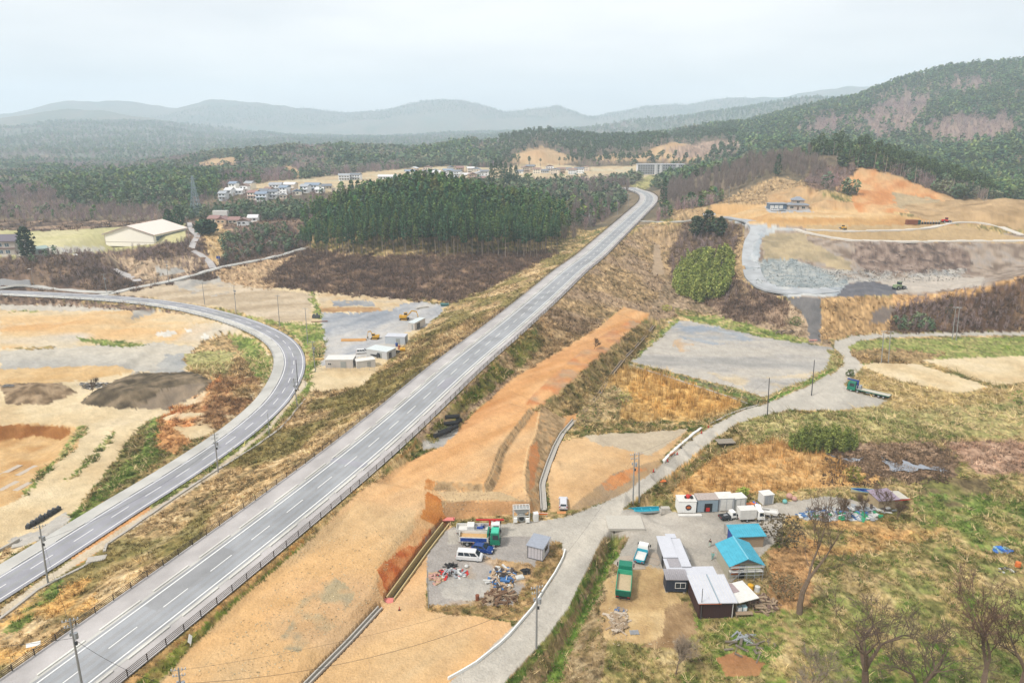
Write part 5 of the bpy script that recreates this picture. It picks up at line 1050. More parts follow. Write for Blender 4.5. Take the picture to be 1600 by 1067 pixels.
patch_trees('evergreen_thicket', [(45, 400), (90, 398), (90, 412), (50, 415)], 300, 460, 14, 3.0, [4, 6], .4)
patch_trees('bare_thicket', [(1075, 345), (1110, 338), (1155, 355), (1150, 380), (1140, 440), (1160, 470), (1110, 475), (1050, 455), (1048, 400), (1062, 370)], 270, 430, 130, 3.2, [8, 9, 10, 11], .45)
patch_trees('bare_thicket', [(1400, 480), (1440, 468), (1500, 460), (1560, 448), (1640, 424), (1640, 514), (1400, 518)], 235, 285, 330, 2.2, [8, 9, 10, 11], .34)
patch_trees('evergreen_thicket', [(1400, 500), (1450, 498), (1460, 518), (1400, 518)], 235, 285, 22, 2.2, [4, 5], .3)
patch_trees('bare_thicket', [(1258, 288), (1275, 262), (1335, 262), (1325, 285), (1303, 297), (1320, 318), (1300, 305)], 480, 620, 150, 2.6, [8, 9, 10, 11], .4)

# low brush on the slopes
def brush(name, kinds, r0, r1, n, s, tw, dens_, c1=(104, 84, 74), c2=(150, 128, 112), use=.5, poly=None):
    X, Y, Z, U, V, c, k = field(r0, r1, n, kinds); tp = []; m_ = NL(X, Y) & (nearest(CM[::3], X, Y, 14)[0] > HM+1) & (nearest(CLR[::3], X, Y, 12)[0] > HL+1); X, Y, Z, c = X[m_], Y[m_], Z[m_], c[m_]
    for q in range(4):
        r = np.random.default_rng(600+q); m = dens_; A = r.normal(0, .35, (m, 3))*[1, 1, 0]; B = A*1.8+np.stack([r.normal(0, .35, m), r.normal(0, .35, m), r.uniform(.4, 1.25, m)], 1)
        k_ = r.uniform(0, 1, (m, 1)); tp.append((sticks(A, B, tw, r), np.repeat(np.ones((m, 3))*(.7+.7*k_), 3, 0)))
    b = alb(c1)+(alb(c2)-alb(c1))*rng.random((len(X), 1)); col = c*use+b*(1-use); print(name, len(X))
    merged(name, scatter_tpl(tp, X, Y, Z-.05, s*rng.uniform(.5, 1.4, len(X)), col))
brush('brush_thicket', (3,), 200, 480, 60000, 1.5, .09, 12)
brush('brush_thicket', (3,), 480, 900, 9000, 2.0, .16, 9)
def grass(name, kinds, r0, r1, n, s, w, nb, spread=.45, tall=1., green=None, use=1, gain=(.7, 1.45), lean=.5):
    X, Y, Z, U, V, c, k = field(r0, r1, n, kinds); g = fbm(X, Y, 2.6, 3, 91); m = (g > .40) & NL(X, Y) & (nearest(CM[::3], X, Y, 14)[0] > HM+.5) & (nearest(CLR[::3], X, Y, 12)[0] > HL+.6); X, Y, Z, c = X[m], Y[m], Z[m], c[m]; tp = []
    for q in range(5):
        r = np.random.default_rng(650+q); A = r.normal(0, .22, (nb, 3))*[1, 1, 0]; B = A*1.2+np.stack([r.normal(0, spread, nb), r.normal(0, spread, nb), r.uniform(.35, 1, nb)*tall], 1)
        tp.append((sticks(A, B, w, r), np.repeat(np.ones((nb, 3))*r.uniform(.75, 1.25, (nb, 1)), 3, 0)))
    col = c*rng.uniform(*gain, (len(X), 1))
    if green is not None: q = rng.random(len(X)) < green[1]; col[q] = alb(green[0])*rng.uniform(.7, 1.3, (q.sum(), 1))
    print(name, len(X)); merged(name, scatter_tpl(tp, X, Y, Z-.03, s*rng.uniform(.5, 1.3, len(X))*np.clip(np.hypot(X, Y)/130, .8, 2.2), col))
grass('dry_grass', (1,), 60, 260, 110000, .65, .085, 7, gain=(.5, 1.7)); grass('dry_grass', (1,), 260, 620, 42000, .62, .1, 5)
grass('meadow_grass', (2,), 60, 200, 130000, .55, .085, 7, green=((96, 132, 50), .16), gain=(.45, 1.75)); grass('straw_grass', (2,), 60, 260, 40000, .8, .07, 6, spread=.7, green=((222, 196, 148), .5), gain=(.8, 1.6)); grass('meadow_grass', (2,), 260, 480, 9000, .5, .09, 4)
grass('reeds', (4,), 90, 260, 42000, 1.0, .045, 7, .12, 1.7, gain=(.8, 1.35))

# bamboo
def clump_plant(name, label, cat, u0, u1, vb, Y0, Y1, h, n, s, c, hi, culms, fine=1.0):
    base = hit((u0+u1)/2, vb); T = thing(name, label, cat, tuple(base)); st = []; ps = []; r = np.random.default_rng(int(u0))
    for i in range(culms):
        ag = r.uniform(0, 6.28); qq = math.sqrt(r.uniform(0, 1)); Y = (Y0+Y1)/2+(Y1-Y0)/2*qq*math.sin(ag); uu = (u0+u1)/2+(u1-u0)/2*qq*math.cos(ag); z = G((uu-800)/F*Y, Y); X = (uu-800)/F*(Y*CP+(H-z)*SP); z = G(X, Y); hh = h*r.uniform(.7, 1.1)*(1-.42*qq**2); dx, dy = r.normal(0, .12*hh, 2)
        p = np.array([X, Y, z])-base; st.append(cyl(tuple(p), tuple(p+[dx*.5, dy*.5, hh*.8]), .06, .03, 4))
        m = n//culms; t = r.uniform(.12, 1, m); rad = .17*hh*np.sin(np.clip(t*1.1, 0, 1)*math.pi*.85+.3)+.2; a = r.uniform(0, 6.28, m)
        C = p+np.stack([dx*t*t+np.cos(a)*rad*r.uniform(.3, 1, m), dy*t*t+np.sin(a)*rad*r.uniform(.3, 1, m), t*hh], 1)
        k = r.uniform(0, 1, (m, 1))*r.uniform(.4, 1); col = (alb(c)*(1-k)+alb(hi)*k)*r.uniform(.75, 1.2); ps.append((soup(C, s*r.uniform(.5, 1.3, m), .1, .45, r=r), np.repeat(col, 3, 0)))
    P_(T, 'stems', M('bamboo_stem', (140, 150, 90), .7), st); merged('foliage', ps, kind=None, parent=T)
clump_plant('bamboo_grove', 'big rounded yellow green bamboo grove between the highway slope and the quarry road', 'bamboo', 1050, 1146, 440, 300, 366, 14.5, 36000, .7, (116, 138, 62), (230, 230, 138), 130)
clump_plant('bamboo_thicket', 'low dark green bamboo thicket in front of the parked flatbed truck', 'bamboo', 1234, 1341, 656, 151, 160, 6.0, 15000, .34, (104, 122, 60), (180, 184, 100), 95)
def shrub(name, label, u, v, h, w, c, hi, n=260, s=.25):
    p = hit(u, v); T = thing(name, label, 'shrub', tuple(p)); P_(T, 'stems', bark_m, [cyl((0, 0, -.2), (math.cos(a)*w*.4, math.sin(a)*w*.4, h*.6), .05, .02, 4) for a in (0, 1.3, 2.6, 3.9, 5.2)])
    V, Cc = crown(n, .1, h, w, s, 'dome', int(u+v), c, hi); mesh_np('foliage', V, tri(len(V)), 3, veg_m, T, Cc); return T
shrub('shrub', 'bright olive round shrub above the top end of the orange platform', 1042, 486, 2.6, 2.4, (150, 150, 64), (196, 190, 96))
shrub('shrub', 'sparse yellow green shrub alone in the reed field', 978, 632, 4.0, 2.2, (150, 150, 80), (200, 190, 110), 130)
shrub('shrub', 'green bush left of the dark gravel ramp', 1243, 508, 3.4, 2.8, (70, 100, 46), (112, 136, 70), 300)
shrub('shrub', 'small green bush at the road fork above the flatbed truck', 1328, 588, 2.2, 1.3, (84, 100, 60), (120, 132, 80))
shrub('shrub', 'round green bush at the right edge above the meadow', 1594, 632, 4, 3, (112, 136, 62), (150, 168, 92), 300)
shrub('shrub', 'olive bush standing in the orange reeds', 1333, 752, 3.4, 2.0, (112, 116, 50), (156, 150, 78), 300)
shrub('shrub', 'small light green bush behind the grey container', 1161, 774, 1.8, 1.2, (150, 168, 70), (180, 190, 96))
shrub('shrub', 'dark brown leafless bush beside the turquoise roofed house', 1222, 845, 5, 4.2, (84, 74, 56), (120, 108, 84), 500, .3)
shrub('shrub', 'dark bush on the brow of the right hand bank', 1482, 498, 6, 1.6, (54, 60, 44), (84, 88, 60), 200)
shrub('shrub', 'low dark bush among grass right of the wooden debris', 1225, 925, 3, 3, (110, 96, 70), (150, 130, 96), 300)

# leafless trees of the foreground, grown branch by branch
def grow(seed, h, spread, trunk_r, levels=6, fork=.0, lean=(0, 0), first=.3, up=.35, nb=3):
    r = random.Random(seed); segs = []; tw = []
    def br(p, d, L, rad, lv):
        n = 3; q = p; dd = d.copy(); rr0 = rad
        for i in range(n):
            dd = (dd+Vector((r.gauss(0, .13), r.gauss(0, .13), r.gauss(0, .05)+.03))).normalized(); nx = q+dd*(L/n); r1 = rad*(1-.3*(i+1)/n); segs.append((q.copy(), nx.copy(), rr0, r1, lv)); q = nx; rr0 = r1
            if lv < levels and lv > 0 and i < n-1 and r.random() < .75:
                a = r.uniform(0, 6.28); o = dd.orthogonal().normalized(); o.rotate(Matrix.Rotation(a, 3, dd)); br(q, (dd*.6+o*.75+Vector((0, 0, .1))).normalized(), L*r.uniform(.45, .7), r1*.5, lv+2)
        if lv < levels:
            k = nb if lv < 2 else r.choice((2, 2, 3))
            for j in range(k):
                a = r.uniform(0, 6.28)+j*6.28/k; o = dd.orthogonal().normalized(); o.rotate(Matrix.Rotation(a, 3, dd)); s = spread*r.uniform(.6, 1.2)
                br(q, (dd+o*s+Vector((0, 0, up*.3))).normalized(), L*r.uniform(.62, .85), rr0*r.uniform(.6, .75), lv+1)
    br(Vector((0, 0, -.5)), Vector((lean[0], lean[1], 1)).normalized(), h*first, trunk_r, 0)
    return segs
def big_tree(u, v, h, spread, seed, label, tr=.28, Yd=None, col=(116, 100, 88), **k):
    p = at(u, v, 0); p[2] = G(p[0], p[1]); segs = grow(seed, h, spread, tr, **k)
    top = max(max(a[2], b[2]) for a, b, *_ in segs); s = h/top
    T = thing('bare_tree', label, 'tree', tuple(p)); lo = [cyl(a*s, b*s, max(.05, r0*1.25), max(.045, r1*1.25), 6 if lv < 2 else 4) for a, b, r0, r1, lv in segs if lv <= 2]; mid = [q for q in segs if q[4] > 2]
    P_(T, 'trunk', mat('grey_bark', col, .95, noise=.25, nscale=3), lo)
    V = []; 
    A = np.array([tuple(q[0]*s) for q in mid]); B = np.array([tuple(q[1]*s) for q in mid]); R_ = np.array([q[2] for q in mid])
    d = B-A; qd = np.cross(d, rng.normal(size=d.shape)); qd /= np.linalg.norm(qd, axis=1)[:, None]+1e-9; w = np.maximum(R_*1.1, .03)[:, None]
    V = np.concatenate([np.stack([A-qd*w, A+qd*w, B+qd*w*.7], 1), np.stack([A-qd*w, B+qd*w*.7, B-qd*w*.7], 1)]).reshape(-1, 3)
    q2 = np.cross(d, qd); q2 /= np.linalg.norm(q2, axis=1)[:, None]+1e-9
    V2 = np.stack([A-q2*w, A+q2*w, B], 1).reshape(-1, 3); V = np.concatenate([V, V2]); ends = B[R_ < .05]
    if len(ends): tw_ = np.repeat(ends, 2, 0); V = np.concatenate([V, sticks(tw_, tw_+rng.normal(0, .45, tw_.shape)+[0, 0, .35], .02)])
    cc = alb(col)*rng.uniform(.8, 1.25, (len(V)//3, 1)); mesh_np('crown', V, tri(len(V)), 3, veg_m, T, np.repeat(cc, 3, 0)); return T
big_tree(1249, 960, 20, .35, 3, 'tall slender leafless tree with forked trunk standing right of the lumber heap', .4, levels=5, first=.42, nb=2, col=(122, 104, 88))
big_tree(1352, 1104, 18.5, .72, 11, 'broad leafless tree with dense fine twigs, left one of those at the bottom edge', .46, levels=5, first=.3, nb=3)
big_tree(1425, 1125, 15, .7, 5, 'crooked leafless tree with pale broken limbs, second from left at the bottom edge', .42, levels=5, first=.25, lean=(.3, .1))
big_tree(1532, 1115, 18, .5, 8, 'leafless tree with an upright reddish trunk, third from left at the bottom edge', .36, levels=5, first=.34, col=(122, 98, 84))
big_tree(1592, 1110, 19, .6, 21, 'dark trunked leafless tree at the right border of the bottom edge', .45, levels=5, first=.32, col=(88, 74, 64))
big_tree(1300, 1135, 11, .7, 17, 'low leafless tree with long pale drooping limbs at the bottom edge', .2, levels=5, first=.25, lean=(-.5, 0), col=(150, 136, 120))
big_tree(1056, 1046, 6, .6, 31, 'small pale leafless tree below the bare earth lot', .09, levels=5, first=.3, col=(176, 158, 138))
for i, (u, v, h, lb) in enumerate(((1272, 852, 8, 'thin leafless tree in front of the tarpaulin heap'), (1313, 815, 5, 'small twiggy sapling left of the purple roofed shed, leftmost of the row'), (1350, 812, 5, 'small twiggy sapling beside the left wall of the purple roofed shed'), (1382, 800, 5.5, 'small leafless sapling in front of the purple roofed shed'), (1402, 812, 4, 'small twiggy sapling right of the purple roofed shed'), (927, 566, 3.5, 'lone thin sapling on the bank right of the orange platform'), (141, 597, 4.5, 'lone bare sapling on the tan mound of the left plain'))):
    big_tree(u, v, h, .5, 50+i, lb, .07, levels=4, first=.35, col=(120, 100, 84))
# ---------- vehicles ----------
def fq(b, t, z0, z1, side, a0, a1, w0, w1, off=.012, th=.03):
    """a flat pane lying on one face of a tapered block"""
    def rect(s, z):
        x0, x1, y0, y1 = s
        return {'f': ((x1, y0, z), (x1, y1, z)), 'b': ((x0, y1, z), (x0, y0, z)), 'l': ((x1, y1, z), (x0, y1, z)), 'r': ((x0, y0, z), (x1, y0, z))}[side]
    B0, B1 = [np.array(p) for p in rect(b, z0)]; T0, T1 = [np.array(p) for p in rect(t, z1)]
    def pt(a, w): return (B0*(1-a)+B1*a)*(1-w)+(T0*(1-a)+T1*a)*w
    P = [pt(a0, w0), pt(a1, w0), pt(a1, w1), pt(a0, w1)]; n = np.cross(P[1]-P[0], P[3]-P[0]); n /= np.linalg.norm(n)
    o = [tuple(p+n*off) for p in P]; i = [tuple(p-n*th) for p in P]
    return i+o, [(3, 2, 1, 0), (4, 5, 6, 7), (0, 1, 5, 4), (1, 2, 6, 5), (2, 3, 7, 6), (3, 0, 4, 7)]
def wheels(T, xs, W, r=.32, w=.22, dual=()):
    for x in xs:
        for s in (-1, 1):
            ww = w*(2 if x in dual else 1); y = s*(W/2-.02); y2 = s*(W/2-.02-ww)
            q = P_(T, 'wheel', TYRE, [cyl((x, y2, r), (x, y, r), r, n=14)]); P_(q, 'rim', STEEL, [cyl((x, y, r), (x, y+s*.015, r), r*.55, r*.45, n=10)])
def car(name, label, cat, loc, rot, L_, W_, Hh, col, style='van', belt=None, group=None):
    T = thing(name, label, cat, loc, rot, group); body = M('car_'+'_'.join(map(str, col)), col, .25, noise=.02, spec=.5)
    belt = belt or .95; hx = {'van': L_/2-.55, 'hatch': L_/2-1.15, 'suv': L_/2-1.05, 'kei': L_/2-.3}[style]; hood = belt-.08 if style != 'hatch' else belt-.12
    prof = [(-L_/2+.08, .28), (L_/2-.1, .28), (L_/2, .5), (L_/2-.06, hood-.16), (L_/2-.22, hood), (hx, belt), (-L_/2+.03, belt), (-L_/2, .6)]
    P_(T, 'body', body, [pr(prof, -W_/2, W_/2)], bev=.07)
    b = (-L_/2+.06, hx+.05, -W_/2+.05, W_/2-.05); t = (-L_/2+(.22 if style != 'hatch' else .7), hx-(.75 if style == 'van' else .8), -W_/2+.2, W_/2-.2)
    P_(T, 'cabin', body, [tb(b, t, belt-.02, Hh)], bev=.05)
    P_(T, 'windscreen', GLASS, [fq(b, t, belt, Hh, 'f', .06, .94, .08, .9)]); P_(T, 'rear_window', GLASS, [fq(b, t, belt, Hh, 'b', .1, .9, .15, .88)])
    for s in 'lr':
        for a0, a1 in ((.08, .34), (.37, .62), (.65, .93)) if style != 'hatch' else ((.1, .45), (.5, .88)): 
            A0, A1 = (a0, a1) if s == 'r' else (1-a1, 1-a0)
            P_(T, 'side_window', GLASS, [fq(b, t, belt, Hh, s, A0, A1, .14, .86)])
    wheels(T, (-L_/2+.8, L_/2-.85), W_, .33, .2)
    for s in (-1, 1):
        P_(T, 'headlight', M('lamp_glass', (226, 230, 232), .2), [bx(L_/2-.2, L_/2+.012, s*(W_/2-.28)-.17, s*(W_/2-.28)+.17, .58, .74)]); P_(T, 'tail_lamp', LAMPM, [bx(-L_/2-.012, -L_/2+.1, s*(W_/2-.14)-.09, s*(W_/2-.14)+.09, .72, 1.0)])
        P_(T, 'mirror', body, [bx(hx-.35, hx-.2, s*(W_/2+.08)-.08, s*(W_/2+.08)+.08, belt, belt+.16)])
    P_(T, 'number_plate', WHITE, [bx(-L_/2-.02, -L_/2, -.17, .17, .6, .76)]); P_(T, 'bumper', CHASSIS, [bx(-L_/2-.01, L_/2+.01, -W_/2+.1, W_/2-.1, .2, .32)])
    return T
def truck(name, label, cat, loc, rot, L_, W_, cabc, bedc, bed='dump', floor=None, cabH=2.9, cabL=1.9, axles=(2,), sideH=.9, bz=1.15, group=None, wr=.5, bands=None):
    T = thing(name, label, cat, loc, rot, group); f = L_/2; r = -L_/2
    P_(T, 'chassis', CHASSIS, [bx(r+.2, f-.4, -.45, -.3, .65, .92), bx(r+.2, f-.4, .3, .45, .65, .92), bx(r+.2, r+.32, -W_/2+.1, W_/2-.1, .6, .9), bx(-.8, .6, -W_/2+.12, -.5, .45, .95)])
    P_(T, 'fuel_tank', STEEL, [cyl((-.7, W_/2-.4, .72), (.5, W_/2-.4, .72), .28, n=10)])
    b = (f-cabL, f, -W_/2, W_/2); t = (f-cabL+.08, f-.22, -W_/2+.12, W_/2-.12)
    cb = P_(T, 'cab', cabc, [bx(f-cabL, f, -W_/2, W_/2, .55, cabH*.52), tb(b, t, cabH*.52, cabH)], bev=.05)
    P_(cb, 'windscreen', GLASS, [fq(b, t, cabH*.52, cabH, 'f', .05, .95, .1, .82)])
    for s in 'lr': P_(cb, 'side_window', GLASS, [fq(b, t, cabH*.52, cabH, s, .25, .88, .12, .78)])
    P_(cb, 'bumper', WHITE if cabc is WHITE else CHASSIS, [bx(f-.1, f+.06, -W_/2+.03, W_/2-.03, .4, .72)])
    for s in (-1, 1): P_(cb, 'headlight', M('lamp_glass', (226, 230, 232), .2), [bx(f, f+.075, s*(W_/2-.35)-.16, s*(W_/2-.35)+.16, .5, .66)]); P_(cb, 'mirror', CHASSIS, [bx(f-.1, f+.05, s*(W_/2+.16)-.1, s*(W_/2+.16)+.1, cabH*.55, cabH*.78)])
    x0, x1 = r, f-cabL-.25; y = W_/2
    if bed == 'dump':
        fl = P_(T, 'cargo_bed', bedc, [bx(x0, x1, -y, y, bz-.15, bz), bx(x0, x1, -y, -y+.08, bz, bz+sideH), bx(x0, x1, y-.08, y, bz, bz+sideH), bx(x1-.1, x1, -y, y, bz, bz+sideH+.25), bx(x0, x0+.08, -y, y, bz, bz+sideH)]+[bx(x-.05, x+.05, s*y-.05, s*y+.05, bz-.1, bz+sideH) for x in np.linspace(x0+.3, x1-.3, 6) for s in (-1, 1)])
        if bands: P_(fl, 'side_panel', bands, [bx(x0+.35, x1-.35, s*(y+.06)-.012, s*(y+.06)+.012, bz+.05, bz+sideH-.15) for s in (-1, 1)])
        if floor: P_(T, 'earth_load' if floor is not WHITE else 'bed_lining', floor, [bx(x0+.1, x1-.12, -y+.1, y-.1, bz+.001, bz+sideH*.35)])
    elif bed == 'flat':
        P_(T, 'cargo_bed', bedc, [bx(x0, x1, -y, y, bz-.18, bz)]+[bx(x0, x1, s*y-.04, s*y+.04, bz-.2, bz+.05) for s in (-1, 1)]); P_(T, 'deck_boards', floor or WOOD, [bx(x0+.1, x1-.1, -y+.1, y-.1, bz+.003, bz+.03)]); P_(T, 'headboard', STEEL, [bx(x1-.1, x1, -y, y, bz, bz+1.1)])
    elif bed == 'box': P_(T, 'box_body', bedc, [bx(x0, x1, -y, y, bz-.2, bz+1.9)], bev=.03); P_(T, 'rear_door', OFFW, [bx(x0-.015, x0, -y+.08, -.02, bz-.1, bz+1.8), bx(x0-.015, x0, .02, y-.08, bz-.1, bz+1.8)])
    ax = [f-1.2]+[r+1.6+1.3*i for i in range(axles[0])]+([f-3.0] if len(axles) > 1 else [])
    wheels(T, ax, W_, wr, .26, dual=ax[1:1+axles[0]])
    for s in (-1, 1):
        P_(T, 'tail_lamp', LAMPM, [bx(r-.02, r+.1, s*(y-.35)-.2, s*(y-.35)+.2, .78, .92)]); P_(T, 'mudguard', DARK, [bx(r+.45, r+.5, s*(y-.3)-.25, s*(y-.3)+.25, .25, .8)])
    return T
def hd(u0, v0, u1, v1): return heading(u0, v0, u1, v1)
VAN = (236, 236, 236)
car('minivan', 'white minivan parked on the gravel yard below the blue car', 'van', hit(734, 873), hd(712, 872, 757, 875), 4.85, 1.8, 1.85, VAN, 'van', 1.0)
car('car', 'dark blue hatchback parked between the white minivan and the green truck', 'car', hit(754, 861), hd(738, 858, 770, 863), 4.2, 1.7, 1.5, (22, 66, 140), 'hatch')
car('car', 'silver white estate car alone on the orange earth pad near the gutter', 'car', hit(880, 789), hd(880, 795, 880, 778), 4.6, 1.75, 1.5, (222, 222, 226), 'suv')
t = truck('dump_truck', 'green cab dump truck with blue and white sides, side on in the yard', 'dump truck', hit(750, 849), hd(722, 848, 780, 850), 7.8, 2.4, GREEN, OFFW, 'dump', M('sand', (216, 176, 124), .95), bands=BLUE, axles=(2,))
P_(t, 'cab_visor', M('light_green_paint', (76, 206, 170), .5), [bx(2.2, 3.6, -1.0, 1.0, 2.91, 3.05)]); P_(t, 'bed_guard', GREEN, [bx(1.45, 1.75, -1.15, 1.15, 1.1, 3.0)])
t = truck('crane_truck', 'white truck loaded with gear and red crane behind the green dump truck', 'crane truck', hit(748, 834), hd(716, 834, 786, 834), 8.6, 2.3, WHITE, OFFW, 'dump', None, sideH=.55, cabH=2.7)
P_(t, 'crane', RED_, [bx(2.0, 2.3, -.2, .2, 1.2, 3.0), bx(-.5, 4.9, -.16, .16, 3.0, 3.28), cyl((2.1, 0, 2.4), (3.6, 0, 3.05), .08)]); P_(t, 'tarpaulin_box', OFFW, [bx(-2.2, -.8, -.9, .9, 1.2, 2.2)], bev=.1); P_(t, 'tool_pile', STEEL, [xf(bx(-.5, .5, -.4, .4, 0, .4), (0, -.2, 1.2), .3), xf(bx(-.4, .4, -.1, .1, 0, .7), (.9, .3, 1.2), .8), xf(bx(-.6, .6, -.1, .1, 0, .2), (.5, -.5, 1.5), -.5)]); P_(t, 'blue_machine', BLUE, [bx(-.3, .9, -.8, -.1, 1.2, 1.8), bx(.4, 1.1, .1, .7, 1.2, 1.7)], bev=.04)
g = truck('dump_truck', 'green dump truck with tailgate towards the viewer on the bare earth lot', 'dump truck', hit(975, 917), hd(973, 936, 977, 894), 7.6, 2.5, GREEN, M('light_green_bed', (60, 176, 138), .5), 'dump', M('pale_gravel_load', (206, 184, 150), .95), axles=(2,), sideH=.95)
P_(g, 'tailgate', M('dark_green_paint', (18, 104, 84), .5), [bx(-3.86, -3.8, -1.2, 1.2, 1.0, 2.0)]+[bx(-3.9, -3.86, y-.04, y+.04, 1.0, 2.0) for y in (-1.1, -.55, 0, .55, 1.1)]); P_(g, 'rear_bumper', DARK, [bx(-3.9, -3.8, -1.2, 1.2, .55, .7)])
g = truck('small_truck', 'small white truck with turquoise bed sides standing on steel plates', 'truck', hit(1002, 872), hd(996, 882, 1004, 861), 4.9, 1.95, WHITE, TURQ, 'dump', OFFW, cabH=2.1, cabL=1.4, axles=(1,), sideH=.4, bz=.85, wr=.36)
t = truck('flatbed_truck', 'long green and blue flatbed truck parked by the road fork', 'flatbed truck', hit(1357, 616), hd(1388, 624, 1328, 610), 11.8, 2.5, GREEN, M('dark_green_paint', (18, 104, 84), .5), 'flat', M('pale_deck_boards', (206, 200, 184), .9), axles=(3, 1), cabH=3.0, cabL=2.3)
P_(t, 'crane', BLUE, [bx(3.1, 3.5, -.3, .3, .9, 3.6), bx(3.2, 6.4, -.18, .18, 3.3, 3.65)]); P_(t, 'winch_box', STEEL, [bx(2.2, 2.9, -.8, .8, 1.1, 2.2)], bev=.04)
truck('kei_truck', 'tiny white pickup truck with black empty bed beside the turquoise shed', 'pickup truck', hit(1136, 811), hd(1124, 813, 1158, 808), 3.4, 1.48, WHITE, M('dark_bed_liner', (70, 76, 82), .8), 'dump', CHASSIS, cabH=1.8, cabL=1.2, axles=(1,), sideH=.28, bz=.7, wr=.28)
truck('box_truck', 'white box bodied truck behind the tiny white pickup', 'truck', hit(1172, 812), hd(1150, 813, 1196, 811), 5.2, 1.9, WHITE, OFFW, 'box', cabH=2.2, cabL=1.5, axles=(1,), bz=.9, wr=.36)
truck('light_truck', 'white light truck at the right end of the lot, behind the box truck', 'truck', hit(1196, 805), hd(1210, 806, 1180, 803), 4.7, 1.8, WHITE, OFFW, 'dump', OFFW, cabH=2.0, cabL=1.4, axles=(1,), sideH=.4, bz=.8, wr=.33)
car('car', 'white station wagon parked between the sheds of the container yard', 'car', hit(567, 552), hd(558, 552, 577, 551), 4.7, 1.75, 1.7, VAN, 'suv')
truck('small_truck', 'dark small truck beside the white sheds of the container yard', 'truck', hit(588, 558), hd(576, 556, 598, 560), 4.6, 1.7, M('dark_blue_cab', (60, 66, 78), .4), CHASSIS, 'dump', CHASSIS, cabH=2.0, cabL=1.3, axles=(1,), sideH=.35, bz=.8, wr=.33)
car('car', 'dark car parked at the right end of the container yard sheds', 'car', hit(617, 553), hd(610, 556, 623, 549), 4.5, 1.7, 1.5, (50, 58, 70), 'suv')

def excavator(label, u, v, rot, swing, s=1.0, reach=1.0, dz=0):
    p = hit(u, v); T = thing('excavator', label, 'excavator', p, rot); T.scale = (s,)*3
    for y in (-1.0, 1.0):
        q = P_(T, 'track', DARK, [pr([(-1.9, .45), (-1.6, .05), (1.6, .05), (1.9, .45), (1.6, .85), (-1.6, .85)], y-.28, y+.28)]); P_(q, 'track_frame', YEL, [bx(-1.3, 1.3, y-.3, y+.3, .3, .6)])
    B_ = []
    P_(T, 'upper_body', YEL, [xf(join([bx(-2.0, 1.0, -1.2, 1.2, 1.0, 1.9), bx(-2.0, -1.2, -1.1, 1.1, 1.9, 2.1)]), rot=swing)], bev=.08)
    cb = P_(T, 'operator_cab', YEL, [xf(join([bx(-.2, 1.2, .3, 1.2, 1.9, 2.0), bx(-.2, 1.2, .3, 1.2, 2.85, 2.95)]+[bx(x, x+.08, y, y+.08, 1.9, 2.9) for x in (-.2, 1.12) for y in (.3, 1.12)]), rot=swing)]); P_(cb, 'cab_glass', GLASS, [xf(bx(-.15, 1.15, .35, 1.15, 1.95, 2.85), rot=swing)])
    r = reach
    P_(T, 'boom', YEL, [xf(join([pr([(.8, 1.6), (1.1, 1.5), (3.2*r, 3.6), (5.0*r, 3.3), (5.0*r, 3.65), (3.0*r, 4.1)], -.25, .1)]), rot=swing)]); P_(T, 'dipper_arm', YEL, [xf(pr([(4.8*r, 3.7), (5.15*r, 3.7), (5.8*r, 1.2), (5.5*r, 1.2)], -.2, .05), rot=swing)])
    P_(T, 'bucket', M('worn_steel', (110, 104, 96), .6), [xf(pr([(5.5*r, 1.3), (5.9*r, 1.2), (5.9*r, .5), (5.3*r, .3), (5.0*r, .8)], -.5, .35), rot=swing)]); P_(T, 'hydraulic_ram', STEEL, [xf(cyl((1.4, -.3, 1.5), (3.0*r, -.3, 3.4), .08), rot=swing), xf(cyl((3.2*r, .05, 4.0), (4.8*r, .05, 3.9), .08), rot=swing)])
excavator('yellow excavator reaching right over the dark gravel near the beige container', 632, 500, 0, .05, 1.05, 1.0); excavator('yellow excavator with folded arm in the middle of the container yard', 586, 530, math.pi, 0, .85, .6)
p = hit(571, 531)
# quarry machines
def loader(label, u, v, rot, c=YEL, s=1., name='wheel_loader'):
    T = thing(name, label, 'loader', hit(u, v), rot); T.scale = (s,)*3
    P_(T, 'body', c, [bx(-2.4, .4, -.9, .9, .8, 1.9), bx(.4, 1.6, -.6, .6, .8, 1.4)], bev=.06); cb = P_(T, 'cab', c, [bx(-.6, .6, -.7, .7, 2.9, 3.0), bx(-.6, .6, -.7, .7, 1.9, 2.0)]); P_(cb, 'cab_glass', GLASS, [bx(-.55, .55, -.65, .65, 2.0, 2.9)])
    P_(T, 'bucket', STEEL, [pr([(2.4, .2), (3.4, .2), (3.4, .35), (2.7, .5), (2.7, 1.2), (2.4, 1.2)], -1.2, 1.2)]); P_(T, 'lift_arm', c, [xf(bx(.8, 2.6, y-.1, y+.1, -.1, .15), (0, 0, 1.1)) for y in (-.6, .6)])
    wheels(T, (-1.6, 1.4), 2.4, .7, .5); return T
loader('green and cream machine at the foot of the quarry wall', 1404, 452, .4, M('cream_green_machine', (150, 168, 130), .6), 1.15, 'crusher_machine'); loader('tiny yellow loader at the end of the long orange terrace', 1317, 358.5, 2, s=.8)
loader('red and blue farm machine right of the tyre row on the quarry terrace', 1478, 348, 0, RED_, 1.0, 'red_machine')
solo_at('shipping_container', RUST, [bx(-3, 3, -1.2, 1.2, 0, 2.5)]+[bx(x, x+.08, -1.24, -1.2, .1, 2.4) for x in np.arange(-2.8, 2.9, .4)], 'rust brown container left of the tyre row on the quarry terrace', 'container', 1424, 350.5)
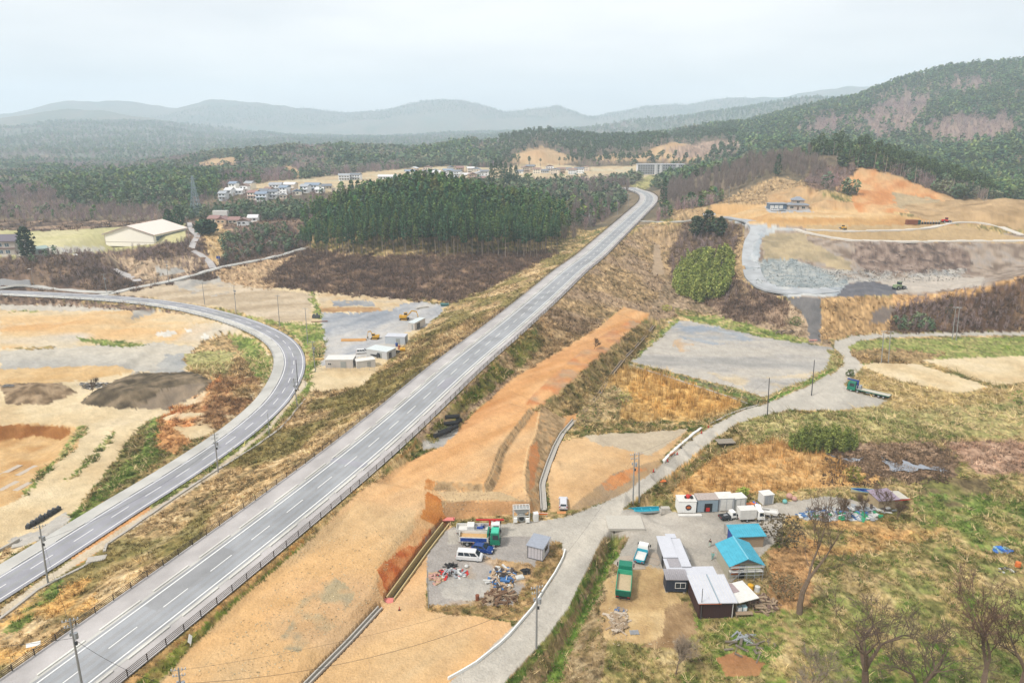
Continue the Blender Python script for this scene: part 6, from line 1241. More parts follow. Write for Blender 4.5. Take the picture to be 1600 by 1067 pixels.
solo_at('shipping_container', M('dark_teal_paint', (36, 84, 84), .6), [bx(-.9, .9, -1.2, 1.2, 0, 2.4)]+[bx(-.6, -.1, -1.23, -1.2, .2, 2.2), bx(.1, .6, -1.23, -1.2, .2, 2.2)], 'small dark teal container beside the tyre row on the quarry terrace', 'container', 1434, 350.5)
tp = None
for i in range(7):
    q = hit(1441+i*4.3, 350.5)
    if tp is None:
        tp = thing('bulk_bag', 'black bulk bag in the row on the quarry terrace', 'bulk bag', q, 0, 'black bags on the quarry terrace'); P_(tp, 'bag', DARK, [sph((0, 0, .65), .7, .9)], smooth=True); P_(tp, 'tie', OFFW, [cyl((0, 0, 1.3), (0, 0, 1.75), .3, .5, 6)])
    else: dup(tp, q, i)
tp = None
for i in range(8):
    u = 45+i*6.7; v = 825-i*3.9; q = hit(u, v)
    if tp is None:
        tp = thing('bulk_bag', 'black bulk bag in the row beside the pit road', 'bulk bag', q, 0, 'black bags beside the pit road'); P_(tp, 'bag', M('black_sack', (64, 66, 70), .75), [tb((-.46, .46, -.46, .46), (-.4, .4, -.4, .4), 0, .85), sph((0, 0, .8), .46, .5)], bev=.12, smooth=True); P_(tp, 'tie', M('pale_tie', (150, 154, 158), .8), [cyl((0, 0, .95), (.08, 0, 1.2), .07, .18, 6)])
        P_(tp, 'lifting_loop', M('pale_tie', (150, 154, 158), .8), tube([(-.35, 0, .85), (-.2, .1, 1.2), (.2, 0, 1.25), (.35, -.1, .85)], .04, 4))
    else: dup(tp, q, i*.7, scale=random.uniform(1.0, 1.35))

# ---------- sheds, containers, houses ----------
def pm(p): return (p[1]*CP+(H-p[2])*SP)/F
def site(name, label, cat, uA, vA, uB, vB, group=None, z=None):
    a = hit(uA, vA); b = hit(uB, vB); z = min(a[2], b[2]) if z is None else z
    T = thing(name, label, cat, (a[0], a[1], z), math.atan2(b[1]-a[1], b[0]-a[0]), group); return T, math.hypot(b[0]-a[0], b[1]-a[1])
def ribs(x0, x1, y, z0, z1, st=.35, d=.03, w=.06): return [bx(x, x+w, y-d, y, z0, z1) for x in np.arange(x0+.1, x1-.1, st)]
def pane(T, x0, x1, y, z0, z1, m=GLASS, fr=WHITE, name='window'):
    f = P_(T, name, fr, [bx(x0-.06, x1+.06, y-.05, y+.02, z0-.06, z0), bx(x0-.06, x1+.06, y-.05, y+.02, z1, z1+.06), bx(x0-.06, x0, y-.05, y+.02, z0, z1), bx(x1, x1+.06, y-.05, y+.02, z0, z1), bx((x0+x1)/2-.03, (x0+x1)/2+.03, y-.045, y, z0, z1)]); P_(f, 'pane', m, [bx(x0, x1, y-.025, y-.01, z0, z1)])
def gable(x0, x1, y0, y1, z0, rise, th=.12, ov=.3, along='y'):
    """two roof slabs, ridge along y or x"""
    if along == 'y':
        c = (x0+x1)/2; k = rise/(c-x0)
        return [pr([(x0-ov, z0-ov*k), (c, z0+rise), (c, z0+rise+th), (x0-ov, z0-ov*k+th)], y0-ov, y1+ov), pr([(c, z0+rise), (x1+ov, z0-ov*k), (x1+ov, z0-ov*k+th), (c, z0+rise+th)], y0-ov, y1+ov)]
    c = (y0+y1)/2; k = rise/(c-y0)
    return [prx([(y0-ov, z0-ov*k), (c, z0+rise), (c, z0+rise+th), (y0-ov, z0-ov*k+th)], x0-ov, x1+ov), prx([(c, z0+rise), (y1+ov, z0-ov*k), (y1+ov, z0-ov*k+th), (c, z0+rise+th)], x0-ov, x1+ov)]
def pent(x0, x1, y0, y1, z): return prx([(y0, z), (y1, z), ((y0+y1)/2, z+.01)], x0, x1)
# grey hut of the yard
T, w = site('storage_hut', 'small grey prefab hut on gravel at the right corner of the yard', 'hut', 824, 871, 848, 877)
P_(T, 'wall', M('grey_pink_cladding', (206, 202, 206), .6), [bx(0, w, 0, 3.4, .15, 2.6)]); P_(T, 'roof', M('grey_roof', (166, 172, 184), .5), [prx([(-.25, 2.62), (3.7, 2.85), (3.7, 3.0), (-.25, 2.77)], -.2, w+.2)]); P_(T, 'corner_trim', M('dark_trim', (96, 96, 100), .6), [bx(-.03, .05, -.03, .05, .1, 2.6), bx(w-.05, w+.03, -.03, .05, .1, 2.6), bx(-.02, w+.02, -.04, 0, 0, .16), bx(w, w+.04, 0, 3.4, 0, .16)]+ribs(0, w, 0, .2, 2.55, .6, .012))
P_(T, 'window', GLASS, [bx(w, w+.03, .9, 2.6, 1.2, 2.1)]); P_(T, 'door', OFFW, [bx(w, w+.035, .1, .8, .2, 2.1)])
# concrete mixer plant and gate by the terrace
T, w = site('mixing_plant', 'white and grey batching machine with round drum at the foot of the terraces', 'machine', 802, 818, 828, 817)
P_(T, 'frame', OFFW, [bx(x, x+.12, y, y+.12, 0, 3.2) for x in (0, w-.12) for y in (0, 1.8)]+[bx(0, w, 0, .12, z, z+.12) for z in (1.5, 3.1)]+[bx(0, w, 1.8, 1.92, z, z+.12) for z in (1.5, 3.1)]+[bx(x, x+.1, 0, 1.9, 3.1, 3.2) for x in np.linspace(0, w-.1, 6)]); P_(T, 'drum', M('machine_grey', (176, 178, 176), .6), [cyl((w*.5, .1, 1.1), (w*.5, 1.8, 1.3), .95, .7, 14)]); P_(T, 'drum_mouth', DARK, [cyl((w*.5, .02, 1.1), (w*.5, .1, 1.1), .5, .5, 12)]); P_(T, 'control_box', WHITE, [bx(.1, .8, -.3, .1, .4, 1.4), bx(w-.9, w-.1, -.3, .1, .3, 1.2)], bev=.04); P_(T, 'hopper', M('machine_grey', (176, 178, 176), .6), [tb((w*.2, w*.8, .3, 1.6), (w*.05, w*.95, .1, 1.8), 2.1, 3.0)])
T, w = site('control_cabinet', 'white upright cabinet standing between the batching machine and the orange barrier', 'cabinet', 834, 816, 842, 815)
P_(T, 'body', WHITE, [bx(0, 1.0, 0, .9, .1, 1.9)], bev=.04); P_(T, 'door_panel', OFFW, [bx(.1, .9, -.02, 0, .3, 1.7)])
def barrier(label, u, v, w, rot, m=ORNG):
    T = thing('barrier', label, 'barrier', hit(u, v), rot); P_(T, 'board', m, [bx(-w/2, w/2, -.03, .03, .45, .95)]); P_(T, 'stripe', WHITE, [bx(-w/2, w/2, -.04, -.031, .8, .9)]); P_(T, 'foot', STEEL, [bx(x-.04, x+.04, -.3, .3, 0, .5) for x in (-w/2+.2, w/2-.2)]); return T
barrier('orange and white barrier across the lower end of the pale gutter', 848, 807, 1.9, 0); T = barrier('pink and white barrier at the foot of the dark gravel ramp', 1270, 534, 3.2, 0, PINK)
solo_at('timber_pad', M('orange_timber', (222, 156, 100), .8), [bx(-1, 1, -.45, .45, 0, .12), bx(-1, 1, -.02, .02, .12, .14)], 'flat orange board on the ground behind the silver white car', 'board', 878, 801)
# the row of storage containers
def box_container(label, uA, vA, uB, vB, h, d, m, roofm, doors=True, logo=False, opening=False, name='storage_container'):
    T, w = site(name, label, 'container', uA, vA, uB, vB); P_(T, 'body', m, [bx(0, w, 0, d, .15, h)]+ribs(0, w, 0, .2, h-.1, .4, .025)); P_(T, 'roof', roofm, [bx(-.08, w+.08, -.08, d+.08, h+.002, h+.12)]); P_(T, 'skid', CONC, [bx(.2, .6, .05, d, -.4, .15), bx(w-.6, w-.2, .05, d, -.4, .15)])
    if doors: P_(T, 'door', OFFW if m is not OFFW else STEEL, [bx(w*.12, w*.48, -.06, -.03, .25, h-.15), bx(w*.52, w*.88, -.06, -.03, .25, h-.15)])
    if opening: P_(T, 'doorway', DARK, [bx(w*.34, w*.72, -.05, -.027, .2, h*.72)]); P_(T, 'stored_goods', RED_, [bx(w*.42, w*.6, -.09, -.06, .3, h*.4)])
    if logo:
        P_(T, 'sign_disc', M('navy_disc', (40, 40, 60), .6), [cyl((w*.57, -.035, h*.52), (w*.57, -.06, h*.52), .62, .62, 24)])
        P_(T, 'sign_emblem', ORNG, [xf(bx(-.45, .45, -.075, -.062, -.04, .14), (w*.57, 0, h*.52)), xf(bx(-.30, .30, -.075, -.062, -.24, -.1), (w*.57, 0, h*.52)), xf(bx(-.25, .25, -.075, -.062, .2, .3), (w*.57, 0, h*.52))])
    return T, w
LG = M('light_grey_paint', (196, 200, 204), .55, noise=.08); BG = M('blue_grey_paint', (156, 174, 186), .55, noise=.1)
box_container('white container with a round navy and orange emblem, leftmost of the row by the reeds', 1059, 802, 1087, 802, 2.7, 2.6, WHITE, OFFW, False, True)
box_container('blue grey container with an open dark doorway in the row by the reeds', 1089, 801, 1121, 800, 2.9, 2.6, BG, M('rust_streaked_roof', (190, 176, 168), .8, noise=.25), False, False, True)
box_container('pale container with wide white doors in the row by the reeds', 1122, 799, 1146, 798, 2.9, 2.6, LG, OFFW)
box_container('small grey container at the right end of the row by the reeds', 1147, 798, 1165, 796, 2.7, 2.2, M('dull_grey_paint', (170, 174, 172), .6), OFFW)
T, w = site('debris_heap', 'small heap of red and dark junk on top of the emblem container', 'junk heap', 1071, 802, 1083, 802); T.location.z += 2.83; T.location.y += 1.4; P_(T, 'scrap', RED_, [sph((.6, 0, .3), .5), sph((1.2, .2, .25), .35)]); P_(T, 'dark_scrap', DARK, [xf(bx(0, .9, 0, .5, 0, .4), (.1, -.4, 0), .4), sph((1.3, -.3, .3), .35)])
box_container('small white shed box at the far end of the gravel lane beside the reeds', 1192, 790, 1208, 788, 2.3, 2, OFFW, OFFW, name='storage_box')
solo_at('white_slab', OFFW, [bx(-2.4, 2.4, -.35, .35, 0, .35)], 'long low white slab on the gravel in front of the emblem container', 'slab', 1078, 806, .02, bev=.03)
solo_at('block_stack', CONC, [bx(-1.1, 0, -.6, .6, 0, .7), bx(.05, 1.1, -.6, .6, 0, .7), bx(-.9, .9, -.5, .5, .72, 1.3)], 'stack of pale blocks right of the turquoise boat', 'blocks', 1039, 801, .05, bev=.03)
# boats
def boat(label, u, v, rot, L_, W_, H_, hull, inside, trim):
    T = thing('fishing_boat', label, 'boat', hit(u, v), rot); n = 13; V = []; Fc = []; Vi = []
    for i in range(n):
        t = i/(n-1); x = (t-.5)*L_; w = W_/2*(1-max(0, t-.45)**2.2*3.1)*(.82+.18*min(1, t*4)); w = max(w, .05); sh = H_*(1+.55*max(0, t-.5)**2*4*.5); V += [(x, -w*.55, .05+.25*max(0, t-.7)), (x, -w, sh*.6), (x, -w*1.02, sh), (x, w*1.02, sh), (x, w, sh*.6), (x, w*.55, .05+.25*max(0, t-.7))]; Vi += [(x, -w*.85, sh*.98), (x, -w*.8, H_*.45), (x, w*.8, H_*.45), (x, w*.85, sh*.98)]
    for i in range(n-1):
        for k in (0, 1, 3, 4, 5): Fc.append((6*i+k, 6*i+(k+1) % 6, 6*i+6+(k+1) % 6, 6*i+6+k))
    Fc += [(0, 1, 2, 3, 4, 5), tuple(range(6*n-1, 6*n-7, -1))]
    P_(T, 'hull', hull, (V, Fc)); fi = []
    for i in range(n-1):
        for k in range(3): fi.append((4*i+k, 4*i+4+k, 4*i+5+k, 4*i+k+1))
    P_(T, 'inner_hull', inside, (Vi, fi)); g = []
    for i in range(n-1):
        for s in (2, 3): g.append(cyl(V[6*i+s], V[6*i+6+s], .07, n=5))
    P_(T, 'gunwale', trim, g)
    for x in (-.25, 0, .2): P_(T, 'thwart', inside, [bx(x*L_-.15, x*L_+.15, -W_*.42, W_*.42, H_*.75, H_*.82)])
    return T
boat('turquoise and white boat ashore beside the road junction', 1003, 801, hd(1030, 803, 978, 797), 7.6, 1.7, .85, M('boat_white', (206, 224, 228), .5), TURQ, TURQ)
boat('old boat with blue and orange trim half hidden behind the purple roofed shed', 1352, 771, hd(1378, 772, 1334, 768), 6.0, 1.5, .8, M('boat_cream', (206, 200, 170), .6), BLUE, M('boat_sky', (110, 170, 196), .6))
# office row with white roofs
WR_ = M('bright_white_roof', (216, 218, 226), .5, noise=.05, nscale=1); NAVY = M('navy_cladding', (54, 62, 78), .6)
T, w = site('prefab_office', 'long shed with bright white roofs left of the open gravel court', 'shed', 1044, 912, 1078, 912)
P_(T, 'wall', M('dull_wall', (150, 148, 146), .7), [bx(0, w, 0, 9.6, 0, 2.5), bx(.9, w+.8, 3.5, 8, 0, 2.4)]); P_(T, 'roof', WR_, [prx([(3.6, 2.75), (9.9, 3.05), (9.9, 3.17), (3.6, 2.87)], -.25, w*.62), prx([(-.2, 2.52), (3.6, 2.55), (3.6, 2.67), (-.2, 2.64)], -.3, w+.2)]); P_(T, 'side_roof', WR_, [xf(bx(0, w*.45, 0, 8.6, 0, .1), (w*.62+.02, .9, 2.8)), bx(w*.45, w*.95, 9.95, 11.4, 2.6, 2.7)])
P_(T, 'roof_opening', M('grey_corrugated', (176, 172, 176), .7), [bx(.3, w*.6, 1.0, 3.4, 2.68, 2.74)]+[bx(x, x+.06, 1.0, 3.4, 2.74, 2.77) for x in np.arange(.4, w*.58, .35)]); P_(T, 'doorway', DARK, [bx(-.03, -.005, 4, 5.6, .1, 2.1)]); P_(T, 'eave_board', OFFW, [bx(-.32, w+.25, -.28, -.2, 2.4, 2.64)])
T, w = site('navy_shed', 'navy clad hut with grey roof and white framed window facing the dump truck lot', 'hut', 1040, 926, 1072, 927)
P_(T, 'wall', NAVY, [bx(0, w, 0, 2.3, .35, 2.7)]+ribs(0, w, 0, .4, 2.65, .3, .02)); P_(T, 'roof', M('grey_corrugated', (196, 196, 198), .7), [prx([(-.2, 2.75), (2.5, 2.95), (2.5, 3.05), (-.2, 2.85)], -.15, w+.15)]+[bx(x, x+.05, -.2, 2.5, 2.96, 3.09) for x in np.arange(0, w, .35)]); P_(T, 'footing', CONC, [bx(0, .4, .1, 2, -.5, .35), bx(w-.5, w-.1, .1, 2, -.5, .35)]); pane(T, w*.45, w*.93, -.03, 1.1, 2.1)
T, w = site('brown_shed', 'dark brown workshop with white corrugated roof beside the small pole', 'shed', 1091, 966, 1146, 964)
BRW = M('dark_brown_cladding', (74, 50, 48), .7); P_(T, 'wall', BRW, [bx(0, w, 0, 6.2, -.4, 3.0)]+ribs(0, w, 0, -.3, 2.95, .35, .03)); P_(T, 'roof', WR_, [prx([(-.35, 3.02), (6.6, 3.35), (6.6, 3.5), (-.35, 3.17)], -.3, w*.52), prx([(-.35, 3.02), (6.6, 3.35), (6.6, 3.5), (-.35, 3.17)], w*.55, w+.3)]); P_(T, 'ridge_flashing', BG, [prx([(-.35, 3.12), (6.6, 3.45), (6.6, 3.58), (-.35, 3.25)], w*.52, w*.55)]); P_(T, 'roof_ribs', OFFW, [prx([(-.35, 3.17), (6.6, 3.5), (6.6, 3.54), (-.35, 3.21)], x, x+.05) for x in np.arange(.1, w, .55)]); P_(T, 'downpipe', OFFW, [cyl((w-.3, -.1, -.3), (w-.3, -.1, 3.0), .06)]); P_(T, 'eave_trim', ORNG, [bx(-.2, w*.6, -.37, -.33, 2.95, 3.03)])
P_(T, 'rear_roof', WR_, [bx(-1.2, w*.9, 6.8, 9.6, 2.9, 3.0)]); P_(T, 'rear_wall', M('dull_wall', (150, 148, 146), .7), [bx(-.9, w*.85, 6.9, 9.4, -.2, 2.88)]); P_(T, 'red_door', RED_, [bx(-.93, -.9, 7.1, 7.9, 0, 2)])
T, w = site('lean_to', 'lean-to with patched white and pinkish roof over washing machines, right of the brown workshop', 'lean-to', 1149, 957, 1172, 950)
P_(T, 'roof', OFFW, [prx([(-.8, 2.4), (3.6, 2.7), (3.6, 2.8), (-.8, 2.5)], -.2, w+.9)]); P_(T, 'roof_patch', M('pinkish_sheet', (176, 158, 158), .8), [prx([(1.4, 2.665), (3.5, 2.81), (3.5, 2.84), (1.4, 2.695)], .1, 1.6)]); P_(T, 'post', WOOD, [bx(x, x+.1, y, y+.1, -.3, 2.5) for x in (0, w-.1) for y in (0, 3)]); P_(T, 'back_wall', M('dull_wall', (150, 148, 146), .7), [bx(0, w, 3.1, 3.2, 0, 2.6)])
T2 = thing('washing_machine', 'white washing machine under the patched lean-to', 'appliance', hit(1154, 957), .2); P_(T2, 'body', WHITE, [bx(-.35, .35, -.35, .35, .2, 1.2)], bev=.04); P_(T2, 'lid', BG, [bx(-.28, .28, -.28, .28, 1.2, 1.24)])
T2 = thing('washing_machine', 'pale blue appliance right of the white washing machine', 'appliance', hit(1162, 955), .1); P_(T2, 'body', M('pale_blue', (170, 206, 214), .5), [bx(-.4, .4, -.35, .35, .2, 1.1)], bev=.04); P_(T2, 'door', WHITE, [bx(-.3, .3, -.38, -.35, .3, 1.0)])
solo_at('wood_bench', WOOD, [bx(-1.4, 1.4, -.4, .4, .5, .6), bx(-1.3, -1.2, -.3, .3, 0, .5), bx(1.2, 1.3, -.3, .3, 0, .5)], 'low wooden bench in front of the patched lean-to', 'bench', 1162, 962, .05)
# turquoise roofed house with scaffold front
TR = M('turquoise_roof', (78, 180, 206), .5, noise=.12, nscale=1)
T, w = site('turquoise_roof_house', 'house with a bright turquoise gable roof and scaffolded front', 'house', 1140, 909, 1190, 907)
P_(T, 'wall', M('cream_wall', (190, 184, 164), .8), [bx(0, w, .8, 6.6, 0, 3.1)]); P_(T, 'gable', M('grey_board', (150, 146, 142), .8), [pr([(0, 3.1), (w, 3.1), (w/2, 4.35)], .8, 6.6)]); P_(T, 'roof', TR, gable(0, w, .3, 6.7, 3.1, 1.3, .12, .35)); P_(T, 'roof_ridge', M('pale_ridge', (130, 206, 226), .5), [bx(w/2-.12, w/2+.12, -.07, 7.07, 4.5, 4.57)]); P_(T, 'roof_seams', TR, [xf(prx([(-.2, 0), (8.2, 0), (8.2, .04), (-.2, .04)], 0, .04), (0, 0, 0)) for q in ()] or [pr([(w/2+s*i*.45, 4.4-i*.45*1.3/(w/2)+.1), (w/2+s*i*.45+.05, 4.4-i*.45*1.3/(w/2)+.1), (w/2+s*i*.45+.02, 4.4-i*.45*1.3/(w/2)+.17)], -.05, 7.05) for i in range(1, int(w/2/.45)) for s in (-1, 1)])
P_(T, 'shutter', ORNG, [bx(.4, 1.9, .76, .8, .9, 2.9)]); P_(T, 'panel', M('pale_green_panel', (196, 200, 160), .7), [bx(w*.52, w*.72, .75, .8, .3, 2.8), bx(w*.76, w*.96, .75, .8, .3, 2.8)]); P_(T, 'doorway', DARK, [bx(w*.3, w*.5, .76, .8, .1, 2.7)])
P_(T, 'scaffold', STEEL, [cyl((x, -.1, -.2), (x, -.1, 3.2), .05, n=5) for x in np.linspace(0, w, 5)]+[cyl((-.2, -.1, z), (w+.2, -.1, z), .05, n=5) for z in (1.3, 1.9, 2.8, 3.15)]+[cyl((.2, -.12, .1), (w*.5, -.12, 3.2), .05, n=5)]); P_(T, 'scaffold_deck', OFFW, [bx(-.1, w+.1, -.1, .7, 1.85, 1.92), bx(-.1, w+.1, -.15, -.05, 2.85, 3.0)])
T, w = site('turquoise_roof_shed', 'low shed with a flat sloping turquoise roof behind the gable roofed house', 'shed', 1146, 856, 1192, 854); P_(T, 'wall', BLUE, [bx(0, .1, 0, 3.2, 0, 2.4), bx(0, w, 3.1, 3.2, 0, 2.4)]); P_(T, 'front_wall', WOOD, [bx(.1, w, 0, .1, 0, 2.4)]); P_(T, 'roof', TR, [prx([(-.4, 2.45), (3.5, 2.75), (3.5, 2.87), (-.4, 2.57)], -.3, w+.3)]+[prx([(-.4, 2.57), (3.5, 2.87), (3.5, 2.91), (-.4, 2.61)], x, x+.05) for x in np.arange(0, w, .45)])
T, w = site('storage_locker', 'tall grey locker standing left of the low turquoise shed', 'locker', 1133, 835, 1143, 835); P_(T, 'body', M('locker_grey', (168, 164, 158), .6), [bx(0, w, 0, 1.1, 0, 2.0)], bev=.03); P_(T, 'door', OFFW, [bx(.05, w/2-.01, -.02, 0, .1, 1.9), bx(w/2+.01, w-.05, -.02, 0, .1, 1.9)])
# purple roofed shed
T, w = site('old_shed', 'tan walled shed with a faded purple roof in the grass', 'shed', 1371, 796, 1402, 794); P_(T, 'wall', M('tan_board', (186, 166, 132), .85), [bx(0, w, 0, 3.4, -.3, 2.2)]+ribs(0, w, 0, -.2, 2.15, .5, .02)); P_(T, 'roof', M('purple_sheet', (168, 152, 168), .7), [prx([(-.35, 2.2), (3.8, 2.6), (3.8, 2.7), (-.35, 2.3)], -.2, w+.1)]); P_(T, 'side_roof', M('cream_sheet', (214, 208, 192), .7), [xf(bx(0, 2.6, 0, 3.4, 0, .08), (w+.12, .2, 2.1), 0, .12)]); P_(T, 'red_fascia', RED_, [bx(w*.8, w+2.7, -.02, .06, 1.75, 1.95)])
# container yard
CW = M('weathered_container_white', (226, 224, 220), .6, noise=.06)
def plainbox(name, label, a, b, h, d, m, rm, extra=None):
    T, w = site(name, label, 'container' if 'container' in name else 'shed', *a, *b); P_(T, 'body', m, [bx(0, w, 0, d, 0, h)]+ribs(0, w, 0, .1, h-.1, .5, .03)); P_(T, 'roof', rm, [bx(-.1, w+.1, -.1, d+.1, h+.003, h+.15)]); P_(T, 'door', M('dull_grey_paint', (160, 164, 162), .6), [bx(w*.55, w*.75, -.07, -.035, .1, h*.8)])
    P_(T, 'side_door', M('dark_trim', (96, 96, 100), .6), [bx(w, w+.03, d*.2, d*.5, .1, h*.8)]); return T, w
T, w = plainbox('site_container', 'large beige container with a white roof, front left of the container yard', (509, 575), (552, 575), 2.9, 5.2, M('beige_container', (216, 210, 204), .6), OFFW); P_(T, 'side_ribs', M('dark_trim', (96, 96, 100), .6), [bx(w, w+.04, y, y+.5, .1, 2.7) for y in (.6, 1.8, 3.0, 4.2)]); pane(T, .9, 1.9, -.03, 1.2, 1.9)
plainbox('site_office', 'small white hut right of the large beige container', (558, 576), (587, 573), 2.6, 3.2, CW, OFFW); plainbox('site_shed', 'long pale grey shed in the middle of the container yard', (573, 557), (605, 562), 2.8, 5.5, M('pale_grey', (212, 214, 216), .6), M('pale_roof', (224, 232, 232), .5)); plainbox('site_shed', 'large pale blue grey shed with a light roof at the back of the yard', (602, 537), (633, 540), 3.3, 4.6, M('pale_blue_grey', (206, 214, 222), .6), WR_); plainbox('site_container', 'long beige container set end on below the dark gravel piles', (638, 515), (648, 516), 2.9, 9.0, M('beige_container', (216, 210, 204), .6), M('pale_roof', (224, 232, 232), .5))
solo_at('fuel_tank', YEL, [cyl((-1, 0, .8), (1, 0, .8), .7, n=12), bx(-.9, -.7, -.5, .5, 0, .5), bx(.7, .9, -.5, .5, 0, .5)], 'yellow tank at the edge of the slope right of the yard sheds', 'tank', 629, 549, .2)
solo_at('barrel', BLUE, [cyl((0, 0, 0), (0, 0, 1.2), .5, n=10), cyl((0, 0, 1.2), (0, 0, 1.26), .52, n=10)], 'blue barrel beside the yellow tank', 'barrel', 620, 541); solo_at('barrel', M('rust_tank', (176, 110, 80), .8), [cyl((0, 0, 0), (0, 0, 1.5), .45, n=10), cyl((0, 0, 1.5), (0, 0, 1.56), .47, n=10)], 'rusty upright tank between the blue barrel and the yellow tank', 'tank', 624, 546)
solo_at('generator', M('dark_machine', (92, 96, 100), .7), [bx(-1.6, 1.6, -.7, .7, .2, 1.3), bx(-1.3, -.3, -.5, .5, 1.3, 1.8), bx(.2, .9, -.4, .4, 1.3, 2.2)], 'dark grey machine on boards at the left edge of the container yard', 'machine', 494, 497, .1, bev=.05); solo_at('steel_beam', RUST, [bx(-3.4, 3.4, -.15, .15, 0, .3), bx(-3.4, 3.4, -.3, .3, .3, .34)], 'long rusty beam below the dark grey machine of the container yard', 'beam', 499, 503, .15)
solo_at('skip', M('teal_skip', (74, 124, 124), .6), [tb((-1.6, 1.6, -.8, .8), (-2, 2, -1, 1), 0, 1.1)]+[bx(-2, 2, -1.05, -1, .9, 1.1)], 'dark teal skip at the far corner of the container yard', 'skip', 695, 478); solo_at('slab_stack', CONC, [bx(-3, 3, -.8, .8, 0, .25), bx(-2.6, 2.6, -.6, .6, .26, .5)], 'pale flat slab stack near the far corner of the container yard', 'slabs', 660, 481, .6)
solo_at('timber_stack', M('fresh_timber', (214, 176, 112), .85), [bx(-1.6, 1.6, -.6, .6, 0, .3), bx(-1.4, 1.4, -.5, .5, .31, .55)], 'yellow timber stack left of the large beige container', 'timber', 499, 562); solo_at('earth_ridge', M('earth_orange', (206, 156, 96), .95), [prx([(-.9, 0), (.9, 0), (0, .8)], -5.5, 4)], 'narrow ridge of orange soil left of the folded excavator', 'soil heap', 556, 532, .05)
T = thing('site_fence', 'wire mesh fence along the front of the container yard', 'fence', hit(495, 578)); a = hit(495, 578); b = hit(585, 579); n = 12; ps = [tuple((b-a)*i/n) for i in range(n+1)]
for q in ps: P_(T, 'post', STEEL, [cyl(q, (q[0], q[1], q[2]+1.6), .04, n=4)])
P_(T, 'wire', STEEL, [cyl((p[0], p[1], p[2]+z), (q[0], q[1], q[2]+z), .02, n=3) for p, q in zip(ps, ps[1:]) for z in (.4, .8, 1.2, 1.55)])
# ---------- utility poles ----------
TOPS = {}
def top_of(p, ut, vt):
    d = ray(ut, vt); k = math.hypot(p[0], p[1])/math.hypot(d[0], d[1]); return H+d[2]*k-p[2]
def pole(key, label, u, v, ut, vt, arms=2, dark=False, gear=True, rot=None, z=None, r=.17, name='utility_pole', lean=True):
    if z is None and v < 1080: p = hit(u, v)
    else: p = at(u, v, z or 0)
    h = top_of(p, ut, vt); d = ray(ut, vt); k = math.hypot(p[0], p[1])/math.hypot(d[0], d[1]); tx, ty = (d[0]*k-p[0])*.6, (d[1]*k-p[1])*.6
    tx = max(-.06*h, min(.06*h, tx)); ty = max(-.04*h, min(.04*h, ty))
    T = thing(name, label, 'pole' if 'lamp' not in name else 'street lamp', p); q = lambda t: (tx*t, ty*t, h*t)
    P_(T, 'shaft', DPOLE if dark else POLE, [cyl((0, 0, -.5), q(1), r, r*.62, 8)])
    rot = rot if rot is not None else 0.0; A = []; I = []
    for j in range(arms):
        c = q((h-.35-.9*j)/h); ca, sa = math.cos(rot), math.sin(rot); L_ = .95-.15*j
        A.append(cyl((c[0]-ca*L_, c[1]-sa*L_, c[2]), (c[0]+ca*L_, c[1]+sa*L_, c[2]), .05, n=4)); A.append(cyl((c[0]+ca*.6, c[1]+sa*.6, c[2]), (c[0], c[1], c[2]-.5), .03, n=4))
        for s in (-.9, -.45, .45, .9): I.append(cyl((c[0]+ca*L_*s, c[1]+sa*L_*s, c[2]+.04), (c[0]+ca*L_*s, c[1]+sa*L_*s, c[2]+.3), .09, .07, 6))
    if A: P_(T, 'crossarm', STEEL, A); P_(T, 'insulator', CERAM, I)
    if gear:
        c = q((h-2.6)/h); P_(T, 'transformer', STEEL, [cyl((c[0]+.42, c[1], c[2]-.4), (c[0]+.42, c[1], c[2]+.45), .26, n=10), cyl((c[0]-.35, c[1]+.1, c[2]-.1), (c[0]-.35, c[1]+.1, c[2]+.4), .15, n=8)])
        c = q((h-3.8)/h); P_(T, 'junction_box', CHASSIS, [bx(c[0]+.1, c[0]+.4, c[1]-.12, c[1]+.12, c[2]-.2, c[2]+.25)]); P_(T, 'step_bolts', STEEL, [cyl((tx*z_/h-.3, 0+ty*z_/h, z_), (tx*z_/h+.3, ty*z_/h, z_), .018, n=3) for z_ in np.arange(2, h-3, .9)])
    TOPS[key] = np.array([p[0]+tx, p[1]+ty, p[2]+h]); return T
pole('a', 'tall grey utility pole with two crossarms at the bottom left, in front of the highway', 132, 1092, 112, 965, 2, z=2.0, rot=.4)
pole('b', 'utility pole with transformer between left road and dry slope near the black bags', 75, 912, 66, 819, 1, rot=.6)
pole('c', 'utility pole beside the left road where the green verge begins', 341, 738, 336, 677, 2, rot=.4)
pole('d', 'plain thin pole in the green verge of the left road', 421, 683, 419, 645, 0, gear=False, r=.12)
pole('e', 'utility pole with cluttered crossarms beside the inside of the road bend', 465, 636, 457, 591, 2, rot=.3)
pole('f', 'plain dark pole standing at the apex of the road bend', 466, 610, 463, 562, 0, True, False, r=.15)
pole('g', 'short plain pole right of the dark pole at the road bend', 477, 603, 476, 580, 0, gear=False, r=.1)
pole('h', 'utility pole at the left corner of the container yard fence', 493, 581, 487, 533, 1, rot=.2)
pole('i', 'utility pole in the green strip left of the container yard', 481, 538, 477, 481, 1, gear=False)
pole('j', 'utility pole at the corner of the bare field by the curved road', 437, 510, 434, 461, 1, gear=False)
pole('k', 'utility pole on the bare field edge, left of the field corner pole', 369, 490, 366, 446, 1, rot=.2)
pole('l', 'plain utility pole on the bare field nearest the village lane', 320, 476, 316, 441, 1, gear=False)
pole('m', 'utility pole with gear at the road junction of the village lane', 167, 457, 161, 428, 1, rot=.5)
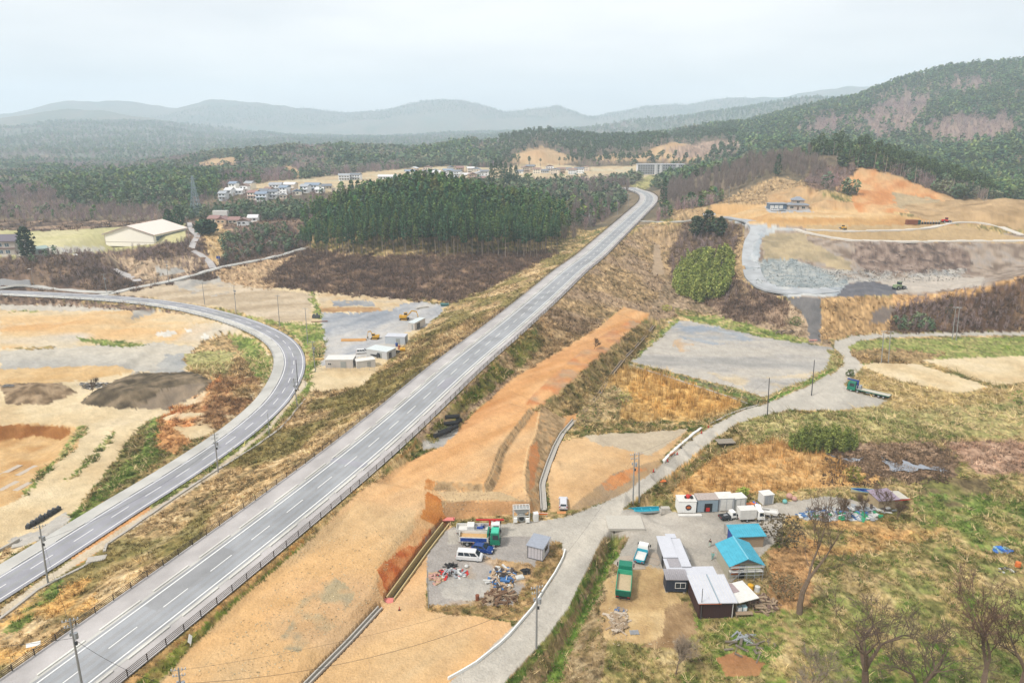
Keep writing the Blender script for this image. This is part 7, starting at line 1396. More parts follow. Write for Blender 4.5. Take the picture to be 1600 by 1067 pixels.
pole('n', 'utility pole beside the small gravel patch below the school slope', 264, 441, 259, 408, 1); pole('o', 'plain pole beside the village lane left of the gravel patch', 242, 447, 241, 428, 0, gear=False, r=.12)
pole('p', 'tall pole beside the hillside lane right of the sports hall', 297, 384, 291, 339, 1, gear=False); pole('q', 'tall pole right of the steel pylon', 329, 337, 327.5, 314, 0, gear=False); pole('r', 'pole beside the blue sign of the hillside lane', 343, 418, 341, 394, 0, gear=False, r=.12)
pole('s1', 'left pole of the pair with transformer beside the side road junction', 989, 788, 990, 708, 2, rot=.2); pole('s2', 'right pole of the pair beside the side road junction', 999, 783, 993, 706, 1, gear=False)
pole('t', 'utility pole with cluttered crossarms beside the side road below the grey hut', 838, 1012, 839, 915, 2, rot=.3)
pole('u', 'plain dark pole beside the side road between reed field and marsh', 1199, 649, 1200, 590, 0, True, False); pole('v', 'plain dark pole beside the side road at the gravel lot corner', 1268, 618, 1271, 562, 0, True, False)
pole('w1', 'left leg pole of the pair in the meadow above the tan fields', 1377, 567, 1379, 516, 1, gear=False); pole('w2', 'right leg pole of the pair in the meadow above the tan fields', 1388, 567, 1382, 516, 1, gear=False)
pole('x1', 'left pole of the pair in front of the dark brush bank', 1488, 530, 1491, 479, 1, gear=False); pole('x2', 'right pole of the pair in front of the dark brush bank', 1494, 532, 1493, 479, 1, gear=False)
pole('y', 'utility pole on the terrace left of the quarry house', 1139, 320, 1139, 292, 1, gear=False); pole('z', 'pole beside the far highway, nearest of the three', 965, 336, 964, 312, 1, gear=False); pole('z2', 'pole beside the far highway, middle of the three', 982, 325, 982, 303, 1, gear=False); pole('z3', 'pole beside the far highway, farthest of the three at the bend', 992, 304, 992, 282, 1, gear=False)
pole('hut', 'thin bare pole standing in the dry grass left of the rubbish yard', 670, 949, 667, 890, 0, gear=False, r=.09); pole('low', 'utility pole whose top reaches in at the bottom edge of the orange earth', 286, 1110, 281, 1042, 2, z=1.2, rot=.2)
pole('sh', 'thin pole with orange marker in front of the dark brown workshop', 1095, 967, 1097, 919, 0, True, False, r=.08)
def lamp(label, u, v, ut, vt):
    T = pole('lamp%d' % u, label, u, v, ut, vt, 0, False, False, r=.1, name='street_lamp'); h = T.children[0].bound_box[6][2]; P_(T, 'lamp_head', WHITE, [bx(-1.3, .1, -.12, .12, h-.1, h+.06)])
lamp('street lamp on the lane below the school retaining wall', 53, 448, 49, 420); lamp('street lamp on the white railed lane below the cedar wood', 425, 398, 424.6, 376)
# cables hung between the poles
def cable(label, a, b, sag, off=(0, 0, 0), r=.03):
    r = r*.65
    A, B = np.array(a)+off, np.array(b)+off; n = 16; ps = [tuple(A+(B-A)*t-np.array([0, 0, sag*4*t*(1-t)])-A) for t in np.linspace(0, 1, n+1)]
    solo('overhead_cable', WIRE, tube(ps, r, 4), label, 'cable', A)
tp_ = TOPS; W1 = at(-160, 1000, 9)
cable('overhead cable from the bottom left utility pole across the highway', tp_['a'], tp_['low'], 1.2, (0, 0, -3.2), .035); cable('overhead cable from the bottom left pole out over the left border', tp_['a'], np.array([-95, 80, 8.0]), 1.0, (0, 0, -3.0), .035)
cable('overhead cable from the bottom left pole to the pole near the black bags', tp_['a'], tp_['b'], 1.5, (0, 0, -2.4)); cable('overhead cable along the left road between the black bags and the green verge', tp_['b'], tp_['c'], 2.2, (0, 0, -3), .03)
cable('long overhead cable sagging over the pale orange earth at the bottom edge', tp_['low'], tp_['t'], 3.0, (0, 0, -2.5), .035); cable('thin overhead cable above the sagging one over the pale orange earth', tp_['low'], tp_['t'], 1.4, (0, 0, -.4), .02)
cable('overhead cable along the left road from the verge to the bend', tp_['c'], tp_['e'], 1.6, (0, 0, -.4), .022); cable('overhead cable between the side road poles below the grey hut and the junction pair', tp_['t'], tp_['s1'], 1.5, (0, 0, -.4), .02)
cable('overhead cable from the junction pole pair to the dark pole by the marsh', tp_['s2'], tp_['u'], 2, (0, 0, -.2), .022)

# ---------- pylon ----------
p = atY(308, 540, 338); p[2] = G(p[0], p[1]); T = thing('lattice_pylon', 'tall steel lattice pylon on the hillside right of the sports hall', 'pylon', p); h = H-540*math.tan(math.atan((275-533.5)/F)+PITCH)-p[2]
ls = []; 
def wd(t): return 3.2*(1-t)**1.3+.55
lv = np.linspace(0, 1, 11)
for a, b in zip(lv, lv[1:]):
    for sx, sy in ((1, 1), (1, -1), (-1, -1), (-1, 1)):
        A = (sx*wd(a), sy*wd(a), a*h); B = (sx*wd(b), sy*wd(b), b*h); sx2, sy2 = (sy, -sx) if sx*sy > 0 else (-sy*-1, sx*-1); sx2, sy2 = {(1, 1): (1, -1), (1, -1): (-1, -1), (-1, -1): (-1, 1), (-1, 1): (1, 1)}[(sx, sy)]
        C_ = (sx2*wd(b), sy2*wd(b), b*h); D_ = (sx2*wd(a), sy2*wd(a), a*h); ls += [cyl(A, B, .16, n=4), cyl(A, C_, .09, n=3), cyl(D_, B, .09, n=3), cyl(B, C_, .09, n=3)]
P_(T, 'lattice_tower', M('pylon_grey_blue', (158, 176, 186), .6), ls); P_(T, 'crossarm', M('pylon_grey_blue', (158, 176, 186), .6), [cyl((-w, 0, z*h), (w, 0, z*h), .14, n=4) for z, w in ((.93, 2.6), (.82, 3.2), (.71, 3.6))])

# ---------- sports hall and school ----------
T, w = site('sports_hall', 'large cream sports hall with broad gable roof beside the playing field', 'hall', 165, 382, 242, 381); D_ = 36; h0 = 6.4; rise = 5.2
P_(T, 'wall', M('cream_render', (285, 274, 258), .8, noise=.05), [pr([(0, -1), (w, -1), (w, h0), (w/2, h0+rise), (0, h0)], 0, D_)]); P_(T, 'roof', M('cream_roof', (262, 244, 232), .6, noise=.05), gable(0, w, 0, D_, h0, rise, .5, .9)); P_(T, 'fascia', M('pinkish_fascia', (196, 178, 168), .7), [pr([(-.9, h0-.35), (w/2, h0+rise), (w/2, h0+rise+.55), (-.9, h0+.3)], -.98, -.92), pr([(w/2, h0+rise), (w+.9, h0-.35), (w+.9, h0+.3), (w/2, h0+rise+.55)], -.98, -.92)])
P_(T, 'wall_band', M('pale_band', (196, 186, 172), .8), [bx(.5, w-.5, -.06, 0, 1.5, 1.8)]+[bx(x, x+.25, -.07, 0, 0, h0*.9) for x in (0.1, w-.4)]); f = P_(T, 'window_band', M('window_frame_grey', (176, 180, 180), .6), [bx(w, w+.12, 2, D_-3, 2.4, 2.6), bx(w, w+.12, 2, D_-3, 5.0, 5.2)]+[bx(w, w+.12, y, y+.25, 2.6, 5.0) for y in np.arange(2, D_-2.8, 3.4)]); P_(f, 'pane', M('hall_glass', (96, 116, 128), .3), [bx(w, w+.06, 2.1, D_-3.1, 2.6, 5.0)])
P_(T, 'side_annex', M('cream_render', (285, 274, 258), .8), [bx(w+.01, w+3.4, 6, D_-2, -1.5, 1.9)]); P_(T, 'annex_windows', GLASS, [bx(w+3.4, w+3.45, y, y+1.4, .3, 1.3) for y in np.arange(7, D_-4, 2.6)])
T, w = site('school_building', 'two storey school building with dark roof cut by the left edge', 'school', -60, 401, 26, 398); P_(T, 'wall', M('school_wall', (206, 196, 188), .8), [bx(0, w, 0, 12, -1, 8)]); P_(T, 'roof', M('purple_grey_roof', (120, 112, 124), .6), gable(0, w, 0, 12, 8, 2.6, .3, .8, 'x'))
for z in (1.2, 4.9):
    f = P_(T, 'window', WHITE, [bx(x-.1, x+2.3, -.06, -.01, z-.1, z+1.9) for x in np.arange(1, w-3, 3.6)]); P_(f, 'pane', M('hall_glass', (96, 116, 128), .3), [bx(x, x+1.05, -.08, -.05, z, z+1.8) for x in np.arange(1, w-3, 3.6)]+[bx(x+1.15, x+2.2, -.08, -.05, z, z+1.8) for x in np.arange(1, w-3, 3.6)])
P_(T, 'balcony_band', M('maroon_band', (120, 80, 84), .8), [bx(0, w, -.5, 0, 3.9, 4.2)])
T, w = site('annex_building', 'low white and pale green annex in front of the school pine', 'building', 56, 398, 78, 396); P_(T, 'wall', M('pale_green_wall', (196, 206, 198), .8), [bx(0, w, 0, 7, -1, 3)]); P_(T, 'roof', M('pale_green_roof', (176, 196, 190), .6), gable(0, w, 0, 7, 3, 1.2, .15, .4, 'x')); pane(T, 1.5, 4.5, -.03, .8, 2.2)
post_ = None
# ---------- houses ----------
RC = {'dark grey': (132, 138, 148), 'grey': (180, 184, 190), 'blue grey': (146, 162, 182), 'brown': (160, 132, 120), 'pale': (236, 236, 236), 'reddish': (164, 128, 122)}
WC = {'white': (285, 285, 283), 'cream': (272, 260, 238), 'beige': (246, 228, 206), 'pale grey': (248, 250, 252), 'tan': (216, 190, 160)}
cnt = {}
def house(u, v, Y, wpx, wc, rc, st, cluster, rot=None, d=8.5, along=None):
    p = atY(u, Y, v); p[2] = G(p[0], p[1]); w = wpx*Y*1.0/F; rot = random.uniform(-.35, .35) if rot is None else rot; k = (cluster,); cnt[k] = cnt.get(k, 0)+1; n = cnt[k]
    o = ['first', 'second', 'third', 'fourth', 'fifth', 'sixth', 'seventh', 'eighth', 'ninth', 'tenth', 'eleventh', 'twelfth', 'thirteenth', 'fourteenth', 'fifteenth', 'sixteenth', 'seventeenth', 'eighteenth', 'nineteenth', 'twentieth', 'twenty first', 'twenty second', 'twenty third', 'twenty fourth'][n-1]
    T = thing('house', f'{wc} house with {rc} roof, {o} from left in the {cluster}', 'house', p, rot, 'houses in the '+cluster); h = 2.9*st
    P_(T, 'wall', M(wc+'_house_wall', WC[wc], .8, noise=.05), [bx(-w/2, w/2, -d/2, d/2, -1.5, h)]); al = along or random.choice('xy')
    if al == 'x' or w > 11: rf = P_(T, 'roof', M(rc+'_tiles', RC[rc], .6), gable(-w/2, w/2, -d/2, d/2, h, 1.7, .2, .6, 'x')+[prx([(-d/2, h), (d/2, h), (0, h+1.7)], -w/2, w/2)])
    else: rf = P_(T, 'roof', M(rc+'_tiles', RC[rc], .6), gable(-w/2, w/2, -d/2, d/2, h, 1.9, .2, .6, 'y')+[pr([(-w/2, h), (w/2, h), (0, h+1.9)], -d/2, d/2)])
    for s in range(st):
        f = P_(T, 'window', WHITE, [bx(x-.1, x+1.7, -d/2-.05, -d/2-.01, s*2.8+.9, s*2.8+2.2) for x in np.arange(-w/2+.8, w/2-1.9, 2.9)]); P_(f, 'pane', GLASS, [bx(x, x+1.6, -d/2-.07, -d/2-.04, s*2.8+1.0, s*2.8+2.1) for x in np.arange(-w/2+.8, w/2-1.9, 2.9)])
    if st == 2 and random.random() < .6: P_(T, 'porch_roof', M(rc+'_tiles', RC[rc], .6), [prx([(-d/2-1.6, 2.6), (-d/2, 3.0), (-d/2, 3.15), (-d/2-1.6, 2.75)], -w/2, w/2)])
    return T
rc_ = list(RC); wc_ = list(WC)
A_ = [(349, 300, 620, 11, 'pale grey', 'grey', 2), (359, 300, 632, 10, 'white', 'pale', 2), (372, 298, 640, 16, 'white', 'pale', 1), (383, 296, 652, 12, 'white', 'brown', 2), (397, 301, 622, 15, 'cream', 'reddish', 2), (409, 300, 618, 16, 'white', 'blue grey', 2), (413, 299, 640, 12, 'pale grey', 'dark grey', 1), (420, 296, 652, 10, 'beige', 'brown', 1), (432, 293, 660, 18, 'white', 'grey', 2), (445, 296, 640, 12, 'white', 'blue grey', 2), (454, 291, 662, 18, 'beige', 'pale', 2), (464, 298, 636, 14, 'cream', 'blue grey', 1), (478, 296, 648, 12, 'white', 'grey', 2), (500, 296, 650, 12, 'white', 'pale', 1), (366, 294, 668, 11, 'white', 'blue grey', 2), (391, 292, 674, 12, 'cream', 'grey', 2), (428, 301, 626, 12, 'white', 'dark grey', 2), (442, 301, 624, 11, 'beige', 'pale', 1), (489, 293, 660, 22, 'pale grey', 'blue grey', 2), (508, 290, 676, 18, 'beige', 'dark grey', 1)]
for a in sorted(A_): house(*a, 'west village row')
B_ = [(538, 280, 800, 16, 'white', 'grey', 2), (556, 279, 810, 16, 'white', 'dark grey', 2), (606, 279, 820, 28, 'pale grey', 'pale', 1)]
for a in B_: house(*a, 'small upper row')
Cc_ = []
for i, (u, v, w_, st) in enumerate(((640, 268, 14, 2), (654, 275, 12, 1), (664, 269, 16, 2), (674, 277, 13, 1), (683, 270, 12, 2), (690, 276, 14, 2), (700, 267, 15, 2), (709, 275, 12, 1), (714, 269, 14, 2), (723, 278, 15, 1), (730, 270, 14, 1), (738, 275, 13, 2), (744, 265, 13, 2), (750, 272, 14, 2), (757, 268, 13, 2), (752, 280, 12, 2), (647, 264, 11, 2), (668, 263, 12, 2), (679, 264, 11, 1), (695, 271, 12, 2), (705, 263, 11, 2), (718, 263, 12, 2), (735, 263, 11, 2), (745, 276, 12, 1))): Cc_.append((u, v, 900-(v-264)*9, w_, wc_[(i*3+1) % 5], rc_[(i*5+2) % 6], st))
for a in sorted(Cc_): house(*a, 'hillside estate')
for i, (u, w_) in enumerate(((812, 10), (821, 12), (829, 13), (839, 12), (849, 14), (859, 12), (868, 13), (877, 12), (886, 13), (895, 12), (905, 14), (915, 12))): house(u, 268-(i % 3)*2, 900+(i % 3)*28, w_, wc_[(i*2) % 5], rc_[(i*3) % 6], 2 if i % 4 else 1, 'far white estate')
for i, (u, v, Y, w_, wc, rc) in enumerate(((338, 352, 500, 16, 'beige', 'reddish'), (350, 354, 492, 15, 'tan', 'reddish'), (368, 352, 494, 16, 'cream', 'reddish'), (382, 356, 486, 18, 'pale grey', 'brown'), (397, 350, 500, 14, 'white', 'pale'))): house(u, v, Y, w_, wc, rc, 1, 'terrace by the pylon')
p = atY(346, 520, 340); p[2] = G(p[0], p[1]); solo('storage_block', OFFW, [bx(-5.5, 5.5, -2, 2, 2, 6)]+[bx(x, x+.1, -2.05, -2, 2, 6) for x in np.arange(-5, 5.5, 1.2)], 'long white container on a platform behind the reddish roofed terrace row', 'container', p)
# apartment block
p0_ = atY(996, 905, 268); p1_ = atY(1068, 905, 268); p0_[2] = G(p0_[0], p0_[1]); T = thing('apartment_block', 'long white apartment block with rows of balconies right of the highway bend', 'apartment block', p0_); w = p1_[0]-p0_[0]; ap = M('apartment_wall', (246, 246, 250), .7)
P_(T, 'wall', ap, [bx(0, w, 0, 9, -2, 12.5)]); P_(T, 'roof', WR_, [bx(-.8, w+.8, -1.8, 9.6, 12.5, 13.3)]); P_(T, 'stair_tower', M('tower_wall', (222, 222, 224), .7), [bx(x, x+3.2, -2.2, .1, -2, 12.4) for x in (w*.36, w*.47, w*.83)])
for i in range(4): q = P_(T, 'balcony', M('balcony_rail', (186, 188, 196), .6), [bx(a, b, -1.8, -1.7, i*3.1+.2, i*3.1+1.3) for a, b in ((0, w*.34), (w*.53, w*.81), (w*.89, w))]+[bx(a, b, -1.8, 0, i*3.1+.05, i*3.1+.2) for a, b in ((0, w*.34), (w*.53, w*.81), (w*.89, w))]); P_(q, 'windows', GLASS, [bx(x, x+2.0, -.06, 0, i*3.1+.4, i*3.1+2.5) for x in np.arange(.8, w-2, 3.2)])
vc = [('white', (226, 226, 228)), ('red', (176, 76, 76)), ('white', (226, 226, 228)), ('dark blue', (70, 86, 120)), ('white', (226, 226, 228)), ('silver', (186, 190, 194))]
for i, (cn, cc) in enumerate(vc): 
    q = atY(926+i*7.2, 800, 270); q[2] = G(q[0], q[1]); car('car', f'{cn} car, {("first","second","third","fourth","fifth","sixth")[i]} from left below the far apartment block', 'car', q, random.choice((0, 1.5)), 4.6, 1.8, 1.7, cc, 'suv', group='cars parked below the apartment block')
q = atY(931, 770, 276); q[2] = G(q[0], q[1]); solo('blue_sheet', BLUE, [tb((-2.6, 2.6, -1.5, 1.5), (-2, 2, -1, 1), 0, .8)], 'small bright blue sheet on the grass left of the apartment block', 'tarpaulin', q)
# quarry house
T, w = site('two_storey_house', 'two storey house with hipped grey roof on the orange terrace', 'house', 1231, 328, 1263, 327); hw = M('house_beige', (206, 188, 172), .8); gr = M('grey_hip_tiles', (150, 156, 166), .5)
P_(T, 'wall', hw, [bx(0, w, 0, 9, -.5, 3.1), bx(w*.22, w*.78, .8, 8, 3.1, 6)]); P_(T, 'lower_roof', gr, [tb((-.9, w+.9, -.9, 9.9), (w*.2, w*.8, .7, 8.1), 3.1, 4.1)]); P_(T, 'roof', gr, [tb((w*.22-.8, w*.78+.8, 0, 8.8), (w*.42, w*.58, 4, 4.8), 6, 7.9)]); pane(T, 1.2, 3.2, -.03, .9, 2.2); pane(T, w-4, w-2, -.03, .9, 2.2); pane(T, w*.4, w*.55, .77, 4.2, 5.4); P_(T, 'door', M('brown_door', (110, 80, 64), .7), [bx(w*.45, w*.53, -.04, 0, 0, 2.1)])
T, w = site('garage', 'long blue grey garage left of the two storey house', 'garage', 1202, 327, 1229, 327); P_(T, 'wall', M('garage_blue', (110, 130, 152), .7), [bx(0, w, 0, 5, -.4, 3.2)]); P_(T, 'roof', gr, [prx([(-.5, 3.22), (5.5, 3.5), (5.5, 3.7), (-.5, 3.4)], -.3, w+.3)]); P_(T, 'shutter', OFFW, [bx(x, x+2.4, -.05, 0, 0, 2.5) for x in np.arange(.4, w-2.4, 2.9)])
car('car', 'white car parked in front of the blue grey garage', 'car', hit(1211, 330), 0, 4.6, 1.8, 1.7, VAN, 'van'); car('car', 'silver car right of the white one at the blue grey garage', 'car', hit(1222, 330), .2, 4.4, 1.75, 1.6, (190, 196, 200), 'suv')

# ---------- people ----------
def person(label, u, v, face, top, trs, hairc, walk=.12, arm=.12, bend=0, s=1.0):
    T = thing('person', label, 'person', hit(u, v), face); T.scale = (s,)*3
    J = [((0, 0, .93), .125), ((0, 0, 1.15), .12), ((0, .01, 1.36), .145), ((0, .01, 1.47), .06), ((0, .03, 1.53), .06), ((0, .04, 1.60), .095), ((0, .03, 1.70), .09)]
    E_ = [(0, 1), (1, 2), (2, 3), (3, 4), (4, 5), (5, 6)]
    def add(pos, r, par): J.append((pos, r)); E_.append((par, len(J)-1)); return len(J)-1
    for sx in (-1, 1):
        a = add((sx*.1, 0, .88), .095, 0); a = add((sx*.11, walk*sx*.5+.02, .5), .065, a); a = add((sx*.11, walk*sx, .1), .042, a); add((sx*.12, walk*sx+.13, .04), .04, a)
        b = add((sx*.17, 0, 1.38), .06, 2); b = add((sx*.23, -walk*sx*.3, 1.12), .045, b); b = add((sx*.22, arm+.02, .9), .034, b); b = add((sx*.215, arm+.04, .84), .036, b)
        for k in range(4): f = add((sx*(.20+.012*k), arm+.03+.014*k, .775), .009, b); add((sx*(.198+.01*k), arm+.05+.012*k, .74+.006*k), .008, f)
        add((sx*.19, arm+.09, .80), .010, b)
    def skin(name, idx, m, grow_, par):
        remap = {o: i for i, o in enumerate(idx)}; me = bpy.data.meshes.new(name); me.from_pydata([J[i][0] for i in idx], [(remap[a], remap[b]) for a, b in E_ if a in remap and b in remap], []); me.materials.append(m); o = bpy.data.objects.new(name, me); COL.objects.link(o); o.parent = par
        sk = o.modifiers.new('skin', 'SKIN'); o.modifiers.new('sub', 'SUBSURF').levels = 1; o.modifiers['sub'].render_levels = 1
        for i, q in enumerate(idx): me.skin_vertices[0].data[i].radius = (J[q][1]*grow_,)*2
        me.skin_vertices[0].data[0].use_root = True; return o
    skm = M('skin_tone', (206, 160, 132), .6); body = skin('body', list(range(len(J))), skm, 1, T)
    n = len(J); legs = [0]+[i for i in range(7, n) if J[i][0][2] < .95 and abs(J[i][0][0]) < .14 and J[i][0][2] > .08]; skin('trousers', legs, trs, 1.22, T)
    arms = [0, 1, 2]+[i for i in range(7, n) if J[i][0][2] > .88 and abs(J[i][0][0]) > .16]; skin('jacket', arms, top, 1.22, T)
    P_(T, 'hair', hairc, [sph((0, .015, 1.69), .1, .9)], smooth=True); P_(T, 'shoe', DARK, [sph((sx*.12, walk*sx+.08, .05), .075, .7) for sx in (-1, 1)], smooth=True)
    P_(T, 'face_features', M('dark_feature', (70, 46, 40), .7), [sph((sx*.035, .13, 1.63), .014) for sx in (-1, 1)]+[bx(-.03, .03, .125, .135, 1.555, 1.565)]); P_(T, 'nose', skm, [cyl((0, .12, 1.62), (0, .155, 1.585), .012, .02, 5)]); P_(T, 'ear', skm, [sph((sx*.098, .03, 1.62), .022) for sx in (-1, 1)])
    return T
BLK = M('black_cloth', (46, 44, 50), .9); TQC = M('pale_turquoise_cloth', (130, 196, 190), .9); LTR = M('pale_trousers', (190, 214, 200), .9)
person('person in a black jacket and pale trousers standing on the gravel court', 1109, 854, 2.6, BLK, LTR, BLK); person('person in pale turquoise work clothes walking on the gravel court', 1113, 874, 3.0, TQC, TQC, M('pale_cap', (206, 216, 210), .8), .18, .2); person('person in dark clothes standing at the entrance of the container yard', 500, 558, 1.2, BLK, BLK, BLK)

# ---------- heaps, plates, pipes, cones ----------
def plate(u, v, w, d, rot, label, m=M('dusty_steel_plate', (186, 172, 156), .8, noise=.15), group=None): return solo_at('steel_plate', m, [bx(-w/2, w/2, -d/2, d/2, 0, .05)]+[bx(-w/2+.1, -w/2+.3, -.05, .05, .05, .07)], label, 'steel plate', u, v, rot, .03, group, bev=.01)
for i, (u, v, r) in enumerate(((983, 872, .2), (993, 886, .1), (1010, 866, -.1), (1017, 876, -.6), (1022, 868, -.6))): plate(u, v, 3.4, 1.5, r, f'dusty steel plate, {("leftmost","lowest","topmost","lower right","rightmost")[i]} of those under the small turquoise and white truck')
for i, (u, v) in enumerate(((10, 761), (17, 734), (30, 763), (42, 735))): plate(u, v, 1.5, 6.0 if i % 2 == 0 else 5.4, -.22, f'pale plank plate, {("lower left","upper left","lower right","upper right")[i]} of the four on the tan earth at the left edge', M('pale_plate', (206, 190, 172), .85), None)
def heap(name, label, cat, u, v, n, rad, cols, L_=(.4, 1.4), seed=1, h=.5, flat=False, hidden=None):
    r = random.Random(seed); T = thing(name, label, cat, hit(u, v)); rad = rad if isinstance(rad, tuple) else (rad, rad); by = {}
    for i in range(n):
        a = r.uniform(0, 6.28); q = math.sqrt(r.random()); x, y = rad[0]*q*math.cos(a), rad[1]*q*math.sin(a); z = h*(1-q)*r.random(); l_ = r.uniform(*L_); wd_ = r.uniform(.08, .5) if not flat else r.uniform(.3, 1.0); by.setdefault(r.choice(range(len(cols))), []).append(xf(bx(-l_/2, l_/2, -wd_/2, wd_/2, 0, r.uniform(.05, .25)), (x, y, z), r.uniform(0, 3.1), r.uniform(-.3, .3)))
    for k, v_ in by.items(): P_(T, cols[k][0], cols[k][1], v_)
    return T
SK = M('blue_scrap', (70, 120, 176), .6); WS = M('white_scrap', (220, 220, 216), .6); TS = M('tan_board_scrap', (196, 166, 132), .85); DS = M('dark_scrap', (80, 72, 70), .8); GS = M('green_net', (50, 160, 112), .7); PS = M('pinkish_scrap', (206, 160, 146), .8)
heap('scrap_heap', 'heap of white and red scrap at the left of the rubbish yard', 'scrap heap', 707, 897, 70, (2.6, 1.3), [('white_scrap', WS), ('metal_scrap', STEEL), ('red_scrap', RED_), ('dark_scrap', DS)], seed=2)
heap('board_heap', 'small heap of tan boards and pinkish sheets left of the white scrap', 'board heap', 682, 903, 30, (1.4, 1.8), [('boards', TS), ('pink_sheets', PS)], seed=3); heap('scrap_heap', 'heap of blue, white and dark rubbish on the right of the gravel ring', 'scrap heap', 785, 903, 110, (2.6, 3.4), [('blue_scrap', SK), ('white_scrap', WS), ('tan_boards', TS), ('dark_scrap', DS)], (.4, 1.8), 4, .8)
heap('timber_heap', 'tangled heap of broken timber at the lower right of the rubbish yard', 'timber heap', 784, 934, 70, (2.6, 1.6), [('timber', WOOD), ('dark_timber', M('dark_timber', (120, 92, 70), .9))], (1.2, 3.2), 5, .8)
heap('lumber_stack', 'long row of old lumber laid behind the green dump truck', 'lumber', 966, 972, 46, (1.1, 2.6), [('lumber', WOOD), ('pale_lumber', M('pale_lumber', (206, 190, 170), .9))], (1.4, 3.2), 6, .35); heap('scrap_heap', 'small heap of blue and brown odds and ends at the top of the lumber row', 'scrap heap', 970, 954, 26, (.8, .5), [('blue_scrap', SK), ('brown_scrap', WOOD)], (.3, .9), 7, .3)
solo_at('pallet', M('grey_pallet', (170, 172, 176), .8), [bx(-.7, .7, y, y+.12, .1, .14) for y in np.arange(-.5, .5, .2)]+[bx(x, x+.1, -.5, .55, 0, .1) for x in (-.7, -.05, .6)], 'grey pallet at the lower right end of the lumber row', 'pallet', 991, 988, .05)
heap('log_pile', 'dark log and branch pile in the scrub left of the red and white barrier', 'log pile', 1227, 519, 34, (4, 1.4), [('dark_logs', DS), ('pale_logs', WOOD)], (1.5, 4), 8, .9); heap('branch_heap', 'brown brushwood heap right of the patched lean-to', 'branch heap', 1192, 944, 70, (2.2, 2.2), [('branches', M('brushwood', (120, 96, 84), .9)), ('grey_branches', WOOD)], (1.0, 2.6), 9, 1.0)
heap('tarpaulin_heap', 'long low heap of blue, white and green sheets below the purple roofed shed', 'tarpaulin heap', 1310, 806, 120, (8.5, 1.8), [('blue_sheets', SK), ('white_sheets', WS), ('green_net', GS), ('grey_sheets', STEEL)], (.8, 2.4), 10, .6, True)
heap('board_row', 'row of grey and white boards on the gravel end above the tarpaulin heap', 'board heap', 1330, 797, 60, (9, 1.2), [('white_boards', WS), ('grey_boards', STEEL), ('dark_boards', DS)], (.8, 2.6), 11, .4, True); heap('blue_tarpaulin', 'crumpled bright blue sheet in the meadow at the right', 'tarpaulin', 1566, 860, 22, (1.6, .9), [('blue_sheet', M('bright_blue_sheet', (60, 130, 220), .6)), ('blue_fold', M('bright_blue_sheet', (60, 130, 220), .6)), ('pale_blue_fold', M('pale_blue', (170, 206, 214), .5))], (.6, 1.3), 12, .4, True)
heap('blue_tarpaulin', 'small blue sheet heap right of the grey container', 'tarpaulin', 1178, 790, 14, (1.2, .8), [('blue_sheet', M('bright_blue_sheet', (60, 130, 220), .6)), ('orange_scrap', ORNG)], (.6, 1.2), 13, .6, True); heap('stone_riprap', 'pile of pale broken stones between the two dark soil heaps', 'stone pile', 146, 603, 170, (8.5, 3.0), [('pale_stones', M('pale_stone', (196, 190, 180), .9)), ('grey_stones', M('grey_stone', (130, 126, 122), .9)), ('dark_stones', M('dark_stone', (90, 86, 82), .9))], (.5, 1.1), 14, 1.0, True)
heap('stone_riprap', 'small grey stone pile at the left edge beside the soil heap', 'stone pile', 13, 603, 34, (1.7, .8), [('grey_stones', M('grey_stone', (130, 126, 122), .9))], (.5, 1.1), 15, .6, True); heap('metal_frame', 'old frames lying on the vegetable patch below the brown workshop', 'frames', 1160, 996, 9, (2.2, 1.4), [('frame_bars', STEEL)], (1.2, 2.4), 16, .2); heap('row_sticks', 'grey edging sticks around the vegetable patch', 'edging', 1178, 1012, 26, (4.4, 2.4), [('sticks', M('grey_stick', (130, 120, 106), .9))], (1.0, 2.4), 17, .1)
heap('scrap_bits', 'grey and white bits in the meadow below the blue sheet', 'scrap', 1574, 892, 14, (1.5, .8), [('grey_bits', DS), ('white_bits', WS)], (.3, .9), 18, .2)
for i, (u, v, m, lb, rr_2) in enumerate(((1590, 885, ORNG, 'orange drum lying in the meadow at the right edge', .5), (1233, 779, PS, 'round pinkish white float at the end of the container row', .7), (1241, 782, PS, 'pinkish float right of the other by the gravel lane', .55), (1226, 786, TQC, 'pale turquoise float in front of the pink ones', .5), (1172, 921, M('orange_yellow', (236, 178, 50), .5), 'orange yellow lidded bin beside the turquoise roofed house', .55), (1183, 923, WS, 'tall white wrapped bundle right of the orange lidded bin', .5))):
    solo_at('float' if i in (1, 2, 3) else 'bin', m, [sph((0, 0, rr_2*.9), rr_2, .95, 10, 8), cyl((0, 0, rr_2*1.75), (0, 0, rr_2*2.0), rr_2*.2, n=6)] if i in (1, 2, 3) else [cyl((0, 0, 0), (0, 0, rr_2*1.8), rr_2, rr_2*.85, 12), cyl((0, 0, rr_2*1.8), (0, 0, rr_2*2), rr_2*.9, rr_2*.3, 12)], lb, 'float' if i in (1, 2, 3) else 'bin', u, v)
solo_at('burn_barrel', RUST, [cyl((0, 0, 0), (0, 0, .95), .32, n=12), cyl((0, 0, .4), (0, 0, .45), .35, n=12), cyl((0, 0, .9), (0, 0, .96), .35, n=12)], 'rusty banded barrel standing at the edge of the gravel ring', 'barrel', 746, 937)
solo_at('white_crate', WS, [bx(-.7, .7, -.5, .5, 0, .35), bx(-.5, .5, -.35, .35, .35, .42)], 'white flat crate in the dry grass left of the white pipe', 'crate', 812, 903, .3); heap('black_bundle', 'black crumpled bundle behind the small grey hut', 'bundle', 822, 893, 10, (.6, .5), [('bundle', DARK)], (.6, 1.1), 20, .6, True)
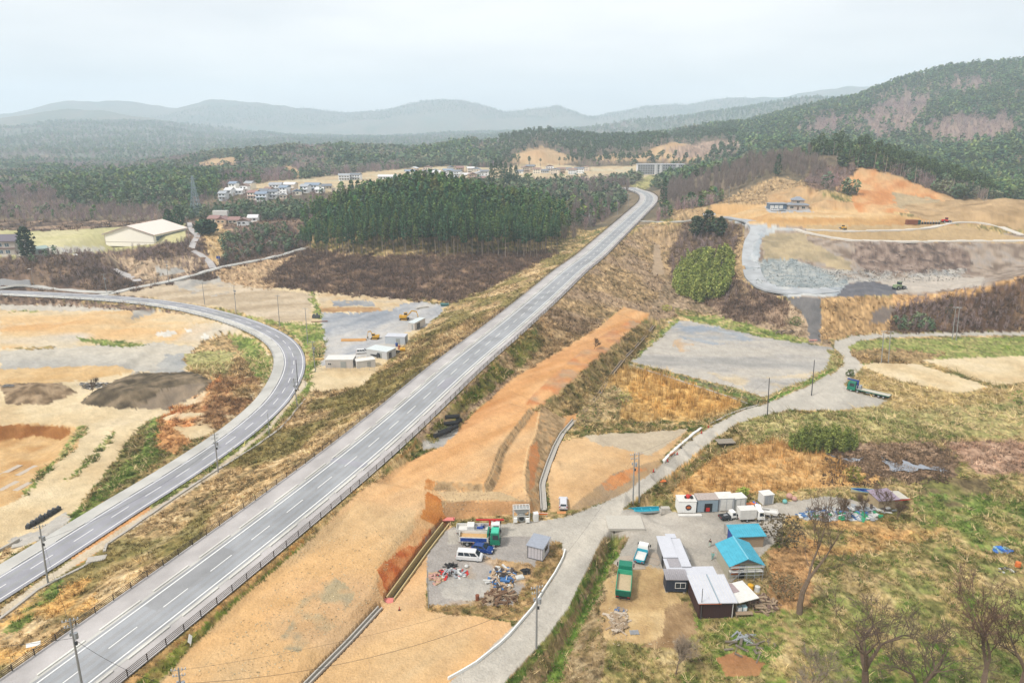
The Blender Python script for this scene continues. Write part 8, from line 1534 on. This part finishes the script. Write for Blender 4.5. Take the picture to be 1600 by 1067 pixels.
solo_at('white_bag', WS, [sph((0, 0, .25), .4, .7)], 'white round bag on the ground below the white minivan', 'bag', 729, 886); heap('dark_tools', 'dark tools and frames above the white scrap heap', 'tools', 703, 884, 14, (1.2, .6), [('tools', DARK)], (.5, 1.3), 21, .4)
# black pipes
def pipes(): 
    T0 = None
    for i, (u, v, a, l_, lb) in enumerate(((688, 684, .75, 4.6, 'front left'), (695, 679, .75, 4.6, 'front right'), (700, 668, .3, 3.0, 'middle lying across'), (706, 675, .9, 2.4, 'short one at the middle'), (711, 666, 1.0, 3.2, 'upper right'), (704, 662, .2, 3.6, 'topmost'))):
        solo_at('drain_pipe', DARK, [cyl((-l_/2, 0, .5), (l_/2, 0, .5), .5, n=14), cyl((-l_/2-.02, 0, .5), (-l_/2+.1, 0, .5), .56, n=14), cyl((l_/2-.1, 0, .5), (l_/2+.02, 0, .5), .56, n=14)]+[cyl((x, 0, .5), (x+.08, 0, .5), .53, n=14) for x in np.arange(-l_/2+.3, l_/2-.3, .35)], f'big black pipe, {lb} in the heap beside the highway', 'pipe', u+3, v-2, a, .35 if i < 5 else 1.1)
    solo_at('pipe_ring', DARK, [cyl((0, -.25, .75), (0, .25, .75), .75, n=16), cyl((0, -.27, .75), (0, .27, .75), .45, n=12)], 'black ring shaped pipe end at the right of the pipe heap', 'pipe', 715, 662, 1.2)
pipes()
for i, (u, v, lb) in enumerate(((597, 953, 'below the pink cover of the trench'), (624, 953, 'right of the pink cover, on the bare earth'), (636, 915, 'beside the middle of the deep trench'), (681, 849, 'beside the upper part of the deep trench'), (522, 1026, 'beside the narrow gutter near the bottom edge'), (709, 813, 'at the upper end of the deep trench'))):
    T = thing('marker_post', 'small red marker post '+lb, 'marker', hit(u, v)); P_(T, 'post', RED_, [cyl((0, 0, 0), (0, 0, .7), .09, .06, 6)]); P_(T, 'base', CHASSIS, [bx(-.18, .18, -.18, .18, 0, .08)])
for i, (u, v) in enumerate(((1107, 668), (1096, 677), (1081, 687), (1064, 700), (1058, 710), (1043, 721), (1021, 737))):
    T = thing('traffic_cone', f'{"black based " if i in (2, 3) else ""}roadside cone, {("first","second","third","fourth","fifth","sixth","seventh")[i]} from the top beside the open excavation', 'traffic cone', hit(u, v), 0, 'cones beside the excavation'); P_(T, 'cone', RED_ if i not in (2, 3) else DARK, [cyl((0, 0, .05), (0, 0, .8), .2, .04, 10)]); P_(T, 'base', CHASSIS, [bx(-.25, .25, -.25, .25, 0, .06)]); P_(T, 'band', WHITE, [cyl((0, 0, .4), (0, 0, .55), .125, .09, 10)])
barrier('low orange and white barrier beside the road excavation', 1050, 713, 2.4, .8)
solo_at('orange_sign', ORNG, [bx(-.8, .8, -.5, .5, .1, .2)], 'orange square board lying on the grassy bank of the side road', 'board', 1035, 752, .2)
for i, (u, v, r_) in enumerate(((298, 1006, 1.9), (54, 1014, .4))):
    solo_at('white_sign_board', WHITE, [xf(bx(-.9, .9, -.3, .3, 0, .05), (0, 0, .9), 0, 0, .9), cyl((-.3, 0, 0), (-.3, 0, .9), .04), cyl((.3, 0, 0), (.3, 0, .9), .04)], ('white tilted board on posts beside the right highway fence', 'white tilted board on posts beside the left highway fence')[i], 'sign', u, v, r_)
T = thing('blue_sign', 'small blue sign on a post at the foot of the hillside lane', 'sign', hit(342, 412)); P_(T, 'post', STEEL, [cyl((0, 0, 0), (0, 0, 4), .06)]); P_(T, 'panel', BLUE, [bx(-1.1, 1.1, -.05, .05, 2.8, 4.4)])
# slab bridge over the brook and plank bridge
a = hit(955, 826); b = hit(1000, 824); T = thing('slab_bridge', 'concrete slab bridge over the brook at the entrance of the lot', 'bridge', (a[0], a[1], .18), 0); w = b[0]-a[0]; P_(T, 'deck', M('bridge_concrete', (206, 200, 188), .9), [bx(-.6, w+.8, -.6, 4.6, -.1, .25)]); P_(T, 'kerb', CONC, [bx(-.6, w+.8, -.62, -.42, .25, .4)]); P_(T, 'pier', M('dark_concrete', (110, 106, 98), .9), [bx(x, x+.3, -.3, 4.2, -2.8, -.1) for x in (.4, w*.55, w*.95)])
p = hit(1133, 694); T = thing('plank_bridge', 'weathered wooden plank bridge over the ditch right of the side road', 'bridge', (p[0], p[1], p[2]+.8), .1); P_(T, 'deck', M('grey_planks', (160, 150, 136), .9), [bx(x, x+.36, -1.3, 1.3, 0, .14) for x in np.arange(-2.2, 2.2, .4)]); P_(T, 'beam', DS, [bx(-2.2, 2.2, y, y+.2, -.3, 0) for y in (-1, .8)])
# marsh water with tussocks
def blob(label, px, z=.1, seed=1):
    r = random.Random(seed); W_ = [hit(u, v) for u, v in px]; c = sum(W_)/len(W_); V = []; n = len(W_)
    for i in range(n):
        a, b = W_[i], W_[(i+1) % n]
        for t in (0, .25, .5, .75): q = a+(b-a)*t; V.append((q[0]-c[0]+r.uniform(-.5, .5), q[1]-c[1]+r.uniform(-.8, .8), 0))
    zz = max(G(q[0], q[1]) for q in W_)+z
    o = P_(None, 'marsh_water', mat('marsh_water', (150, 156, 166), .08, noise=.02, spec=.8), (V, [tuple(range(len(V)))])); o.location = (c[0], c[1], zz); o['kind'] = 'structure'
blob('', [(1375, 716), (1392, 722), (1405, 728), (1412, 722), (1440, 730), (1478, 733), (1476, 739), (1440, 736), (1425, 738), (1405, 737), (1388, 738), (1386, 728)], .12, 2); blob('', [(1290, 708), (1312, 716), (1350, 719), (1330, 722), (1302, 716)], .12, 3)
X = []; rngm = np.random.default_rng(5)
ps = []
for i in range(620):
    u = rngm.uniform(1285, 1485); v = rngm.uniform(702, 758); p = at(u, v, .1); p[2] = G(p[0], p[1]); k = 6; A = p+rngm.normal(0, .25, (k, 3))*[1, 1, 0]; B = A+np.stack([rngm.normal(0, .3, k), rngm.normal(0, .3, k), rngm.uniform(.25, .6, k)], 1); ps.append((sticks(A, B, .16, rngm), np.repeat(alb((120, 100, 82))*rngm.uniform(.6, 1.3, (k, 1)), 3, 0)))
merged('marsh_tussocks', ps)
# scattered stones on the quarry floor and the open bank
ps = []
for (poly, n, s, c1) in (([(1170, 408), (1240, 404), (1330, 435), (1320, 452), (1180, 447)], 1300, .3, (176, 184, 184)), ([(1280, 420), (1400, 425), (1510, 420), (1500, 438), (1400, 442), (1300, 438)], 700, .4, (200, 194, 186)), ([(955, 900), (1000, 900), (940, 960), (990, 1005), (1040, 1010), (1060, 1000), (950, 1010)], 300, .12, (214, 196, 164)), ([(680, 760), (840, 760), (840, 800), (690, 800)], 300, .14, (196, 170, 140)), ([(480, 850), (640, 800), (600, 930), (420, 1060), (300, 1060)], 700, .13, (214, 196, 160)), ([(1340, 378), (1500, 378), (1510, 425), (1350, 420)], 350, .35, (170, 154, 144))):
    u0, u1 = min(q[0] for q in poly), max(q[0] for q in poly); v0, v1 = min(q[1] for q in poly), max(q[1] for q in poly); U_ = rngm.uniform(u0, u1, n*3); V_ = rngm.uniform(v0, v1, n*3); m = inpoly(U_, V_, poly)
    for u, v in list(zip(U_[m], V_[m]))[:n]:
        p = hit(u, v); k = 3; ps.append((soup(np.repeat(p[None], k, 0)+rngm.normal(0, s*.3, (k, 3))+[0, 0, s*.2], s*rngm.uniform(.5, 1.2), .3, r=rngm), np.repeat(alb(c1)*rngm.uniform(.7, 1.2, (k, 1)), 3, 0)))
merged('loose_stones', ps)
# ---------- sky, sun, air, camera ----------
W = bpy.data.worlds.new('World'); SC.world = W; W.use_nodes = True
nt = W.node_tree; N = nt.nodes; l = nt.links.new; bg = N['Background']
SUN_EL, SUN_AZ = math.radians(50), math.radians(234)   # azimuth clockwise from +Y
sky = N.new('ShaderNodeTexSky'); sky.sky_type = 'NISHITA'; sky.sun_disc = False
sky.sun_elevation = SUN_EL; sky.sun_rotation = SUN_AZ; sky.air_density = 1; sky.dust_density = 4
tc = N.new('ShaderNodeTexCoord'); mp = N.new('ShaderNodeMapping'); mp.inputs['Scale'].default_value = (1, 1, 5)
cl = N.new('ShaderNodeTexNoise'); cl.inputs['Scale'].default_value = 2.2; cl.inputs['Detail'].default_value = 4; cl.inputs['Roughness'].default_value = .5
l(tc.outputs['Generated'], mp.inputs['Vector']); l(mp.outputs[0], cl.inputs['Vector'])
cr = N.new('ShaderNodeValToRGB'); cr.color_ramp.elements[0].position = .36; cr.color_ramp.elements[0].color = (4.95, 4.98, 5.08, 1)
cr.color_ramp.elements[1].position = .62; cr.color_ramp.elements[1].color = (6.35, 6.22, 6.1, 1)
mx = N.new('ShaderNodeMixRGB'); mx.inputs['Fac'].default_value = .93
l(cl.outputs['Fac'], cr.inputs['Fac']); l(sky.outputs['Color'], mx.inputs['Color1']); l(cr.outputs['Color'], mx.inputs['Color2'])
l(mx.outputs['Color'], bg.inputs['Color']); bg.inputs['Strength'].default_value = .1
sd = bpy.data.lights.new('sun', 'SUN'); sd.energy = 2.2; sd.angle = math.radians(10); sd.color = (1, .95, .88)
so = bpy.data.objects.new('sun', sd); COL.objects.link(so)
dv = Vector((math.sin(SUN_AZ)*math.cos(SUN_EL), math.cos(SUN_AZ)*math.cos(SUN_EL), math.sin(SUN_EL)))
so.rotation_euler = dv.to_track_quat('Z', 'Y').to_euler(); so.location = (0, 0, 300)
hz = bpy.data.meshes.new('haze')
X0, X1, Y0, Y1, Z0, Z1 = -6500, 6500, -2500, 7200, -60, 560
hz.from_pydata([(x, y, z) for z in (Z0, Z1) for y in (Y0, Y1) for x in (X0, X1)], [], [(0, 2, 3, 1), (4, 5, 7, 6), (0, 1, 5, 4), (2, 6, 7, 3), (0, 4, 6, 2), (1, 3, 7, 5)])
ho = bpy.data.objects.new('haze', hz); COL.objects.link(ho); ho['kind'] = 'stuff'
hm = bpy.data.materials.new('haze_air'); hm.use_nodes = True; hn = hm.node_tree; hn.nodes.remove(hn.nodes['Principled BSDF'])
pv = hn.nodes.new('ShaderNodeVolumePrincipled'); pv.inputs['Color'].default_value = (.72, .87, 1, 1); pv.inputs['Density'].default_value = HAZE; pv.inputs['Anisotropy'].default_value = 0
hn.links.new(pv.outputs[0], hn.nodes['Material Output'].inputs['Volume']); hz.materials.append(hm)
cam = bpy.data.cameras.new('camera'); co = bpy.data.objects.new('camera', cam); COL.objects.link(co)
cam.sensor_width = 36; cam.lens = 36*F/1600; cam.clip_end = 30000; cam.clip_start = .5
co.location = (0, 0, H); co.rotation_euler = (math.pi/2-PITCH, 0, 0); SC.camera = co
vs = SC.view_settings; vs.view_transform = 'Standard'; vs.look = 'None'; vs.exposure = EXPO; vs.gamma = 1
SC.cycles.max_bounces = 6; SC.cycles.diffuse_bounces = 3; SC.cycles.volume_bounces = 4; SC.cycles.transparent_max_bounces = 8
